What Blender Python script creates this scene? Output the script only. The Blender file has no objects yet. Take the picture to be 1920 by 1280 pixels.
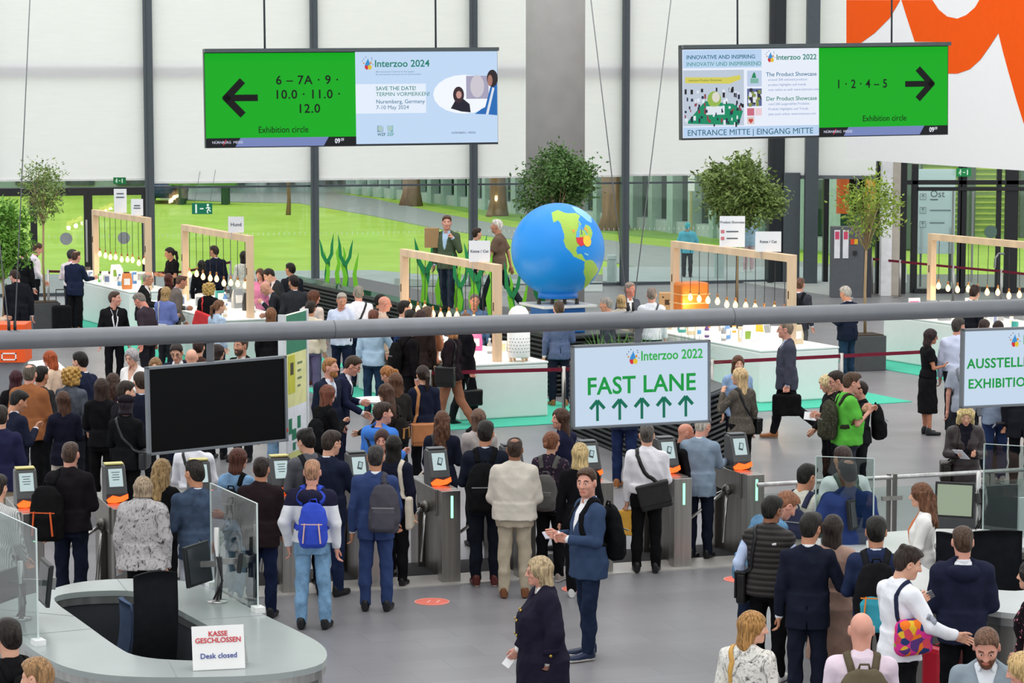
import bpy, math, random
import numpy as np
from mathutils import Matrix, Vector
random.seed(7)
SC = bpy.context.scene
COL = SC.collection
# ------------------------------------------------------------------ camera, daylight, exposure
CAMH, PITCH, FPX = 5.6, math.radians(5.83), 4800.0
cam = bpy.data.cameras.new('camera')
cam.sensor_width = 36.0
cam.lens = 36.0 * FPX / 1920.0
cam.clip_start = 0.5
cam.clip_end = 600
cam_o = bpy.data.objects.new('camera', cam)
COL.objects.link(cam_o)
cam_o.location = (0, 0, CAMH)
cam_o.rotation_euler = (math.pi / 2 - PITCH, 0, 0)
SC.camera = cam_o
world = bpy.data.worlds.new('overcast_sky')
SC.world = world
world.use_nodes = True
_nt = world.node_tree
_bg = _nt.nodes['Background']
_tc = _nt.nodes.new('ShaderNodeTexCoord')
_sp = _nt.nodes.new('ShaderNodeSeparateXYZ')
_rp = _nt.nodes.new('ShaderNodeValToRGB')
_nt.links.new(_tc.outputs['Generated'], _sp.inputs[0])
_nt.links.new(_sp.outputs['Z'], _rp.inputs[0])
_rp.color_ramp.elements[0].position = 0.0
_rp.color_ramp.elements[0].color = (0.90, 0.94, 0.96, 1)
_rp.color_ramp.elements[1].position = 0.8
_rp.color_ramp.elements[1].color = (1.0, 1.0, 1.0, 1)
_nt.links.new(_rp.outputs[0], _bg.inputs[0])
_bg.inputs[1].default_value = 1.18
_sl = bpy.data.lights.new('overhead_fill', 'AREA')  # unseen area lamp, added overhead for soft downward shadows
_sl.shape = 'RECTANGLE'
_sl.size, _sl.size_y, _sl.energy = 34, 46, 3800
_sl.color = (1.0, 0.985, 0.96)
_so = bpy.data.objects.new('overhead_fill', _sl)
COL.objects.link(_so)
_so.location = (0, 40, 24)
SC.view_settings.view_transform = 'Standard'
try:
    SC.view_settings.look = 'None'
except Exception:
    pass
SC.view_settings.exposure = 0.12
SC.view_settings.gamma = 1.0
SC.view_settings.use_curve_mapping = False
try:
    SC.cycles.transparent_max_bounces = 24
    SC.cycles.max_bounces = 6
    SC.cycles.caustics_reflective = False
    SC.cycles.caustics_refractive = False
except Exception:
    pass
# ------------------------------------------------------------------ photo pixels (1920x1280) to points of the place
def ray(px, py):
    u, v = (px - 960) / FPX, (640 - py) / FPX
    c, s = math.cos(PITCH), math.sin(PITCH)
    return Vector((u, c + v * s, -s + v * c))
def atz(px, py, z=0.0):
    d = ray(px, py)
    return Vector((0, 0, CAMH)) + d * ((z - CAMH) / d.z)
def atd(px, py, Y):
    d = ray(px, py)
    return Vector((0, 0, CAMH)) + d * (Y / d.y)
# ------------------------------------------------------------------ materials
def lin(c):
    if isinstance(c, str):
        c = [int(c[i:i + 2], 16) / 255 for i in (0, 2, 4)]
    return tuple((x / 12.92 if x <= .04045 else ((x + .055) / 1.055) ** 2.4) for x in c)
MATS = {}
def nodes(name):
    m = bpy.data.materials.new(name)
    m.use_nodes = True
    return m, m.node_tree, m.node_tree.nodes['Principled BSDF']
def ramp(nt, stops, inter='LINEAR'):
    r = nt.nodes.new('ShaderNodeValToRGB')
    r.color_ramp.interpolation = inter
    e = r.color_ramp.elements
    while len(e) < len(stops):
        e.new(0.5)
    for q, (p, c) in zip(e, stops):
        q.position = p
        q.color = (*c, 1)
    return r
def tex(nt, kind, scale, stretch=None, coord='Object', **kw):
    t = nt.nodes.new(kind)
    tc = nt.nodes.new('ShaderNodeTexCoord')
    mp = nt.nodes.new('ShaderNodeMapping')
    nt.links.new(tc.outputs[coord], mp.inputs[0])
    nt.links.new(mp.outputs[0], t.inputs['Vector'])
    if stretch:
        mp.inputs['Scale'].default_value = stretch
    t.inputs['Scale'].default_value = scale
    for k, v in kw.items():
        t.inputs[k.replace('_', ' ')].default_value = v
    return t
def bump(nt, b, height, strength, dist=.01):
    n = nt.nodes.new('ShaderNodeBump')
    n.inputs['Strength'].default_value = strength
    n.inputs['Distance'].default_value = dist
    nt.links.new(height, n.inputs['Height'])
    nt.links.new(n.outputs[0], b.inputs['Normal'])
def mat(col, rough=.55, metal=0.0, vary=.08, scale=6, stretch=None, spec=.4, bmp=0.0, emit=None, key=None):
    k = ('m', col, rough, metal, vary, scale, stretch, spec, bmp, emit)
    if k in MATS:
        return MATS[k]
    c = lin(col)
    m, nt, b = nodes('surface_' + (col if isinstance(col, str) else 'mix'))
    b.inputs['Roughness'].default_value = rough
    b.inputs['Metallic'].default_value = metal
    b.inputs['Specular IOR Level'].default_value = spec
    n = tex(nt, 'ShaderNodeTexNoise', scale, stretch, Detail=4.0)
    r = ramp(nt, [(.3, [x * (1 - vary) for x in c]), (.7, [min(1, x * (1 + vary)) for x in c])])
    nt.links.new(n.outputs['Fac'], r.inputs[0])
    nt.links.new(r.outputs[0], b.inputs['Base Color'])
    if bmp:
        bump(nt, b, n.outputs['Fac'], bmp)
    if emit:
        b.inputs['Emission Strength'].default_value = emit
        b.inputs['Emission Color'].default_value = (*c, 1)
    MATS[k] = m
    return m
def glow(col, s):
    k = ('g', col, s)
    if k not in MATS:
        m, nt, b = nodes('lit_' + col)
        b.inputs['Base Color'].default_value = (.01, .01, .01, 1)
        b.inputs['Roughness'].default_value = .5
        b.inputs['Specular IOR Level'].default_value = .12
        b.inputs['Emission Color'].default_value = (*lin(col), 1)
        b.inputs['Emission Strength'].default_value = s
        MATS[k] = m
    return MATS[k]
def glass(tint='eaf6f2', refl=.06, key='g'):
    k = ('glass', tint, refl)
    if k not in MATS:
        m = bpy.data.materials.new('glass_' + tint)
        m.use_nodes = True
        nt = m.node_tree
        nt.nodes.clear()
        o = nt.nodes.new('ShaderNodeOutputMaterial')
        t = nt.nodes.new('ShaderNodeBsdfTransparent')
        t.inputs[0].default_value = (*lin(tint), 1)
        g = nt.nodes.new('ShaderNodeBsdfGlossy')
        g.inputs['Roughness'].default_value = .02
        mx = nt.nodes.new('ShaderNodeMixShader')
        lw = nt.nodes.new('ShaderNodeLayerWeight')
        lw.inputs[0].default_value = .25
        mm = nt.nodes.new('ShaderNodeMath')
        mm.operation = 'MULTIPLY_ADD'
        mm.inputs[1].default_value = .28
        mm.inputs[2].default_value = refl
        nt.links.new(lw.outputs['Fresnel'], mm.inputs[0])
        nt.links.new(mm.outputs[0], mx.inputs[0])
        nt.links.new(t.outputs[0], mx.inputs[1])
        nt.links.new(g.outputs[0], mx.inputs[2])
        nt.links.new(mx.outputs[0], o.inputs[0])
        MATS[k] = m
    return MATS[k]
def steel(col='a9aaa8', rough=.32):
    k = ('steel', col, rough)
    if k not in MATS:
        m, nt, b = nodes('brushed_steel')
        b.inputs['Metallic'].default_value = .85
        b.inputs['Roughness'].default_value = rough
        n = tex(nt, 'ShaderNodeTexNoise', 14, (1, 1, .06), Detail=6.0)
        c = lin(col)
        r = ramp(nt, [(.3, [x * .8 for x in c]), (.7, [min(1, x * 1.15) for x in c])])
        nt.links.new(n.outputs['Fac'], r.inputs[0])
        nt.links.new(r.outputs[0], b.inputs['Base Color'])
        bump(nt, b, n.outputs['Fac'], .04)
        MATS[k] = m
    return MATS[k]
def fabric(col, kind='plain', col2=None, rough=.85):
    k = ('f', col, kind, col2, rough)
    if k in MATS:
        return MATS[k]
    c = [x * (.62 + .38 * min(1, max(lin(col)) * 2.2)) for x in lin(col)]
    g_ = sum(c) / 3
    c = [x * .86 + g_ * .14 for x in c]
    c2 = lin(col2) if col2 else [x * .6 for x in c]
    m, nt, b = nodes('cloth_' + kind)
    b.inputs['Roughness'].default_value = .4 if kind in ('leather', 'puffer') else rough
    b.inputs['Specular IOR Level'].default_value = .35 if kind == 'leather' else .07
    try:
        b.inputs['Sheen Weight'].default_value = 0
    except Exception:
        pass
    n = tex(nt, 'ShaderNodeTexNoise', 9, Detail=5.0, Roughness=.6)
    hi = [min(1, x * 1.08 + .003) for x in c]
    lo = [x * .92 for x in c]
    src, base = n.outputs['Fac'], ramp(nt, [(.3, lo), (.7, hi)])
    fine = tex(nt, 'ShaderNodeTexNoise', 55, (1, 1, .5), Detail=3.0)
    if kind == 'denim':
        base = ramp(nt, [(.3, [x * .7 for x in c]), (.62, [min(1, x * 1.3) for x in c])])
    elif kind == 'floral':
        v = tex(nt, 'ShaderNodeTexVoronoi', 26)
        base = ramp(nt, [(.0, c2), (.22, c2), (.3, c), (1, lo)])
        src = v.outputs['Distance']
    elif kind == 'print':
        w = tex(nt, 'ShaderNodeTexNoise', 10, (1, 1, .7), Detail=8.0, Roughness=.75, Distortion=2.0)
        base = ramp(nt, [(.36, c2), (.43, [x * .55 for x in c]), (.5, hi), (.58, lo), (.63, c2)])
        src = w.outputs['Fac']
    elif kind in ('stripe', 'puffer', 'rib'):
        w = tex(nt, 'ShaderNodeTexWave', {'stripe': 20, 'puffer': 6.0, 'rib': 30}[kind], Distortion=.3)
        w.bands_direction = 'X' if kind == 'stripe' else 'Z'
        base = ramp(nt, [(.15, c2), (.5, hi)])
        src = w.outputs['Fac']
        fine = w if kind != 'stripe' else fine
    elif kind == 'check':
        w = tex(nt, 'ShaderNodeTexBrick', 14)
        w.inputs['Color1'].default_value = (*c, 1)
        w.inputs['Color2'].default_value = (*[x * 1.1 for x in c], 1)
        w.inputs['Mortar'].default_value = (*c2, 1)
        w.offset = 0
        nt.links.new(w.outputs['Color'], b.inputs['Base Color'])
        base = None
    elif kind == 'camo':
        base = ramp(nt, [(0, c), (.44, c2), (.52, [x * 1.5 for x in c]), (.6, c2)], 'CONSTANT')
        n.inputs['Scale'].default_value = 22
    elif kind == 'patch':
        v = tex(nt, 'ShaderNodeTexVoronoi', 15)
        sx = nt.nodes.new('ShaderNodeSeparateXYZ')
        nt.links.new(v.outputs['Color'], sx.inputs[0])
        src = sx.outputs['X']
        base = ramp(nt, [(0, lin('d83a8c')), (.2, lin('e8772c')), (.38, lin('5c3a78')), (.52, lin('e0b63a')), (.66, lin('2f3d6e')), (.8, lin('d2495a')), (.92, lin('8aa34a'))], 'CONSTANT')
    if base:
        nt.links.new(src, base.inputs[0])
        nt.links.new(base.outputs[0], b.inputs['Base Color'])
    bump(nt, b, (fine.outputs['Fac'] if 'Fac' in fine.outputs else n.outputs['Fac']), .5 if kind == 'puffer' else .25, .02 if kind == 'puffer' else .006)
    MATS[k] = m
    return m
def hairmat(col):
    k = ('h', col)
    if k not in MATS:
        c = lin(col)
        m, nt, b = nodes('hair_' + col)
        b.inputs['Roughness'].default_value = .42
        b.inputs['Specular IOR Level'].default_value = .18
        n = tex(nt, 'ShaderNodeTexNoise', 80, (1, 1, .1), Detail=5.0, Roughness=.6)
        r = ramp(nt, [(.36, [x * .4 for x in c]), (.66, [min(1, x * 1.5 + .012) for x in c])])  # bright end raised: strand highlights are put into the hair colour
        nt.links.new(n.outputs['Fac'], r.inputs[0])
        nt.links.new(r.outputs[0], b.inputs['Base Color'])
        bump(nt, b, n.outputs['Fac'], .8, .01)
        MATS[k] = m
    return MATS[k]
def skinmat(col):
    k = ('s', col)
    if k not in MATS:
        c = lin(col)
        m, nt, b = nodes('skin_' + col)
        b.inputs['Roughness'].default_value = .5
        n = tex(nt, 'ShaderNodeTexNoise', 12, Detail=3.0)
        r = ramp(nt, [(.3, [c[0] * .95, c[1] * .86, c[2] * .84]), (.7, [min(1, x * 1.08) for x in c])])
        nt.links.new(n.outputs['Fac'], r.inputs[0])
        nt.links.new(r.outputs[0], b.inputs['Base Color'])
        MATS[k] = m
    return MATS[k]
# ------------------------------------------------------------------ objects
def wm(o):
    m = o.matrix_basis.copy()
    return wm(o.parent) @ m if o.parent else m
def tag(o, label=None, cat=None, group=None, kind=None):
    if label: o['label'] = label
    if cat: o['category'] = cat
    if group: o['group'] = group
    if kind: o['kind'] = kind
    return o
def thing(name, label, cat, loc=(0, 0, 0), rz=0.0, group=None, sc=None):
    o = bpy.data.objects.new(name, None)
    o.empty_display_size = .1
    o.location = loc
    o.rotation_euler = (0, 0, rz)
    if sc: o.scale = (sc, sc, sc)
    COL.objects.link(o)
    return tag(o, label, cat, group)
def mesh_obj(name, V, F, mats, parent=None, mi=None, smooth=True, local=False):
    """V: n x 3 world points (or points in the parent's space when local)"""
    V = np.asarray(V, dtype=float).reshape(-1, 3)
    if parent is not None and not local:
        M = np.array(wm(parent).inverted())
        V = V @ M[:3, :3].T + M[:3, 3]
    me = bpy.data.meshes.new(name)
    if isinstance(F, np.ndarray):
        me.vertices.add(len(V))
        me.vertices.foreach_set('co', V.astype(np.float32).ravel())
        k = F.shape[1]
        me.loops.add(F.size)
        me.loops.foreach_set('vertex_index', F.astype(np.int32).ravel())
        me.polygons.add(len(F))
        me.polygons.foreach_set('loop_start', np.arange(0, F.size, k, dtype=np.int32))
        me.update(calc_edges=True)
    else:
        me.from_pydata(V.tolist(), [], [list(f) for f in F])
    for m in (mats if isinstance(mats, (list, tuple)) else [mats]):
        me.materials.append(m)
    if mi is not None:
        me.polygons.foreach_set('material_index', np.asarray(mi, dtype=np.int32))
    if smooth:
        me.polygons.foreach_set('use_smooth', np.ones(len(me.polygons), dtype=bool))
    me.update()
    o = bpy.data.objects.new(name, me)
    COL.objects.link(o)
    if parent is not None:
        o.parent = parent
    return o
class MB:
    """collects boxes, bars and tubes that become ONE mesh object"""
    def __init__(s, M=None):
        s.v, s.f, s.m, s.M, s.cur = [], [], [], M or Matrix.Identity(4), 0
    def _add(s, vs, fs):
        n = len(s.v)
        s.v += [tuple(s.M @ Vector(p)) for p in vs]
        s.f += [[i + n for i in f] for f in fs]
        s.m += [s.cur] * len(fs)
        return s
    def mat(s, i):
        s.cur = i
        return s
    def box(s, c, d, rz=0.0, R=None):
        x, y, z = d[0] / 2, d[1] / 2, d[2] / 2
        R = R or Matrix.Rotation(rz, 3, 'Z')
        vs = [Vector(c) + R @ Vector((a * x, b * y, e * z)) for a in (-1, 1) for b in (-1, 1) for e in (-1, 1)]
        return s._add(vs, [(0, 1, 3, 2), (4, 6, 7, 5), (0, 4, 5, 1), (2, 3, 7, 6), (0, 2, 6, 4), (1, 5, 7, 3)])
    def bar(s, a, b, w, h=None, up=(0, 0, 1)):
        """box beam from a to b, w across, h along up"""
        a, b = Vector(a), Vector(b)
        h = h or w
        d = (b - a).normalized()
        u = Vector(up)
        if abs(d.dot(u)) > .99:
            u = Vector((0, 1, 0))
        r = d.cross(u).normalized()
        u = r.cross(d)
        vs = [p + r * (i * w / 2) + u * (j * h / 2) for p in (a, b) for i, j in ((-1, -1), (1, -1), (1, 1), (-1, 1))]
        return s._add(vs, [(3, 2, 1, 0), (4, 5, 6, 7), (0, 1, 5, 4), (1, 2, 6, 5), (2, 3, 7, 6), (3, 0, 4, 7)])
    def tube(s, pts, r, n=10, cap=True):
        pts = [Vector(p) for p in pts]
        rs = r if isinstance(r, (list, tuple)) else [r] * len(pts)
        vs, fs = [], []
        pu = None
        for i, p in enumerate(pts):
            d = (pts[min(i + 1, len(pts) - 1)] - pts[max(i - 1, 0)])
            d = d.normalized() if d.length > 1e-9 else Vector((0, 0, 1))
            u = pu if pu is not None else (Vector((1, 0, 0)) if abs(d.x) < .9 else Vector((0, 1, 0)))
            u = (u - d * u.dot(d)).normalized()
            pu = u
            w = d.cross(u)
            vs += [p + (u * math.cos(2 * math.pi * k / n) + w * math.sin(2 * math.pi * k / n)) * rs[i] for k in range(n)]
        for i in range(len(pts) - 1):
            for k in range(n):
                a, b = i * n + k, i * n + (k + 1) % n
                fs.append((a, b, b + n, a + n))
        if cap:
            fs.append(tuple(range(n - 1, -1, -1)))
            fs.append(tuple(range((len(pts) - 1) * n, len(pts) * n)))
        return s._add(vs, fs)
    def lathe(s, prof, c=(0, 0, 0), n=24):
        vs = [(c[0] + r * math.cos(2 * math.pi * k / n), c[1] + r * math.sin(2 * math.pi * k / n), c[2] + z) for r, z in prof for k in range(n)]
        fs = [(i * n + k, i * n + (k + 1) % n, (i + 1) * n + (k + 1) % n, (i + 1) * n + k) for i in range(len(prof) - 1) for k in range(n)]
        fs.append(tuple(range(n - 1, -1, -1)))
        fs.append(tuple(range((len(prof) - 1) * n, len(prof) * n)))
        return s._add(vs, fs)
    def prism(s, poly, z0, z1):
        n = len(poly)
        ar = sum(poly[i][0] * poly[(i + 1) % n][1] - poly[(i + 1) % n][0] * poly[i][1] for i in range(n))
        if ar < 0:
            poly = poly[::-1]
        vs = [(p[0], p[1], z0) for p in poly] + [(p[0], p[1], z1) for p in poly]
        fs = [tuple(range(n - 1, -1, -1)), tuple(range(n, 2 * n))] + [(i, (i + 1) % n, n + (i + 1) % n, n + i) for i in range(n)]
        return s._add(vs, fs)
    def quad(s, *p):
        return s._add(p, [tuple(range(len(p)))])
    def ball(s, c, r, n=12, m=8):
        r = r if isinstance(r, (tuple, list)) else (r, r, r)
        vs = [(c[0], c[1], c[2] - r[2])]
        for i in range(1, m):
            t = math.pi * i / m
            for k in range(n):
                a = 2 * math.pi * k / n
                vs.append((c[0] + r[0] * math.sin(t) * math.cos(a), c[1] + r[1] * math.sin(t) * math.sin(a), c[2] - r[2] * math.cos(t)))
        vs.append((c[0], c[1], c[2] + r[2]))
        L = len(vs) - 1
        fs = [(0, 1 + (k + 1) % n, 1 + k) for k in range(n)]
        for i in range(m - 2):
            fs += [(1 + i * n + k, 1 + i * n + (k + 1) % n, 1 + (i + 1) * n + (k + 1) % n, 1 + (i + 1) * n + k) for k in range(n)]
        b = 1 + (m - 2) * n
        fs += [(b + k, b + (k + 1) % n, L) for k in range(n)]
        return s._add(vs, fs)
    def build(s, name, mats, parent=None, smooth=False, bev=0.0):
        o = mesh_obj(name, s.v, s.f, mats, parent, s.m, smooth)
        if bev:
            b = o.modifiers.new('bevel', 'BEVEL')
            b.width, b.segments, b.limit_method = bev, 2, 'ANGLE'
        return o
def struct(o):
    o['kind'] = 'structure'
    return o
def panelM(o, ex, ez):
    """matrix whose x runs along ex, z along ez, y into the panel"""
    ex, ez = Vector(ex).normalized(), Vector(ez)
    ez = (ez - ex * ez.dot(ex)).normalized()
    ey = ez.cross(ex)
    return Matrix.Translation(o) @ Matrix((ex, ey, ez)).transposed().to_4x4()
def text(s, M, x, z, size, m, parent, name='lettering', align='LEFT', bold=0.0, sx=1.0, off=-.004, space=1.0, shear=0.0):
    """writing on the face of a panel (x along, z up, drawn towards the viewer)"""
    if s[0] == '~':          # a line too blurred to read
        w = len(s) * size * .45
        x += {'LEFT': w / 2, 'CENTER': 0}[align]
        return MB(M).box((x, off, z), (w, .003, size * .45)).build(name, m, parent)
    c = bpy.data.curves.new(name, 'FONT')
    c.body = s
    c.size = size
    c.align_x = align
    c.align_y = 'CENTER'
    c.offset = 0 if 'M' in s else bold * size
    c.extrude = .0012
    c.space_character = space
    c.shear = shear
    c.resolution_u = 3
    c.materials.append(m)
    o = bpy.data.objects.new(name, c)
    COL.objects.link(o)
    L = M @ Matrix.Translation((x, off, z)) @ Matrix.Rotation(math.pi / 2, 4, 'X') @ Matrix.Diagonal((sx, 1, 1, 1))
    if parent is not None:
        o.parent = parent
        L = wm(parent).inverted() @ L
    o.matrix_basis = L
    return o
def tree_copy(o, parent=None):
    c = o.copy()
    COL.objects.link(c)
    c.parent = parent
    for ch in list(o.children):
        tree_copy(ch, c)
    return c
# ------------------------------------------------------------------ setting: floor, facade, doors
E = Vector((.947, .321, 0)).normalized()      # direction of the turnstile row and of the pipe above it
N = Vector((-E.y, E.x, 0))                    # away from the viewer, square to the row
def floor_mat():
    m, nt, b = nodes('grey_floor_tiles')
    br = tex(nt, 'ShaderNodeTexBrick', 1.0)
    br.inputs['Color1'].default_value = (*lin('88878b'), 1)
    br.inputs['Color2'].default_value = (*lin('919094'), 1)
    br.inputs['Mortar'].default_value = (*lin('7a797e'), 1)
    br.inputs['Mortar Size'].default_value = .004
    br.inputs['Brick Width'].default_value = .9
    br.inputs['Row Height'].default_value = .45
    br.inputs['Vector'].links[0].from_node.inputs['Rotation'].default_value = (0, 0, -math.atan2(E.y, E.x))
    n = tex(nt, 'ShaderNodeTexNoise', .9, Detail=5.0)
    mx = nt.nodes.new('ShaderNodeMixRGB')
    mx.blend_type = 'MULTIPLY'
    mx.inputs[0].default_value = .35
    nt.links.new(br.outputs['Color'], mx.inputs[1])
    nt.links.new(n.outputs['Fac'], mx.inputs[2])
    nt.links.new(mx.outputs[0], b.inputs['Base Color'])
    b.inputs['Roughness'].default_value = .36
    b.inputs['Specular IOR Level'].default_value = .55
    return m
mb = MB()
mb.box((0, 42, -.1), (60, 64, .2))
struct(mb.build('floor', floor_mat()))
M_COL = mat('4d555b', .45, .2, .05)
M_BLACK = mat('1d1e20', .4, 0, .05)
M_GREY = mat('5a6066', .5, 0, .05)
M_WHITE = mat('f2f2f0', .4, 0, .02)
M_PIPE = mat('7d8085', .38, .35, .05)
def blind_mat(c=None):
    m = bpy.data.materials.new('white_roller_blind')
    m.use_nodes = True
    nt = m.node_tree
    nt.nodes.clear()
    o = nt.nodes.new('ShaderNodeOutputMaterial')
    d = nt.nodes.new('ShaderNodeBsdfDiffuse')
    t = nt.nodes.new('ShaderNodeBsdfTranslucent')
    x = nt.nodes.new('ShaderNodeMixShader')
    x.inputs[0].default_value = .55
    n = tex(nt, 'ShaderNodeTexNoise', 2.0, (1, 1, 9), Detail=3.0)
    r = ramp(nt, [(.3, c or (.955, .955, .955)), (.7, c or (.98, .98, .98))])
    nt.links.new(n.outputs['Fac'], r.inputs[0])
    for q in (d, t):
        nt.links.new(r.outputs[0], q.inputs[0])
    nt.links.new(d.outputs[0], x.inputs[1])
    nt.links.new(t.outputs[0], x.inputs[2])
    nt.links.new(x.outputs[0], o.inputs[0])
    return m
M_BLIND = blind_mat()
M_PANE = glass('f5fbf9', .035)
def facY(X):                                   # the long glass front
    return 67.0 + .235 * (X + 9.5) if X < 9 else 71.3
def facX(px):
    X = 0.0
    for _ in range(6):
        X = (px - 960) / FPX * (facY(X) * math.cos(PITCH) + .3)
    return X
TOPZ = 13.0
cols = [(-25, .20), (281, .21), (590, .18), (887, .19), (1171, .18), (1453, .44)]
pts = []
for i, (px, w) in enumerate(cols):
    x = facX(px)
    y = facY(x)
    pts.append((x, y))
    mb = MB()
    mb.box((x, y, TOPZ / 2), (w, .35, TOPZ), .23)
    mb.box((x - w * .3, y - .2, TOPZ / 2), (w * .3, .1, TOPZ), .23)
    struct(mb.build('trim_%d' % (i + 1), M_COL if i < 5 else mat('22262a', .45), bev=.01))
blindz = [3.02, 2.93, 2.98, 3.0, 3.02]
for i in range(5):
    (x0, y0), (x1, y1) = pts[i], pts[i + 1]
    w = tag(thing('window_%d' % (i + 1), None, None, (x0, y0, 0)), kind='structure')
    d = Vector((x1 - x0, y1 - y0, 0)).normalized()
    nn = Vector((-d.y, d.x, 0))
    a, b = Vector((x0, y0, 0)) + d * .08, Vector((x1, y1, 0)) - d * .08
    mb = MB()
    mb.bar(a + Vector((0, 0, 1.5)) + nn * .1, b + Vector((0, 0, 1.5)) + nn * .1, .02, 3.0)
    mb.build('pane', M_PANE, w)
    mb = MB()
    for k in range(int((b - a).length / .14)):
        mb.box(a + d * (.1 + .14 * k) + nn * .085 + Vector((0, 0, 1.54)), (.012, .004, .07))
    mb.build('glass_marks', mat('e4eee4', .5), w)
    mb = MB()
    z0 = blindz[i]
    mb.bar(a + Vector((0, 0, (z0 + TOPZ) / 2)) - nn * .02, b + Vector((0, 0, (z0 + TOPZ) / 2)) - nn * .02, .006, TOPZ - z0)
    mb.build('blind', M_BLIND, w)
    mb = MB()
    mb.bar(a + Vector((0, 0, z0)) - nn * .03, b + Vector((0, 0, z0)) - nn * .03, .05, .05)
    mb.build('blind_rail', mat('d9dad8', .4), w)
    mb = MB()
    mb.bar(a + Vector((0, 0, 2.8)) + nn * .1, b + Vector((0, 0, 2.8)) + nn * .1, .06, .05)
    mb.bar(a + Vector((0, 0, .04)) + nn * .1, b + Vector((0, 0, .04)) + nn * .1, .08, .08)
    mb.bar(a + Vector((0, 0, 5.8)) + nn * .1, b + Vector((0, 0, 5.8)) + nn * .1, .1, .32)
    mb.build('frame', M_COL, w)
# left doors in the first bay
dl = tag(thing('door_1', None, None, (pts[0][0], pts[0][1], 0)), kind='structure')
mb = MB()
for px, ww in ((166, .22), (64, .17), (272, .16)):
    x = facX(px)
    mb.box((x, facY(x) - .12, 1.36), (ww, .14, 2.72), .23)
xa, xb = facX(0), facX(276)
mb.bar((xa, facY(xa) - .12, 2.72), (xb, facY(xb) - .12, 2.72), .14, .2)
mb.build('door_frame', M_BLACK, dl)
for px in (124, 232):
    x = facX(px)
    mb = MB()
    mb.tube([(x, facY(x) - .1, 1.5), (x + .003, facY(x) - .13, 1.5)], .16, 24)
    mb.build('warning_dot', mat('8b9091', .5), dl)
    mb = MB()
    mb.bar((x + .55, facY(x) - .2, .9), (x + .55, facY(x) - .2, 2.0), .05)
    mb.build('door_handle', steel(), dl)
mb = MB()
x = facX(228)
mb.box((x, facY(x) - .3, 3.0), (.32, .05, .17))
es = tag(mb.build('exit_sign', glow('1f8a4c', .55)), 'small green exit sign hung over the left glass doors', 'exit sign')
def pictogram(M, s, parent, white):
    """running figure, arrow and door of an escape sign"""
    q = MB(M)
    q.box((.42 * s, -.004, .0), (.12 * s, .004, .62 * s))
    q.box((.02 * s, -.004, .0), (.26 * s, .004, .09 * s))
    q.ball((-.42 * s, -.004, .26 * s), (.09 * s, .002, .09 * s), 10, 6)
    for a, b in (((-.42, .15), (-.47, -.05)), ((-.47, -.05), (-.36, -.17)), ((-.36, -.17), (-.42, -.33)), ((-.47, -.05), (-.62, -.2)), ((-.43, .12), (-.28, .02)), ((-.45, .1), (-.6, .02))):
        q.bar((a[0] * s, -.004, a[1] * s), (b[0] * s, -.004, b[1] * s), .004, .075 * s, (0, 0, 1))
    return q.build('pictogram', white, parent)
pictogram(panelM((x, facY(x) - .33, 3.0), (-1, 0, 0), (0, 0, 1)) @ Matrix.Rotation(math.pi, 4, 'Z'), .17, es, glow('e8fff0', .8))
# second escape sign further along, hung in front of the glass
p = atd(379, 391, 66)
mb = MB()
mb.box(p, (.52, .05, .28))
es = tag(mb.build('exit_sign', glow('15916a', .5)), 'green and white escape route sign hung before the lawn', 'exit sign')
pictogram(panelM(p + Vector((0, -.03, 0)), (1, 0, 0), (0, 0, 1)) @ Matrix.Diagonal((-1, 1, 1, 1)), .36, es, glow('e8fff0', .8))
mb = MB()
for dx in (-.2, .2):
    mb.tube([p + Vector((dx, 0, .14)), p + Vector((dx, 1.36, .95))], .006, 5)
mb.build('hanger', M_COL, es)
# right end of the front: panels, pillar, beige column
def vbar(name, px, Y, w, z0, z1, m, dep=.3, kind='structure', zc=None):
    q = MB()
    x = (px - 960) / FPX * (Y * math.cos(PITCH) + .3)
    q.box((x, Y, (z0 + z1) / 2), (w, dep, z1 - z0))
    return tag(q.build(name, m, bev=.01), kind=kind)
vbar('trim_7', 1484, 70.9, .46, 0, 3.05, mat('4a5258', .45))
vbar('trim_8', 1521, 70.6, .36, 0, 13, M_COL)
vbar('trim_9', 1549, 71.0, .14, 0, 3.0, M_BLACK)
vbar('trim_10', 1649, 67.4, .16, 0, 3.6, M_BLACK)
vbar('trim_11', 1662, 66.6, .28, 0, 3.6, mat('efeff0', .5))
vbar('trim_12', 1677, 66.75, .28, 0, 3.6, mat('bdb5a8', .6))
vbar('trim_13', 1692, 67.3, .2, 0, 3.6, M_BLACK)
w6 = tag(thing('window_6', None, None, (8, 71.2, 0)), kind='structure')
mb = MB()
xa, xb = facX(1470) * 1.0, 10.6
mb.bar((7.5, 71.1, 1.5), (xb, 71.1, 1.5), .02, 3.0)
mb.build('pane', M_PANE, w6)
mb = MB()
mb.bar((7.4, 71.0, 8.0), (10.3, 70.6, 8.0), .008, 10.05)
mb.build('blind', M_BLIND, w6)
mb = MB()
mb.bar((7.4, 70.95, 2.93), (10.6, 70.7, 2.93), .1, .1)
mb.build('frame', mat('6b7175', .4), w6)
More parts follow.
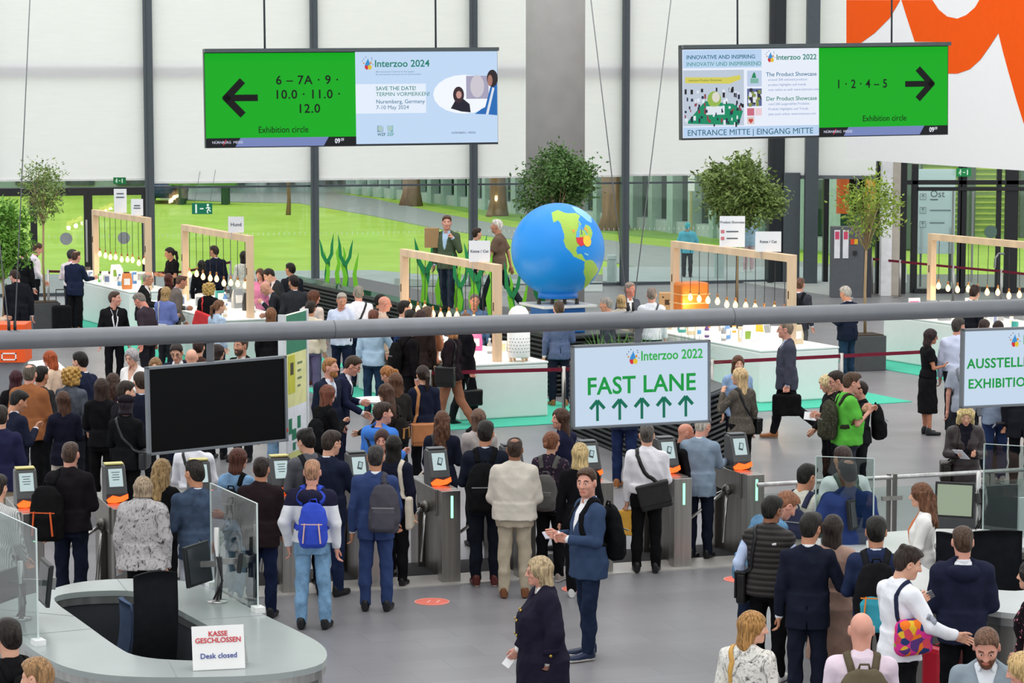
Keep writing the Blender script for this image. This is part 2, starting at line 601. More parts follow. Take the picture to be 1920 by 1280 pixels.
# hanging banner wall with the big orange letter
A, B = atz(1587, 298, 3.57), atz(1945, 321.5, 3.57)
exb = (B - A).normalized()
MBn = panelM(A, exb, (0, 0, 1))
LB = (B - A).length + 1.2
mb = MB(MBn)
mb.box((LB / 2, .05, 4.5), (LB, .1, 9))
bn = tag(mb.build('banner', mat('fafafc', .6, 0, .01)), 'huge white banner with part of an orange letter at the upper right', 'banner')
def bpx(px, py):
    d = MBn.inverted().to_3x3() @ ray(px, py)
    o = MBn.inverted() @ Vector((0, 0, CAMH))
    t = (-.006 - o.y) / d.y
    q = o + d * t
    return q.x, q.z
M_OR = mat('fb5c0a', .7, 0, .02, 6, None, .1)
shapes = [[(1587, 0), (1587, 82), (1612, 82), (1640, 62), (1668, 34), (1688, 0)],
          [(1690, 0), (1700, 32), (1715, 78), (1778, 79), (1778, 138), (1795, 138), (1818, 130), (1838, 112), (1855, 88), (1872, 62), (1880, 95), (1890, 132), (1905, 185), (1920, 233), (1950, 320), (1950, -30), (1900, -30), (1838, -3), (1828, 14), (1812, 28), (1795, 35), (1776, 31), (1760, 18), (1748, 0)]]
for sh in shapes:
    q = MB(MBn)
    P = [bpx(*p) for p in sh]
    n = len(P)
    q._add([(x, -.008, z) for x, z in P] + [(x, .002, z) for x, z in P], [tuple(range(n)), tuple(range(2 * n - 1, n - 1, -1))])
    q.build('orange_letter', M_OR, bn)
# right doors below the banner
d2 = tag(thing('door_2', None, None, (10.8, 67.5, 0)), kind='structure')
def dx(px, Y=67.5): return (px - 960) / FPX * (Y * math.cos(PITCH) + .3)
mb = MB()
for px, ww in ((1715, .17), (1806, .17), (1873, .12), (1897, .34), (1800, .1)):
    mb.box((dx(px), 67.5, 1.7), (ww, .16, 3.4))
mb.bar((dx(1690), 67.5, 2.92), (dx(1960), 67.5, 2.92), .16, .12)
mb.bar((dx(1715), 67.4, .06), (dx(1806), 67.4, .06), .16, .12)
mb.bar((dx(1806), 68.2, .06), (dx(1960), 67.6, .06), .16, .12)
mb.bar((dx(1720), 67.4, 2.75), (dx(1960), 67.4, 2.75), .1, .1)
mb.build('door_frame', M_BLACK, d2, bev=.01)
mb = MB()
mb.bar((dx(1690), 67.5, 1.7), (dx(1960), 67.5, 1.7), .02, 3.4)
mb.build('pane', M_PANE, d2)
for px in (1785, 1822):
    mb = MB()
    mb.bar((dx(px), 67.3, .3), (dx(px), 67.3, 2.7), .05)
    mb.build('door_bar', steel('8f9390'), d2)
mb = MB()
mb.tube([(dx(1858), 67.45, 1.62), (dx(1858), 67.42, 1.62)], .17, 24)
mb.build('warning_dot', mat('5f7d70', .5), d2)
mb = MB()
mb.tube([(dx(1880), 67.2, 1.05), (dx(1868), 67.0, 1.08), (dx(1862), 67.0, .95), (dx(1861), 67.0, .7)], .03, 8)
mb.build('door_handle', steel(), d2)
p = atd(1807, 323, 67.2)
mb = MB()
mb.box(p, (.38, .05, .22))
es = tag(mb.build('exit_sign', glow('2aa55b', .55)), 'green exit sign above the right glass doors', 'exit sign')
pictogram(panelM(p + Vector((0, -.03, 0)), (1, 0, 0), (0, 0, 1)), .22, es, glow('e8fff0', .8))
M_FILM = blind_mat((.86, .95, .97))
MO = panelM((dx(1722, 69.5), 69.5, .9), (1, 0, 0), (0, 0, 1))
mb = MB(MO)
mb.box((.5, .03, 1.15), (1.02, .04, 2.3))
so = tag(mb.build('direction_board', M_FILM), 'pale blue board reading Ost behind the right glass door', 'sign')
M_TXG = mat('4a565c', .5)
for x_ in (.1, .9):
    q = MB(MO)
    q.box((x_, .06, -.1), (.05, .04, 1.6))
    q.build('post', M_GREY, so)
text('Ost', MO, .32, 1.62, .26, M_TXG, so, off=-.0)
text('~~~~~~~~', MO, .32, 1.47, .06, M_TXG, so, off=-.0)
text('~~~~~~~~~~~~~~', MO, .32, 1.18, .09, mat('8fa0a6', .5), so, off=-.0)
text('~~~~~~~~~~', MO, .32, .84, .09, mat('8fa0a6', .5), so, off=-.0)
for z in (1.55, 1.18, .8):
    q = MB(MO)
    for a, b in (((.05, -.08), (.21, -.08)), ((.05, .08), (.21, .08)), ((.05, -.08), (.05, .08)), ((.21, -.08), (.21, .08)), ((.13, -.05), (.13, .06)), ((.09, .01), (.13, .06)), ((.17, .01), (.13, .06))):
        q.bar((a[0], 0, z + a[1]), (b[0], 0, z + b[1]), .006, .012)
    q.build('arrow_box', M_TXG, so)
# big concrete column and white wall behind the doors
mb = MB()
x = (1041 - 960) / FPX * 62.5
mb.lathe([(.72, 0), (.72, 14)], (x, 62.5, 0), 40)
struct(mb.build('trim_14', mat('a8a6a4', .7, 0, .06, 2), smooth=True))
# ------------------------------------------------------------------ outside: lawn, path, hall, trees
def grass_mat(a, b):
    m, nt, bs = nodes('lawn_grass')
    n = tex(nt, 'ShaderNodeTexNoise', .35, Detail=8.0, Roughness=.7)
    r = ramp(nt, [(.35, lin(a)), (.65, lin(b))])
    nt.links.new(n.outputs['Fac'], r.inputs[0])
    nt.links.new(r.outputs[0], bs.inputs['Base Color'])
    bs.inputs['Roughness'].default_value = .9
    f = tex(nt, 'ShaderNodeTexNoise', 14, Detail=4.0)
    bump(nt, bs, f.outputs['Fac'], .6, .05)
    return m
mb = MB()
mb.prism([(-60, 72.2), (60, 75), (60, 260), (-60, 260)], -.4, -.02)
struct(mb.build('ground_lawn', grass_mat('a4c83e', 'b8da58')))
M_PATH = mat('a3a8a4', .8, 0, .06, 2)
def flat(name, pix, z0, z1, m, kind='structure'):
    q = MB()
    q.prism([tuple(atz(*p, z1).xy) for p in pix], z0, z1)
    return tag(q.build(name, m), kind=kind)
flat('ground_path', [(300, 372), (430, 350), (560, 352), (700, 372), (830, 400), (960, 425), (1180, 455), (1600, 500), (1600, 560), (1180, 498), (990, 452), (820, 428), (700, 404), (560, 380), (430, 378)], -.1, .015, M_PATH)
flat('ground_terrace', [(1130, 500), (1700, 500), (1700, 530), (1130, 527)], -.1, .03, mat('b4bcbc', .8, 0, .05, 2))
flat('ground_verge', [(700, 352), (1000, 395), (1350, 430), (1600, 460), (1600, 480), (1180, 440), (960, 412), (830, 388), (690, 362)], -.1, .02, grass_mat('7aa844', '98c058'))
flat('ground_paving', [(440, 508), (700, 506), (860, 520), (1130, 528), (1130, 545), (440, 560)], -.1, .04, mat('b0b8b6', .8, 0, .1, 1.2))
flat('ground_sett', [(740, 522), (1000, 532), (1000, 546), (740, 552)], -.1, .06, mat('8d948c', .8, 0, .15, 1.2))
# hall building beyond: wall base seen from (600,352) to (1560,480)
A, B = atz(560, 350), atz(1560, 474)
hb = thing('hall_building', 'long glazed hall building beyond the lawn', 'building', (A.x, A.y, 0))
MH = panelM((A.x, A.y, 0), (B - A), (0, 0, 1))
LH = (B - A).length
mb = MB(MH)
mb.box((LH / 2, 3.2, 4), (LH, .2, 8))
mb.build('wall', mat('7d9488', .5, 0, .3, .5, (.2, 1, .1)), hb)
n = 34
mb = MB(MH)
for i in range(n + 1):
    mb.box((LH * i / n, 0, 3), (.34 if i % 3 else .5, .4, 6))
mb.build('mullion', mat('a9c0b8', .4), hb)
mb = MB(MH)
mb.box((LH / 2, .2, .2), (LH, .5, .5))
mb.box((LH / 2, .2, 2.4), (LH, .1, .12))
mb.build('sill', mat('bcc8c4', .6), hb)
mb = MB(MH)
mb.box((LH / 2, .6, 3), (LH, .03, 6))
mb.build('glazing', glass('a8c8b4', .12), hb)
mb = MB()
mb.box((-25, 128, 3.5), (36, .6, 9))
bw = tag(mb.build('pale_building', mat('9fb0aa', .7, 0, .25, .4)), 'pale far building behind the lawn at left', 'building')
mb = MB()
for k in range(14):
    mb.box((-41.5 + k * 2.5, 127.6, 2.2), (1.4, .3, 3.6))
mb.build('window_row', mat('42504f', .3), bw)
# green slatted building seen through the right doors
mb = MB()
mb.box((19.5, 92, 4), (12, .4, 9))
gs = tag(mb.build('slatted_building', mat('b8d470', .7, 0, .1)), 'olive green slatted building seen through the right doors', 'building')
mb = MB()
for k in range(42):
    mb.box((19.5, 91.7, .25 + k * .2), (12, .12, .07))
mb.build('slats', mat('c2d058', .7), gs)
mb = MB()
for k in range(6):
    mb.box((14.5 + k * 1.9, 91.55, 4), (.3, .2, 8))
mb.build('frame', mat('5c6b5e', .6), gs)
# orange wall strip glimpsed beyond the right bay
for px, ww, c in ((1590, .7, 'd8602c'), (1607, .5, 'c94a2a'), (1625, .6, 'e0a030')):
    q = MB()
    p = atd(px, 350, 79)
    q.box((p.x, 79, 2.3), (ww, .1, 1.6))
    tag(q.build('flag', mat(c, .7)), {'d8602c': 'orange banner flag seen through the glass right of the ticket machine tree', 'c94a2a': 'narrow red banner flag between two brighter ones outside', 'e0a030': 'yellow banner flag outside, rightmost of three'}[c], 'flag', 'banner flags outside')
def trunk(px, py, w, label):
    p = atz(px, py)
    t = thing('tree', label, 'tree', p, 0, 'trees on the lawn')
    q = MB()
    q.tube([p + Vector((0, 0, -.2)), p + Vector((.05, 0, .6)), p + Vector((-.05, .1, 3)), p + Vector((.1, 0, 7))], [w * .75, w * .5, w * .45, w * .38], 10)
    q.build('trunk', mat('8a6a4e', .9, 0, .3, 5, (1, 1, .2), bmp=.5), t, True)
    leaves(p + Vector((0, 0, 8.5)), (2.6, 2.6, 2.4), 500, .4, 'foliage', mat('4d7a35', .7, 0, .3, 3), t, 5)
def leaves(c, r, n, s, name, m, parent, seed, hollow=.5, clumps=26):
    """a crown: one mesh of small folded leaves gathered in clumps"""
    R = random.Random(seed)
    cs = []
    for k in range(clumps):
        d = Vector((R.gauss(0, 1), R.gauss(0, 1), R.gauss(0, 1))).normalized() * (hollow + (1 - hollow) * R.random())
        cs.append(Vector((d.x * r[0], d.y * r[1], d.z * r[2])) * .86)
    V, F = [], []
    c = Vector(c)
    for k in range(n):
        q = cs[k % clumps]
        d = Vector((R.gauss(0, 1), R.gauss(0, 1), R.gauss(0, 1))) * .13
        p = c + q + Vector((d.x * r[0], d.y * r[1], d.z * r[2])) * 1.15
        a = Vector((R.gauss(0, 1), R.gauss(0, 1), R.gauss(0, .7) - .2)).normalized() + q.normalized() * .6
        a.normalize()
        b = a.cross(Vector((R.gauss(0, 1), R.gauss(0, 1), 1))).normalized()
        w = s * R.uniform(.7, 1.2)
        i = len(V)
        up = a.cross(b) * w * .12
        V += [p, p + a * w * .5 + b * w * .22 + up, p + a * w, p + a * w * .5 - b * w * .22 + up]
        F += [(i, i + 1, i + 2), (i, i + 2, i + 3)]
    return mesh_obj(name, [tuple(v) for v in V], F, m, parent, smooth=False)
trunk(770, 385, .8, 'thick trunked tree on the lawn left of the man with the box')
trunk(932, 405, .7, 'tree trunk right behind the white-haired walker')
trunk(1150, 432, .95, 'brown tree trunk beside the slim column right of the globe')
trunk(540, 402, .16, 'thin staked young tree in the middle of the lawn')
trunk(1405, 468, .14, 'thin sapling behind the right round-headed tree')
# car, skip and bollards outside
p = atz(311, 378)
ct = thing('car', 'dark blue car parked beyond the lawn', 'car', p)
mb = MB(Matrix.Translation(p))
mb.box((0, 0, .55), (1.7, 3.9, .6)); mb.build('body', mat('1c3a5c', .25), ct, bev=.2)
mb = MB(Matrix.Translation(p))
mb.box((0, .2, 1.1), (1.45, 2.0, .6)); mb.build('cabin', mat('24405c', .15), ct, bev=.2)
for sx in (-.75, .75):
    for sy in (-1.2, 1.2):
        mb = MB(Matrix.Translation(p)); mb.tube([(sx - .1, sy, .32), (sx + .1, sy, .32)], .32, 16); mb.build('wheel', M_BLACK, ct)
p = atz(382, 382)
sk = thing('picnic_table', 'green picnic table on the lawn edge near the blue car', 'table', p)
mb = MB(Matrix.Translation(p)); mb.box((0, 0, .9), (3.0, 1.2, .1)); mb.build('tabletop', mat('5c8a3e', .6), sk)
mb = MB(Matrix.Translation(p)); mb.box((-1, 0, .42), (.3, 1, .85)); mb.box((1, 0, .42), (.3, 1, .85)); mb.build('frame', mat('2c4a34', .6), sk)
for px, py, lab in ((1147, 540, 'pale square bollard outside, left of the slim column'), (1348, 528, 'pale square bollard outside behind the right light frame')):
    p = atz(px, py - 6)
    b_ = thing('bollard', lab, 'bollard', p, 0, 'bollards outside')
    mb = MB(Matrix.Translation(p)); mb.box((0, 0, .35), (.26, .26, .7)); mb.build('post', mat('cfdada', .5), b_)
    mb = MB(Matrix.Translation(p)); mb.box((0, 0, .77), (.24, .24, .1)); mb.build('cap', mat('e6eeee', .4), b_)
p = atz(1295, 470)
sg = thing('street_sign', 'thin post with two small white plates outside', 'sign', p)
mb = MB(Matrix.Translation(p)); mb.tube([(0, 0, 0), (0, 0, 2.7)], .04, 8); mb.build('post', mat('a8a468', .5), sg)
for z in (2.15, 2.55):
    mb = MB(Matrix.Translation(p)); mb.box((0, -.05, z), (.22, .02, .36)); mb.build('plate', M_WHITE, sg)
# ------------------------------------------------------------------ turnstiles, pipe, hanging screens
ROW = Vector((-.69, 28.30, 0))
def rowpt(px, off=0.0):
    """point of the turnstile row seen at picture column px"""
    s = (px - 960) / FPX
    c = math.cos(PITCH)
    o = ROW + N * off
    k = s * (c * o.y + .5) - o.x
    t = k / (E.x - s * c * E.y)
    return o + E * t
sill = MB()
a, b = rowpt(-120, .12), rowpt(1405, .12)
sill.bar(a + Vector((0, 0, .006)), b + Vector((0, 0, .006)), .62, .016)
struct(sill.build('trim_15', mat('c3bfba', .45, .3, .06)))
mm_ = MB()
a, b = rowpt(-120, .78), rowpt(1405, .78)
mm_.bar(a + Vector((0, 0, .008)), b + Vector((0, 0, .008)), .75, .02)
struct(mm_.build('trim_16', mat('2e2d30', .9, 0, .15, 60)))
ang = math.atan2(E.y, E.x)
OBST = []
def turnstile(px, label, screen, lamp=True):
    p = rowpt(px)
    OBST.extend([(*(p + N * o_).xy, .1) for o_ in (.1, .45, .8, 1.15)])
    t = thing('turnstile', label, 'turnstile', p, ang, 'entrance turnstiles')
    M = wm(t)
    q = MB(M); q.box((0, 0.02, .52), (.22, .16, 1.04)); q.build('post', steel('a3a09b'), t, bev=.006)
    q = MB(M)
    q._add([(-.13, .1, .74), (.13, .1, .74), (.13, .1, 1.04), (-.13, .1, 1.04), (-.13, 1.15, .80), (.13, 1.15, .80), (.13, 1.15, 1.04), (-.13, 1.15, 1.04)],
           [(0, 1, 2, 3), (5, 4, 7, 6), (0, 3, 7, 4), (1, 5, 6, 2), (3, 2, 6, 7), (0, 4, 5, 1)])
    q.build('housing', steel('8e8b86'), t, bev=.01)
    q = MB(M); q.box((0, 1.05, .4), (.2, .3, .8)); q.box((0, .45, .37), (.06, .8, .74)); q.build('body', steel('7f7b76'), t, bev=.006)
    if lamp:
        q = MB(M); q.box((.01, -.062, .86), (.028, .006, .25)); q.build('lamp', glow('9dffc4', 1.6), t)
    q = MB(M)
    h = Vector((-.15, .42, .80))
    q.ball(h, .07, 12, 8)
    q.build('hub', steel('6d6a66'), t, True)
    for d in ((-.08, -.06, -.62), (-.52, -.1, -.3), (-.12, .55, -.22)):
        q = MB(M); q.tube([h, h + Vector(d)], .019, 10); q.build('arm', steel('c9c9c7', .2), t, True)
    # reader console: dark shell, tilted display, orange lit slot
    q = MB(M)
    pr = [(.34, 1.04), (.62, 1.04), (.62, 1.42), (.56, 1.44), (.46, 1.43), (.33, 1.14)]
    n = len(pr)
    q._add([(-.115, y, z) for y, z in pr] + [(.115, y, z) for y, z in pr], [tuple(range(n))[::-1], tuple(range(n, 2 * n))] + [(i, (i + 1) % n, n + (i + 1) % n, n + i) for i in range(n)])
    co = q.build('reader', mat('4a4b4c', .35, 0, .06), t, bev=.012)
    a, b = Vector((0, .33, 1.14)), Vector((0, .46, 1.43))
    d = (b - a).normalized(); nn = Vector((0, -d.z, d.y))
    R = Matrix((Vector((1, 0, 0)), -nn, d)).transposed()
    q = MB(M); q.box(a + d * .18 + nn * .004, (.15, .006, .2), R=R); dsp = q.build('display', glow('cfe4e6', .75), co)
    q = MB(M)
    c = a + d * .18 + nn * .01
    if screen == 'phone':
        q.box(c + Vector((.01, 0, 0)), (.055, .004, .09), R=R @ Matrix.Rotation(.3, 3, 'Y'))
        q.mat(1).box(c + Vector((.012, 0, .004)) + nn * .004, (.035, .004, .06), R=R @ Matrix.Rotation(.3, 3, 'Y'))
    else:
        for k in range(4):
            q.box(c + d * (.06 - k * .028), (.09 - .02 * (k % 2), .003, .008), R=R)
    q.build('icon', [mat('4a5a5c', .5), mat('bcd6da', .5)], dsp)
    q = MB(M)
    V = [(-.115, .31, 1.085), (-.05, .325, 1.125), (.03, .325, 1.105), (.12, .33, 1.135), (.118, .30, 1.09), (.06, .29, 1.06), (-.02, .285, 1.05), (-.1, .29, 1.055)]
    q._add([(x, y, z) for x, y, z in V] + [(x, y + .05, z - .01) for x, y, z in V], [tuple(range(8))[::-1], tuple(range(8, 16))] + [(i, (i + 1) % 8, 8 + (i + 1) % 8, 8 + i) for i in range(8)])
    q.build('scan_light', glow('ff5a1c', 2.2), co)
    q = MB(M); q.box((0, .53, 1.446), (.2, .14, .014)); q.build('reader_top', mat('c9bf74' if screen == 'text' else '54575a', .4), co)
    return t
for px, lab, scr, lamp in ((62, 'leftmost turnstile, its reader glowing orange behind the left glass screen', 'text', 1),
                           (231, 'turnstile between the man with the orange-lined backpack and the woman in the patterned cape', 'text', 1),
                           (392, 'turnstile mostly hidden by the man in the blue denim jacket', 'text', 0),
                           (545, 'turnstile between the dark brown jacket man and the white hoodie man', 'text', 0),
                           (692, 'turnstile whose reader the navy-suited man is touching', 'phone', 0),
                           (843, 'free turnstile with green lamp beside the blue suit with grey backpack', 'phone', 1),
                           (985, 'turnstile hidden behind the man in the cream sweater', 'phone', 0),
                           (1130, 'turnstile hidden behind the man in the blue jacket with black backpack', 'phone', 0),
                           (1277, 'turnstile with green lamp right of the black messenger bag', 'phone', 1),
                           (1413, 'rightmost turnstile with orange reader used by the old man in pale blue', 'phone', 1)):
    turnstile(px, lab, scr, lamp)
for px, py, lab in ((810, 1128, 'red round floor sticker in front of the free turnstile'), (1388, 1086, 'red round floor sticker left of the padded vest man'), (1085, 1104, 'red round floor sticker partly behind the man in the blue jacket')):
    p = atz(px, py)
    q = MB(); q.lathe([(.19, 0), (.19, .004)], p, 40)
    s_ = tag(q.build('floor_sticker', mat('ef7a68', .5, 0, .05)), lab, 'sticker', 'red floor stickers')
    q = MB()
    for k in range(24):
        a0, a1 = k * math.pi / 12, (k + 1) * math.pi / 12
        q.bar(p + Vector((.185 * math.cos(a0), .185 * math.sin(a0), .0045)), p + Vector((.185 * math.cos(a1), .185 * math.sin(a1), .0045)), .009, .003)
    for r_ in (-.05, .05):
        q.bar(p + Vector((r_, -.06, .0045)), p + Vector((r_ + .03, .07, .0045)), .02, .003)
    q.build('print', mat('f8b8ac', .5), s_)
# gantry pipe
PO = Vector((1.39, 27.6, 3.02))
def pipept(px):
    s = (px - 960) / FPX
    c = math.cos(PITCH)
    t = (s * (c * PO.y + .27) - PO.x) / (E.x - s * c * E.y)
    return PO + E * t
pp = thing('gantry_pipe', 'thick grey pipe running across the hall above the turnstiles', 'pipe', PO)
q = MB(); q.tube([PO - E * 9.5, PO - E * 3.43, PO + E * 9], .098, 32); q.build('pipe', M_PIPE, pp, True)
for px in (625, 1372):
    p = pipept(px); q = MB(); q.tube([p - E * .004, p + E * .004], .0995, 32); q.build('joint', mat('55585c', .4), pp, True)
for px, tops in ((23, ((56, 0), (-30, 180))), (1182, ((1108, 0), (1258, 0)))):
    p = pipept(px) + Vector((0, 0, .1))
    for k, (tx, ty) in enumerate(tops):
        g = atd(tx, ty, p.y + (0.3 if k else -.3))
        st = p + E * (.03 * (k * 2 - 1))
        if px == 23: st = p + E * (.03 * (1 - k * 2))
        q = MB(); q.tube([st, st + (g - st) * 1.4], .006, 6); cb = q.build('cable', mat('8a8c8e', .4, .4), pp, True)
        q = MB(); q.tube([st - Vector((0, 0, .02)), st + Vector((0, 0, .09))], .016, 8); q.build('clamp', M_BLACK, cb, True)
M_LCD = glow('cfe2f6', .82)
def screen(name, label, P, ex, W, H, off=False):
    M = panelM(P, ex, (0, 0, 1))
    t = thing(name, label, 'screen', M @ Vector((W / 2, .05, -H)), 0)
    q = MB(M)
    f = .028
    for c, d in (((W / 2, .0, -f / 2), (W, .07, f)), ((W / 2, .0, -H + f / 2), (W, .07, f)), ((f / 2, 0, -H / 2), (f, .07, H)), ((W - f / 2, 0, -H / 2), (f, .07, H))):
        q.box((c[0], c[1] + .035, c[2]), d)
    q.build('frame', mat('777d83', .35, .3), t, bev=.004)
    q = MB(M); q.box((W / 2, .045, -H / 2), (W - .04, .04, H - .04)); q.build('display', mat('08080a', .35, 0, .02, 6, None, .12) if off else M_LCD, t)
    q = MB(M); q.box((W / 2, .09, -H / 2), (W * .8, .06, H * .8)); q.build('casing', M_BLACK, t)
    return t, M
def arm_to_pipe(t, M, W, px):
    p = pipept(px)
    q = MB(); a = M @ Vector((W / 2, .1, -.3))
    q.bar((p.x, p.y, p.z), (p.x, p.y, a.z), .075, .06, (0, 1, 0)); q.build('bracket', mat('63666b', .4, .2), t)
def emblem(M, x, z, s, parent, off=-.004, lit=True):
    """drop-shaped emblem: blue drop on a red half round and a yellow ball, little ears and dots"""
    g = (lambda c: glow(c, .75)) if lit else (lambda c: mat(c, .5))
    def pl(pts, m, o=0.0):
        q = MB(M)
        n = len(pts)
        q._add([(x + a * s, off - o, z + b * s) for a, b in pts] + [(x + a * s, off - o + .003, z + b * s) for a, b in pts], [tuple(range(n)), tuple(range(2 * n - 1, n - 1, -1))])
        q.build('emblem', m, parent)
    pl([(-.36, .02), (-.46, .12), (-.4, .22), (-.28, .16)], g('e89a3a'))
    pl([(.2, .1), (.3, .3), (.42, .2), (.4, .04)], g('e89a3a'))
    pl([(-.26, -.12), (-.2, .12), (.0, .45), (.06, .62), (.1, .45), (.2, .2), (.3, -.12)][::-1], g('3f9be0'), .001)
    pl([(-.28, -.1), (-.26, -.32), (-.12, -.5), (.04, -.46), (.08, -.1)], g('e02f3c'), .002)
    pl([(.22 + .2 * math.cos(k * .5236), -.26 + .24 * math.sin(k * .5236)) for k in range(12)], g('f2d23c'), .003)
    for a, b in ((-.5, .35), (-.35, .55), (-.15, .72), (.45, .45), (.55, .0), (.42, .62)):
        pl([(a + .05 * math.cos(k * 1.0472), b + .05 * math.sin(k * 1.0472)) for k in range(6)], g('5a6c8c'))
G1, G2 = glow('19b24e', .62), glow('12876a', .55)
# black screen at left
a, b = atd(275.5, 688.5, 25.58), atd(532.5, 667, 26.45)
t, M = screen('hanging_screen', 'blank black screen with grey frame hung from the left of the pipe', a, b - a, 1.6, .9, True)
arm_to_pipe(t, M, 1.6, 394)
q = MB(M); q.box((1.588, -.004, -.78), (.012, .006, .04)); q.build('status_lamp', mat('c03028', .4), t)
# fast lane
a = atd(1073, 648, 27.2)
b = atd(1331, 637, 27.65)
t, M = screen('hanging_screen', 'screen reading FAST LANE over five green arrows', a, b - a, 1.58, .905)
arm_to_pipe(t, M, 1.6, 1196)
text('Interzoo 2022', M, .78, -.15, .145, glow('3fc45c', .7), t, off=.021, bold=.02, sx=.86)
emblem(M, .69, -.165, .13, t, .021)
text('FAST LANE', M, .79, -.46, .262, G1, t, align='CENTER', off=.021, bold=.018, sx=.95, space=1.03)
for k in range(5):
    x = .285 + k * .253
    q = MB(M)
    q.box((x, .02, -.72), (.03, .004, .215))
    for s_ in (-1, 1):
        q.bar((x, .02, -.605), (x + s_ * .08, .02, -.695), .004, .036, (0, 0, 1))
    q.build('arrow', G2, t)
# right, cut by the frame
a = atd(1806, 617, 28.75)
t, M = screen('hanging_screen', 'right screen, cut by the picture edge, with green two-line notice for exhibitors', a, E, 1.58, .905)
arm_to_pipe(t, M, 1.6, 1936)
text('AUSSTELLER', M, .07, -.405, .155, G1, t, off=.021, bold=.022, space=1.06)
text('EXHIBITION', M, .085, -.635, .15, G1, t, off=.021, bold=.022, space=1.06)
emblem(M, .67, -.16, .13, t, .021)
text('Interzoo 2022', M, .78, -.15, .145, glow('3fc45c', .7), t, off=.021, bold=.02, sx=.86)
# ------------------------------------------------------------------ two large hanging signs
M_SG = glow('02c41c', .66)
M_SB = glow('c4dcf8', .88)
M_SD = glow('123a1c', .12)
def bigsign(label, tl, tr, bl, d0, d1, split):
    a, b = atd(*tl, d0), atd(*tr, d1)
    M = panelM(a, b - a, (0, 0, 1))
    W, H = (b - a).length, (a - atd(*bl, d0)).length
    t = thing('direction_sign', label, 'sign', M @ Vector((W / 2, .1, -H)), 0, 'large hanging direction signs')
    q = MB(M); q.box((W / 2, .12, -H / 2 + .01), (W + .02, .2, H + .04)); q.build('casing', mat('2b3136', .4), t)
    q = MB(M); q.box((W / 2, .0, .0), (W + .02, .26, .07)); q.build('top_rail', mat('4a5357', .4), t)
    for fx in ((.205, .79) if split > .4 and tl[0] < 900 else (.21, .79)):
        q = MB(M); q.tube([(W * fx, .1, 0), (W * fx + .02, .1, 6)], .02, 6); q.build('cable', M_COL, t, True)
    return t, M, W, H
def rect(M, x0, z0, x1, z1, m, t, name='panel', off=-.004, sk=0.0):
    q = MB(M)
    q._add([(x0, off, z0), (x1, off, z0), (x1 + sk, off, z1), (x0 + sk, off, z1)] + [(x0, off + .006, z0), (x1, off + .006, z0), (x1 + sk, off + .006, z1), (x0 + sk, off + .006, z1)],
           [(0, 1, 2, 3), (7, 6, 5, 4), (0, 4, 5, 1), (3, 2, 6, 7), (0, 3, 7, 4), (1, 5, 6, 2)])
    return q.build(name, m, t)
def poly(M, pts, m, t, name='picture', off=-.008):
    q = MB(M)
    n = len(pts)
    ar = sum(pts[i][0] * pts[(i + 1) % n][1] - pts[(i + 1) % n][0] * pts[i][1] for i in range(n))
    if ar < 0: pts = pts[::-1]
    q._add([(x, off, z) for x, z in pts] + [(x, off + .004, z) for x, z in pts], [tuple(range(n)), tuple(range(2 * n - 1, n - 1, -1))])
    return q.build(name, m, t)
def disc(cx, cz, rx, rz_, n=20):
    return [(cx + rx * math.cos(2 * math.pi * k / n), cz + rz_ * math.sin(2 * math.pi * k / n)) for k in range(n)]
def thick_arrow(M, cx, cz, s, d, m, t):
    q = MB(M)
    q.box((cx - d * .0 * s, -.008, cz), (.94 * s, .006, .19 * s))
    for k in (-1, 1):
        q.bar((cx + d * .5 * s, -.009, cz - k * .05 * s), (cx - d * .03 * s, -.009, cz + k * .5 * s), .006, .21 * s, (0, 0, 1))
    return q.build('arrow', m, t)
def footer(M, x0, x1, H, t):
    z0, z1 = -H + .01, -H + .18
    rect(M, x0, z0, x1, z1, glow('22242e', .3), t, 'footer', -.006)
    L = x1 - x0
    rect(M, x0 + L * .19, z0, x1 - L * .22, z1, glow('8ea0e0', .6), t, 'footer', -.010, .1)
    text('NÜRNBERG  MESSE', M, x0 + L * .035, (z0 + z1) / 2, .07, glow('e8e8ff', .8), t, off=-.014, bold=.02)
    rect(M, x0 + L * .108, z0 + .03, x0 + L * .113, z1 - .03, glow('e03038', .8), t, 'slash', -.016, .05)
    text('09', M, x1 - L * .145, (z0 + z1) / 2, .13, glow('f0f4ff', .9), t, off=-.014, bold=.02, sx=.8)
    text('09', M, x1 - L * .105, (z0 + z1) / 2 + .025, .08, glow('f0f4ff', .9), t, off=-.014, sx=.8)
M_TK = glow('14301c', .1)
t, M, W, H = bigsign('left large hanging sign, green half with a left arrow and halls 6 to 12', (383, 95), (932, 92), (383, 277), 49.3, 50.6, .5)
fx = lambda px: (px - 383) / 549 * W
fz = lambda py: -(py - 95) / 182 * H
rect(M, fx(383), fz(261), fx(662), fz(100), M_SG, t, 'display')
rect(M, fx(662), fz(274), fx(932), fz(99), M_SB, t, 'display')
footer(M, fx(384), fx(662), H, t)
thick_arrow(M, fx(450), fz(184), .66, -1, glow('0a0c0a', .02), t)
for s_, x, y in (('6 – 7A · 9 ·', 572, 152), ('10.0 · 11.0 ·', 572, 179), ('12.0', 574, 206)):
    text(s_, M, fx(x), fz(y), .24, M_TK, t, align='CENTER', off=-.008, bold=.014, sx=1.0, space=1.1)
text('Exhibition circle', M, fx(526), fz(245), .175, M_TK, t, align='CENTER', off=-.008, bold=.004, sx=.86)
emblem(M, fx(685), fz(123), .2, t, -.008)
TG, TB = glow('28a088', .55), glow('4f8fb8', .6)
text('Interzoo 2024', M, fx(698), fz(122), .19, TG, t, off=-.008, bold=.016)
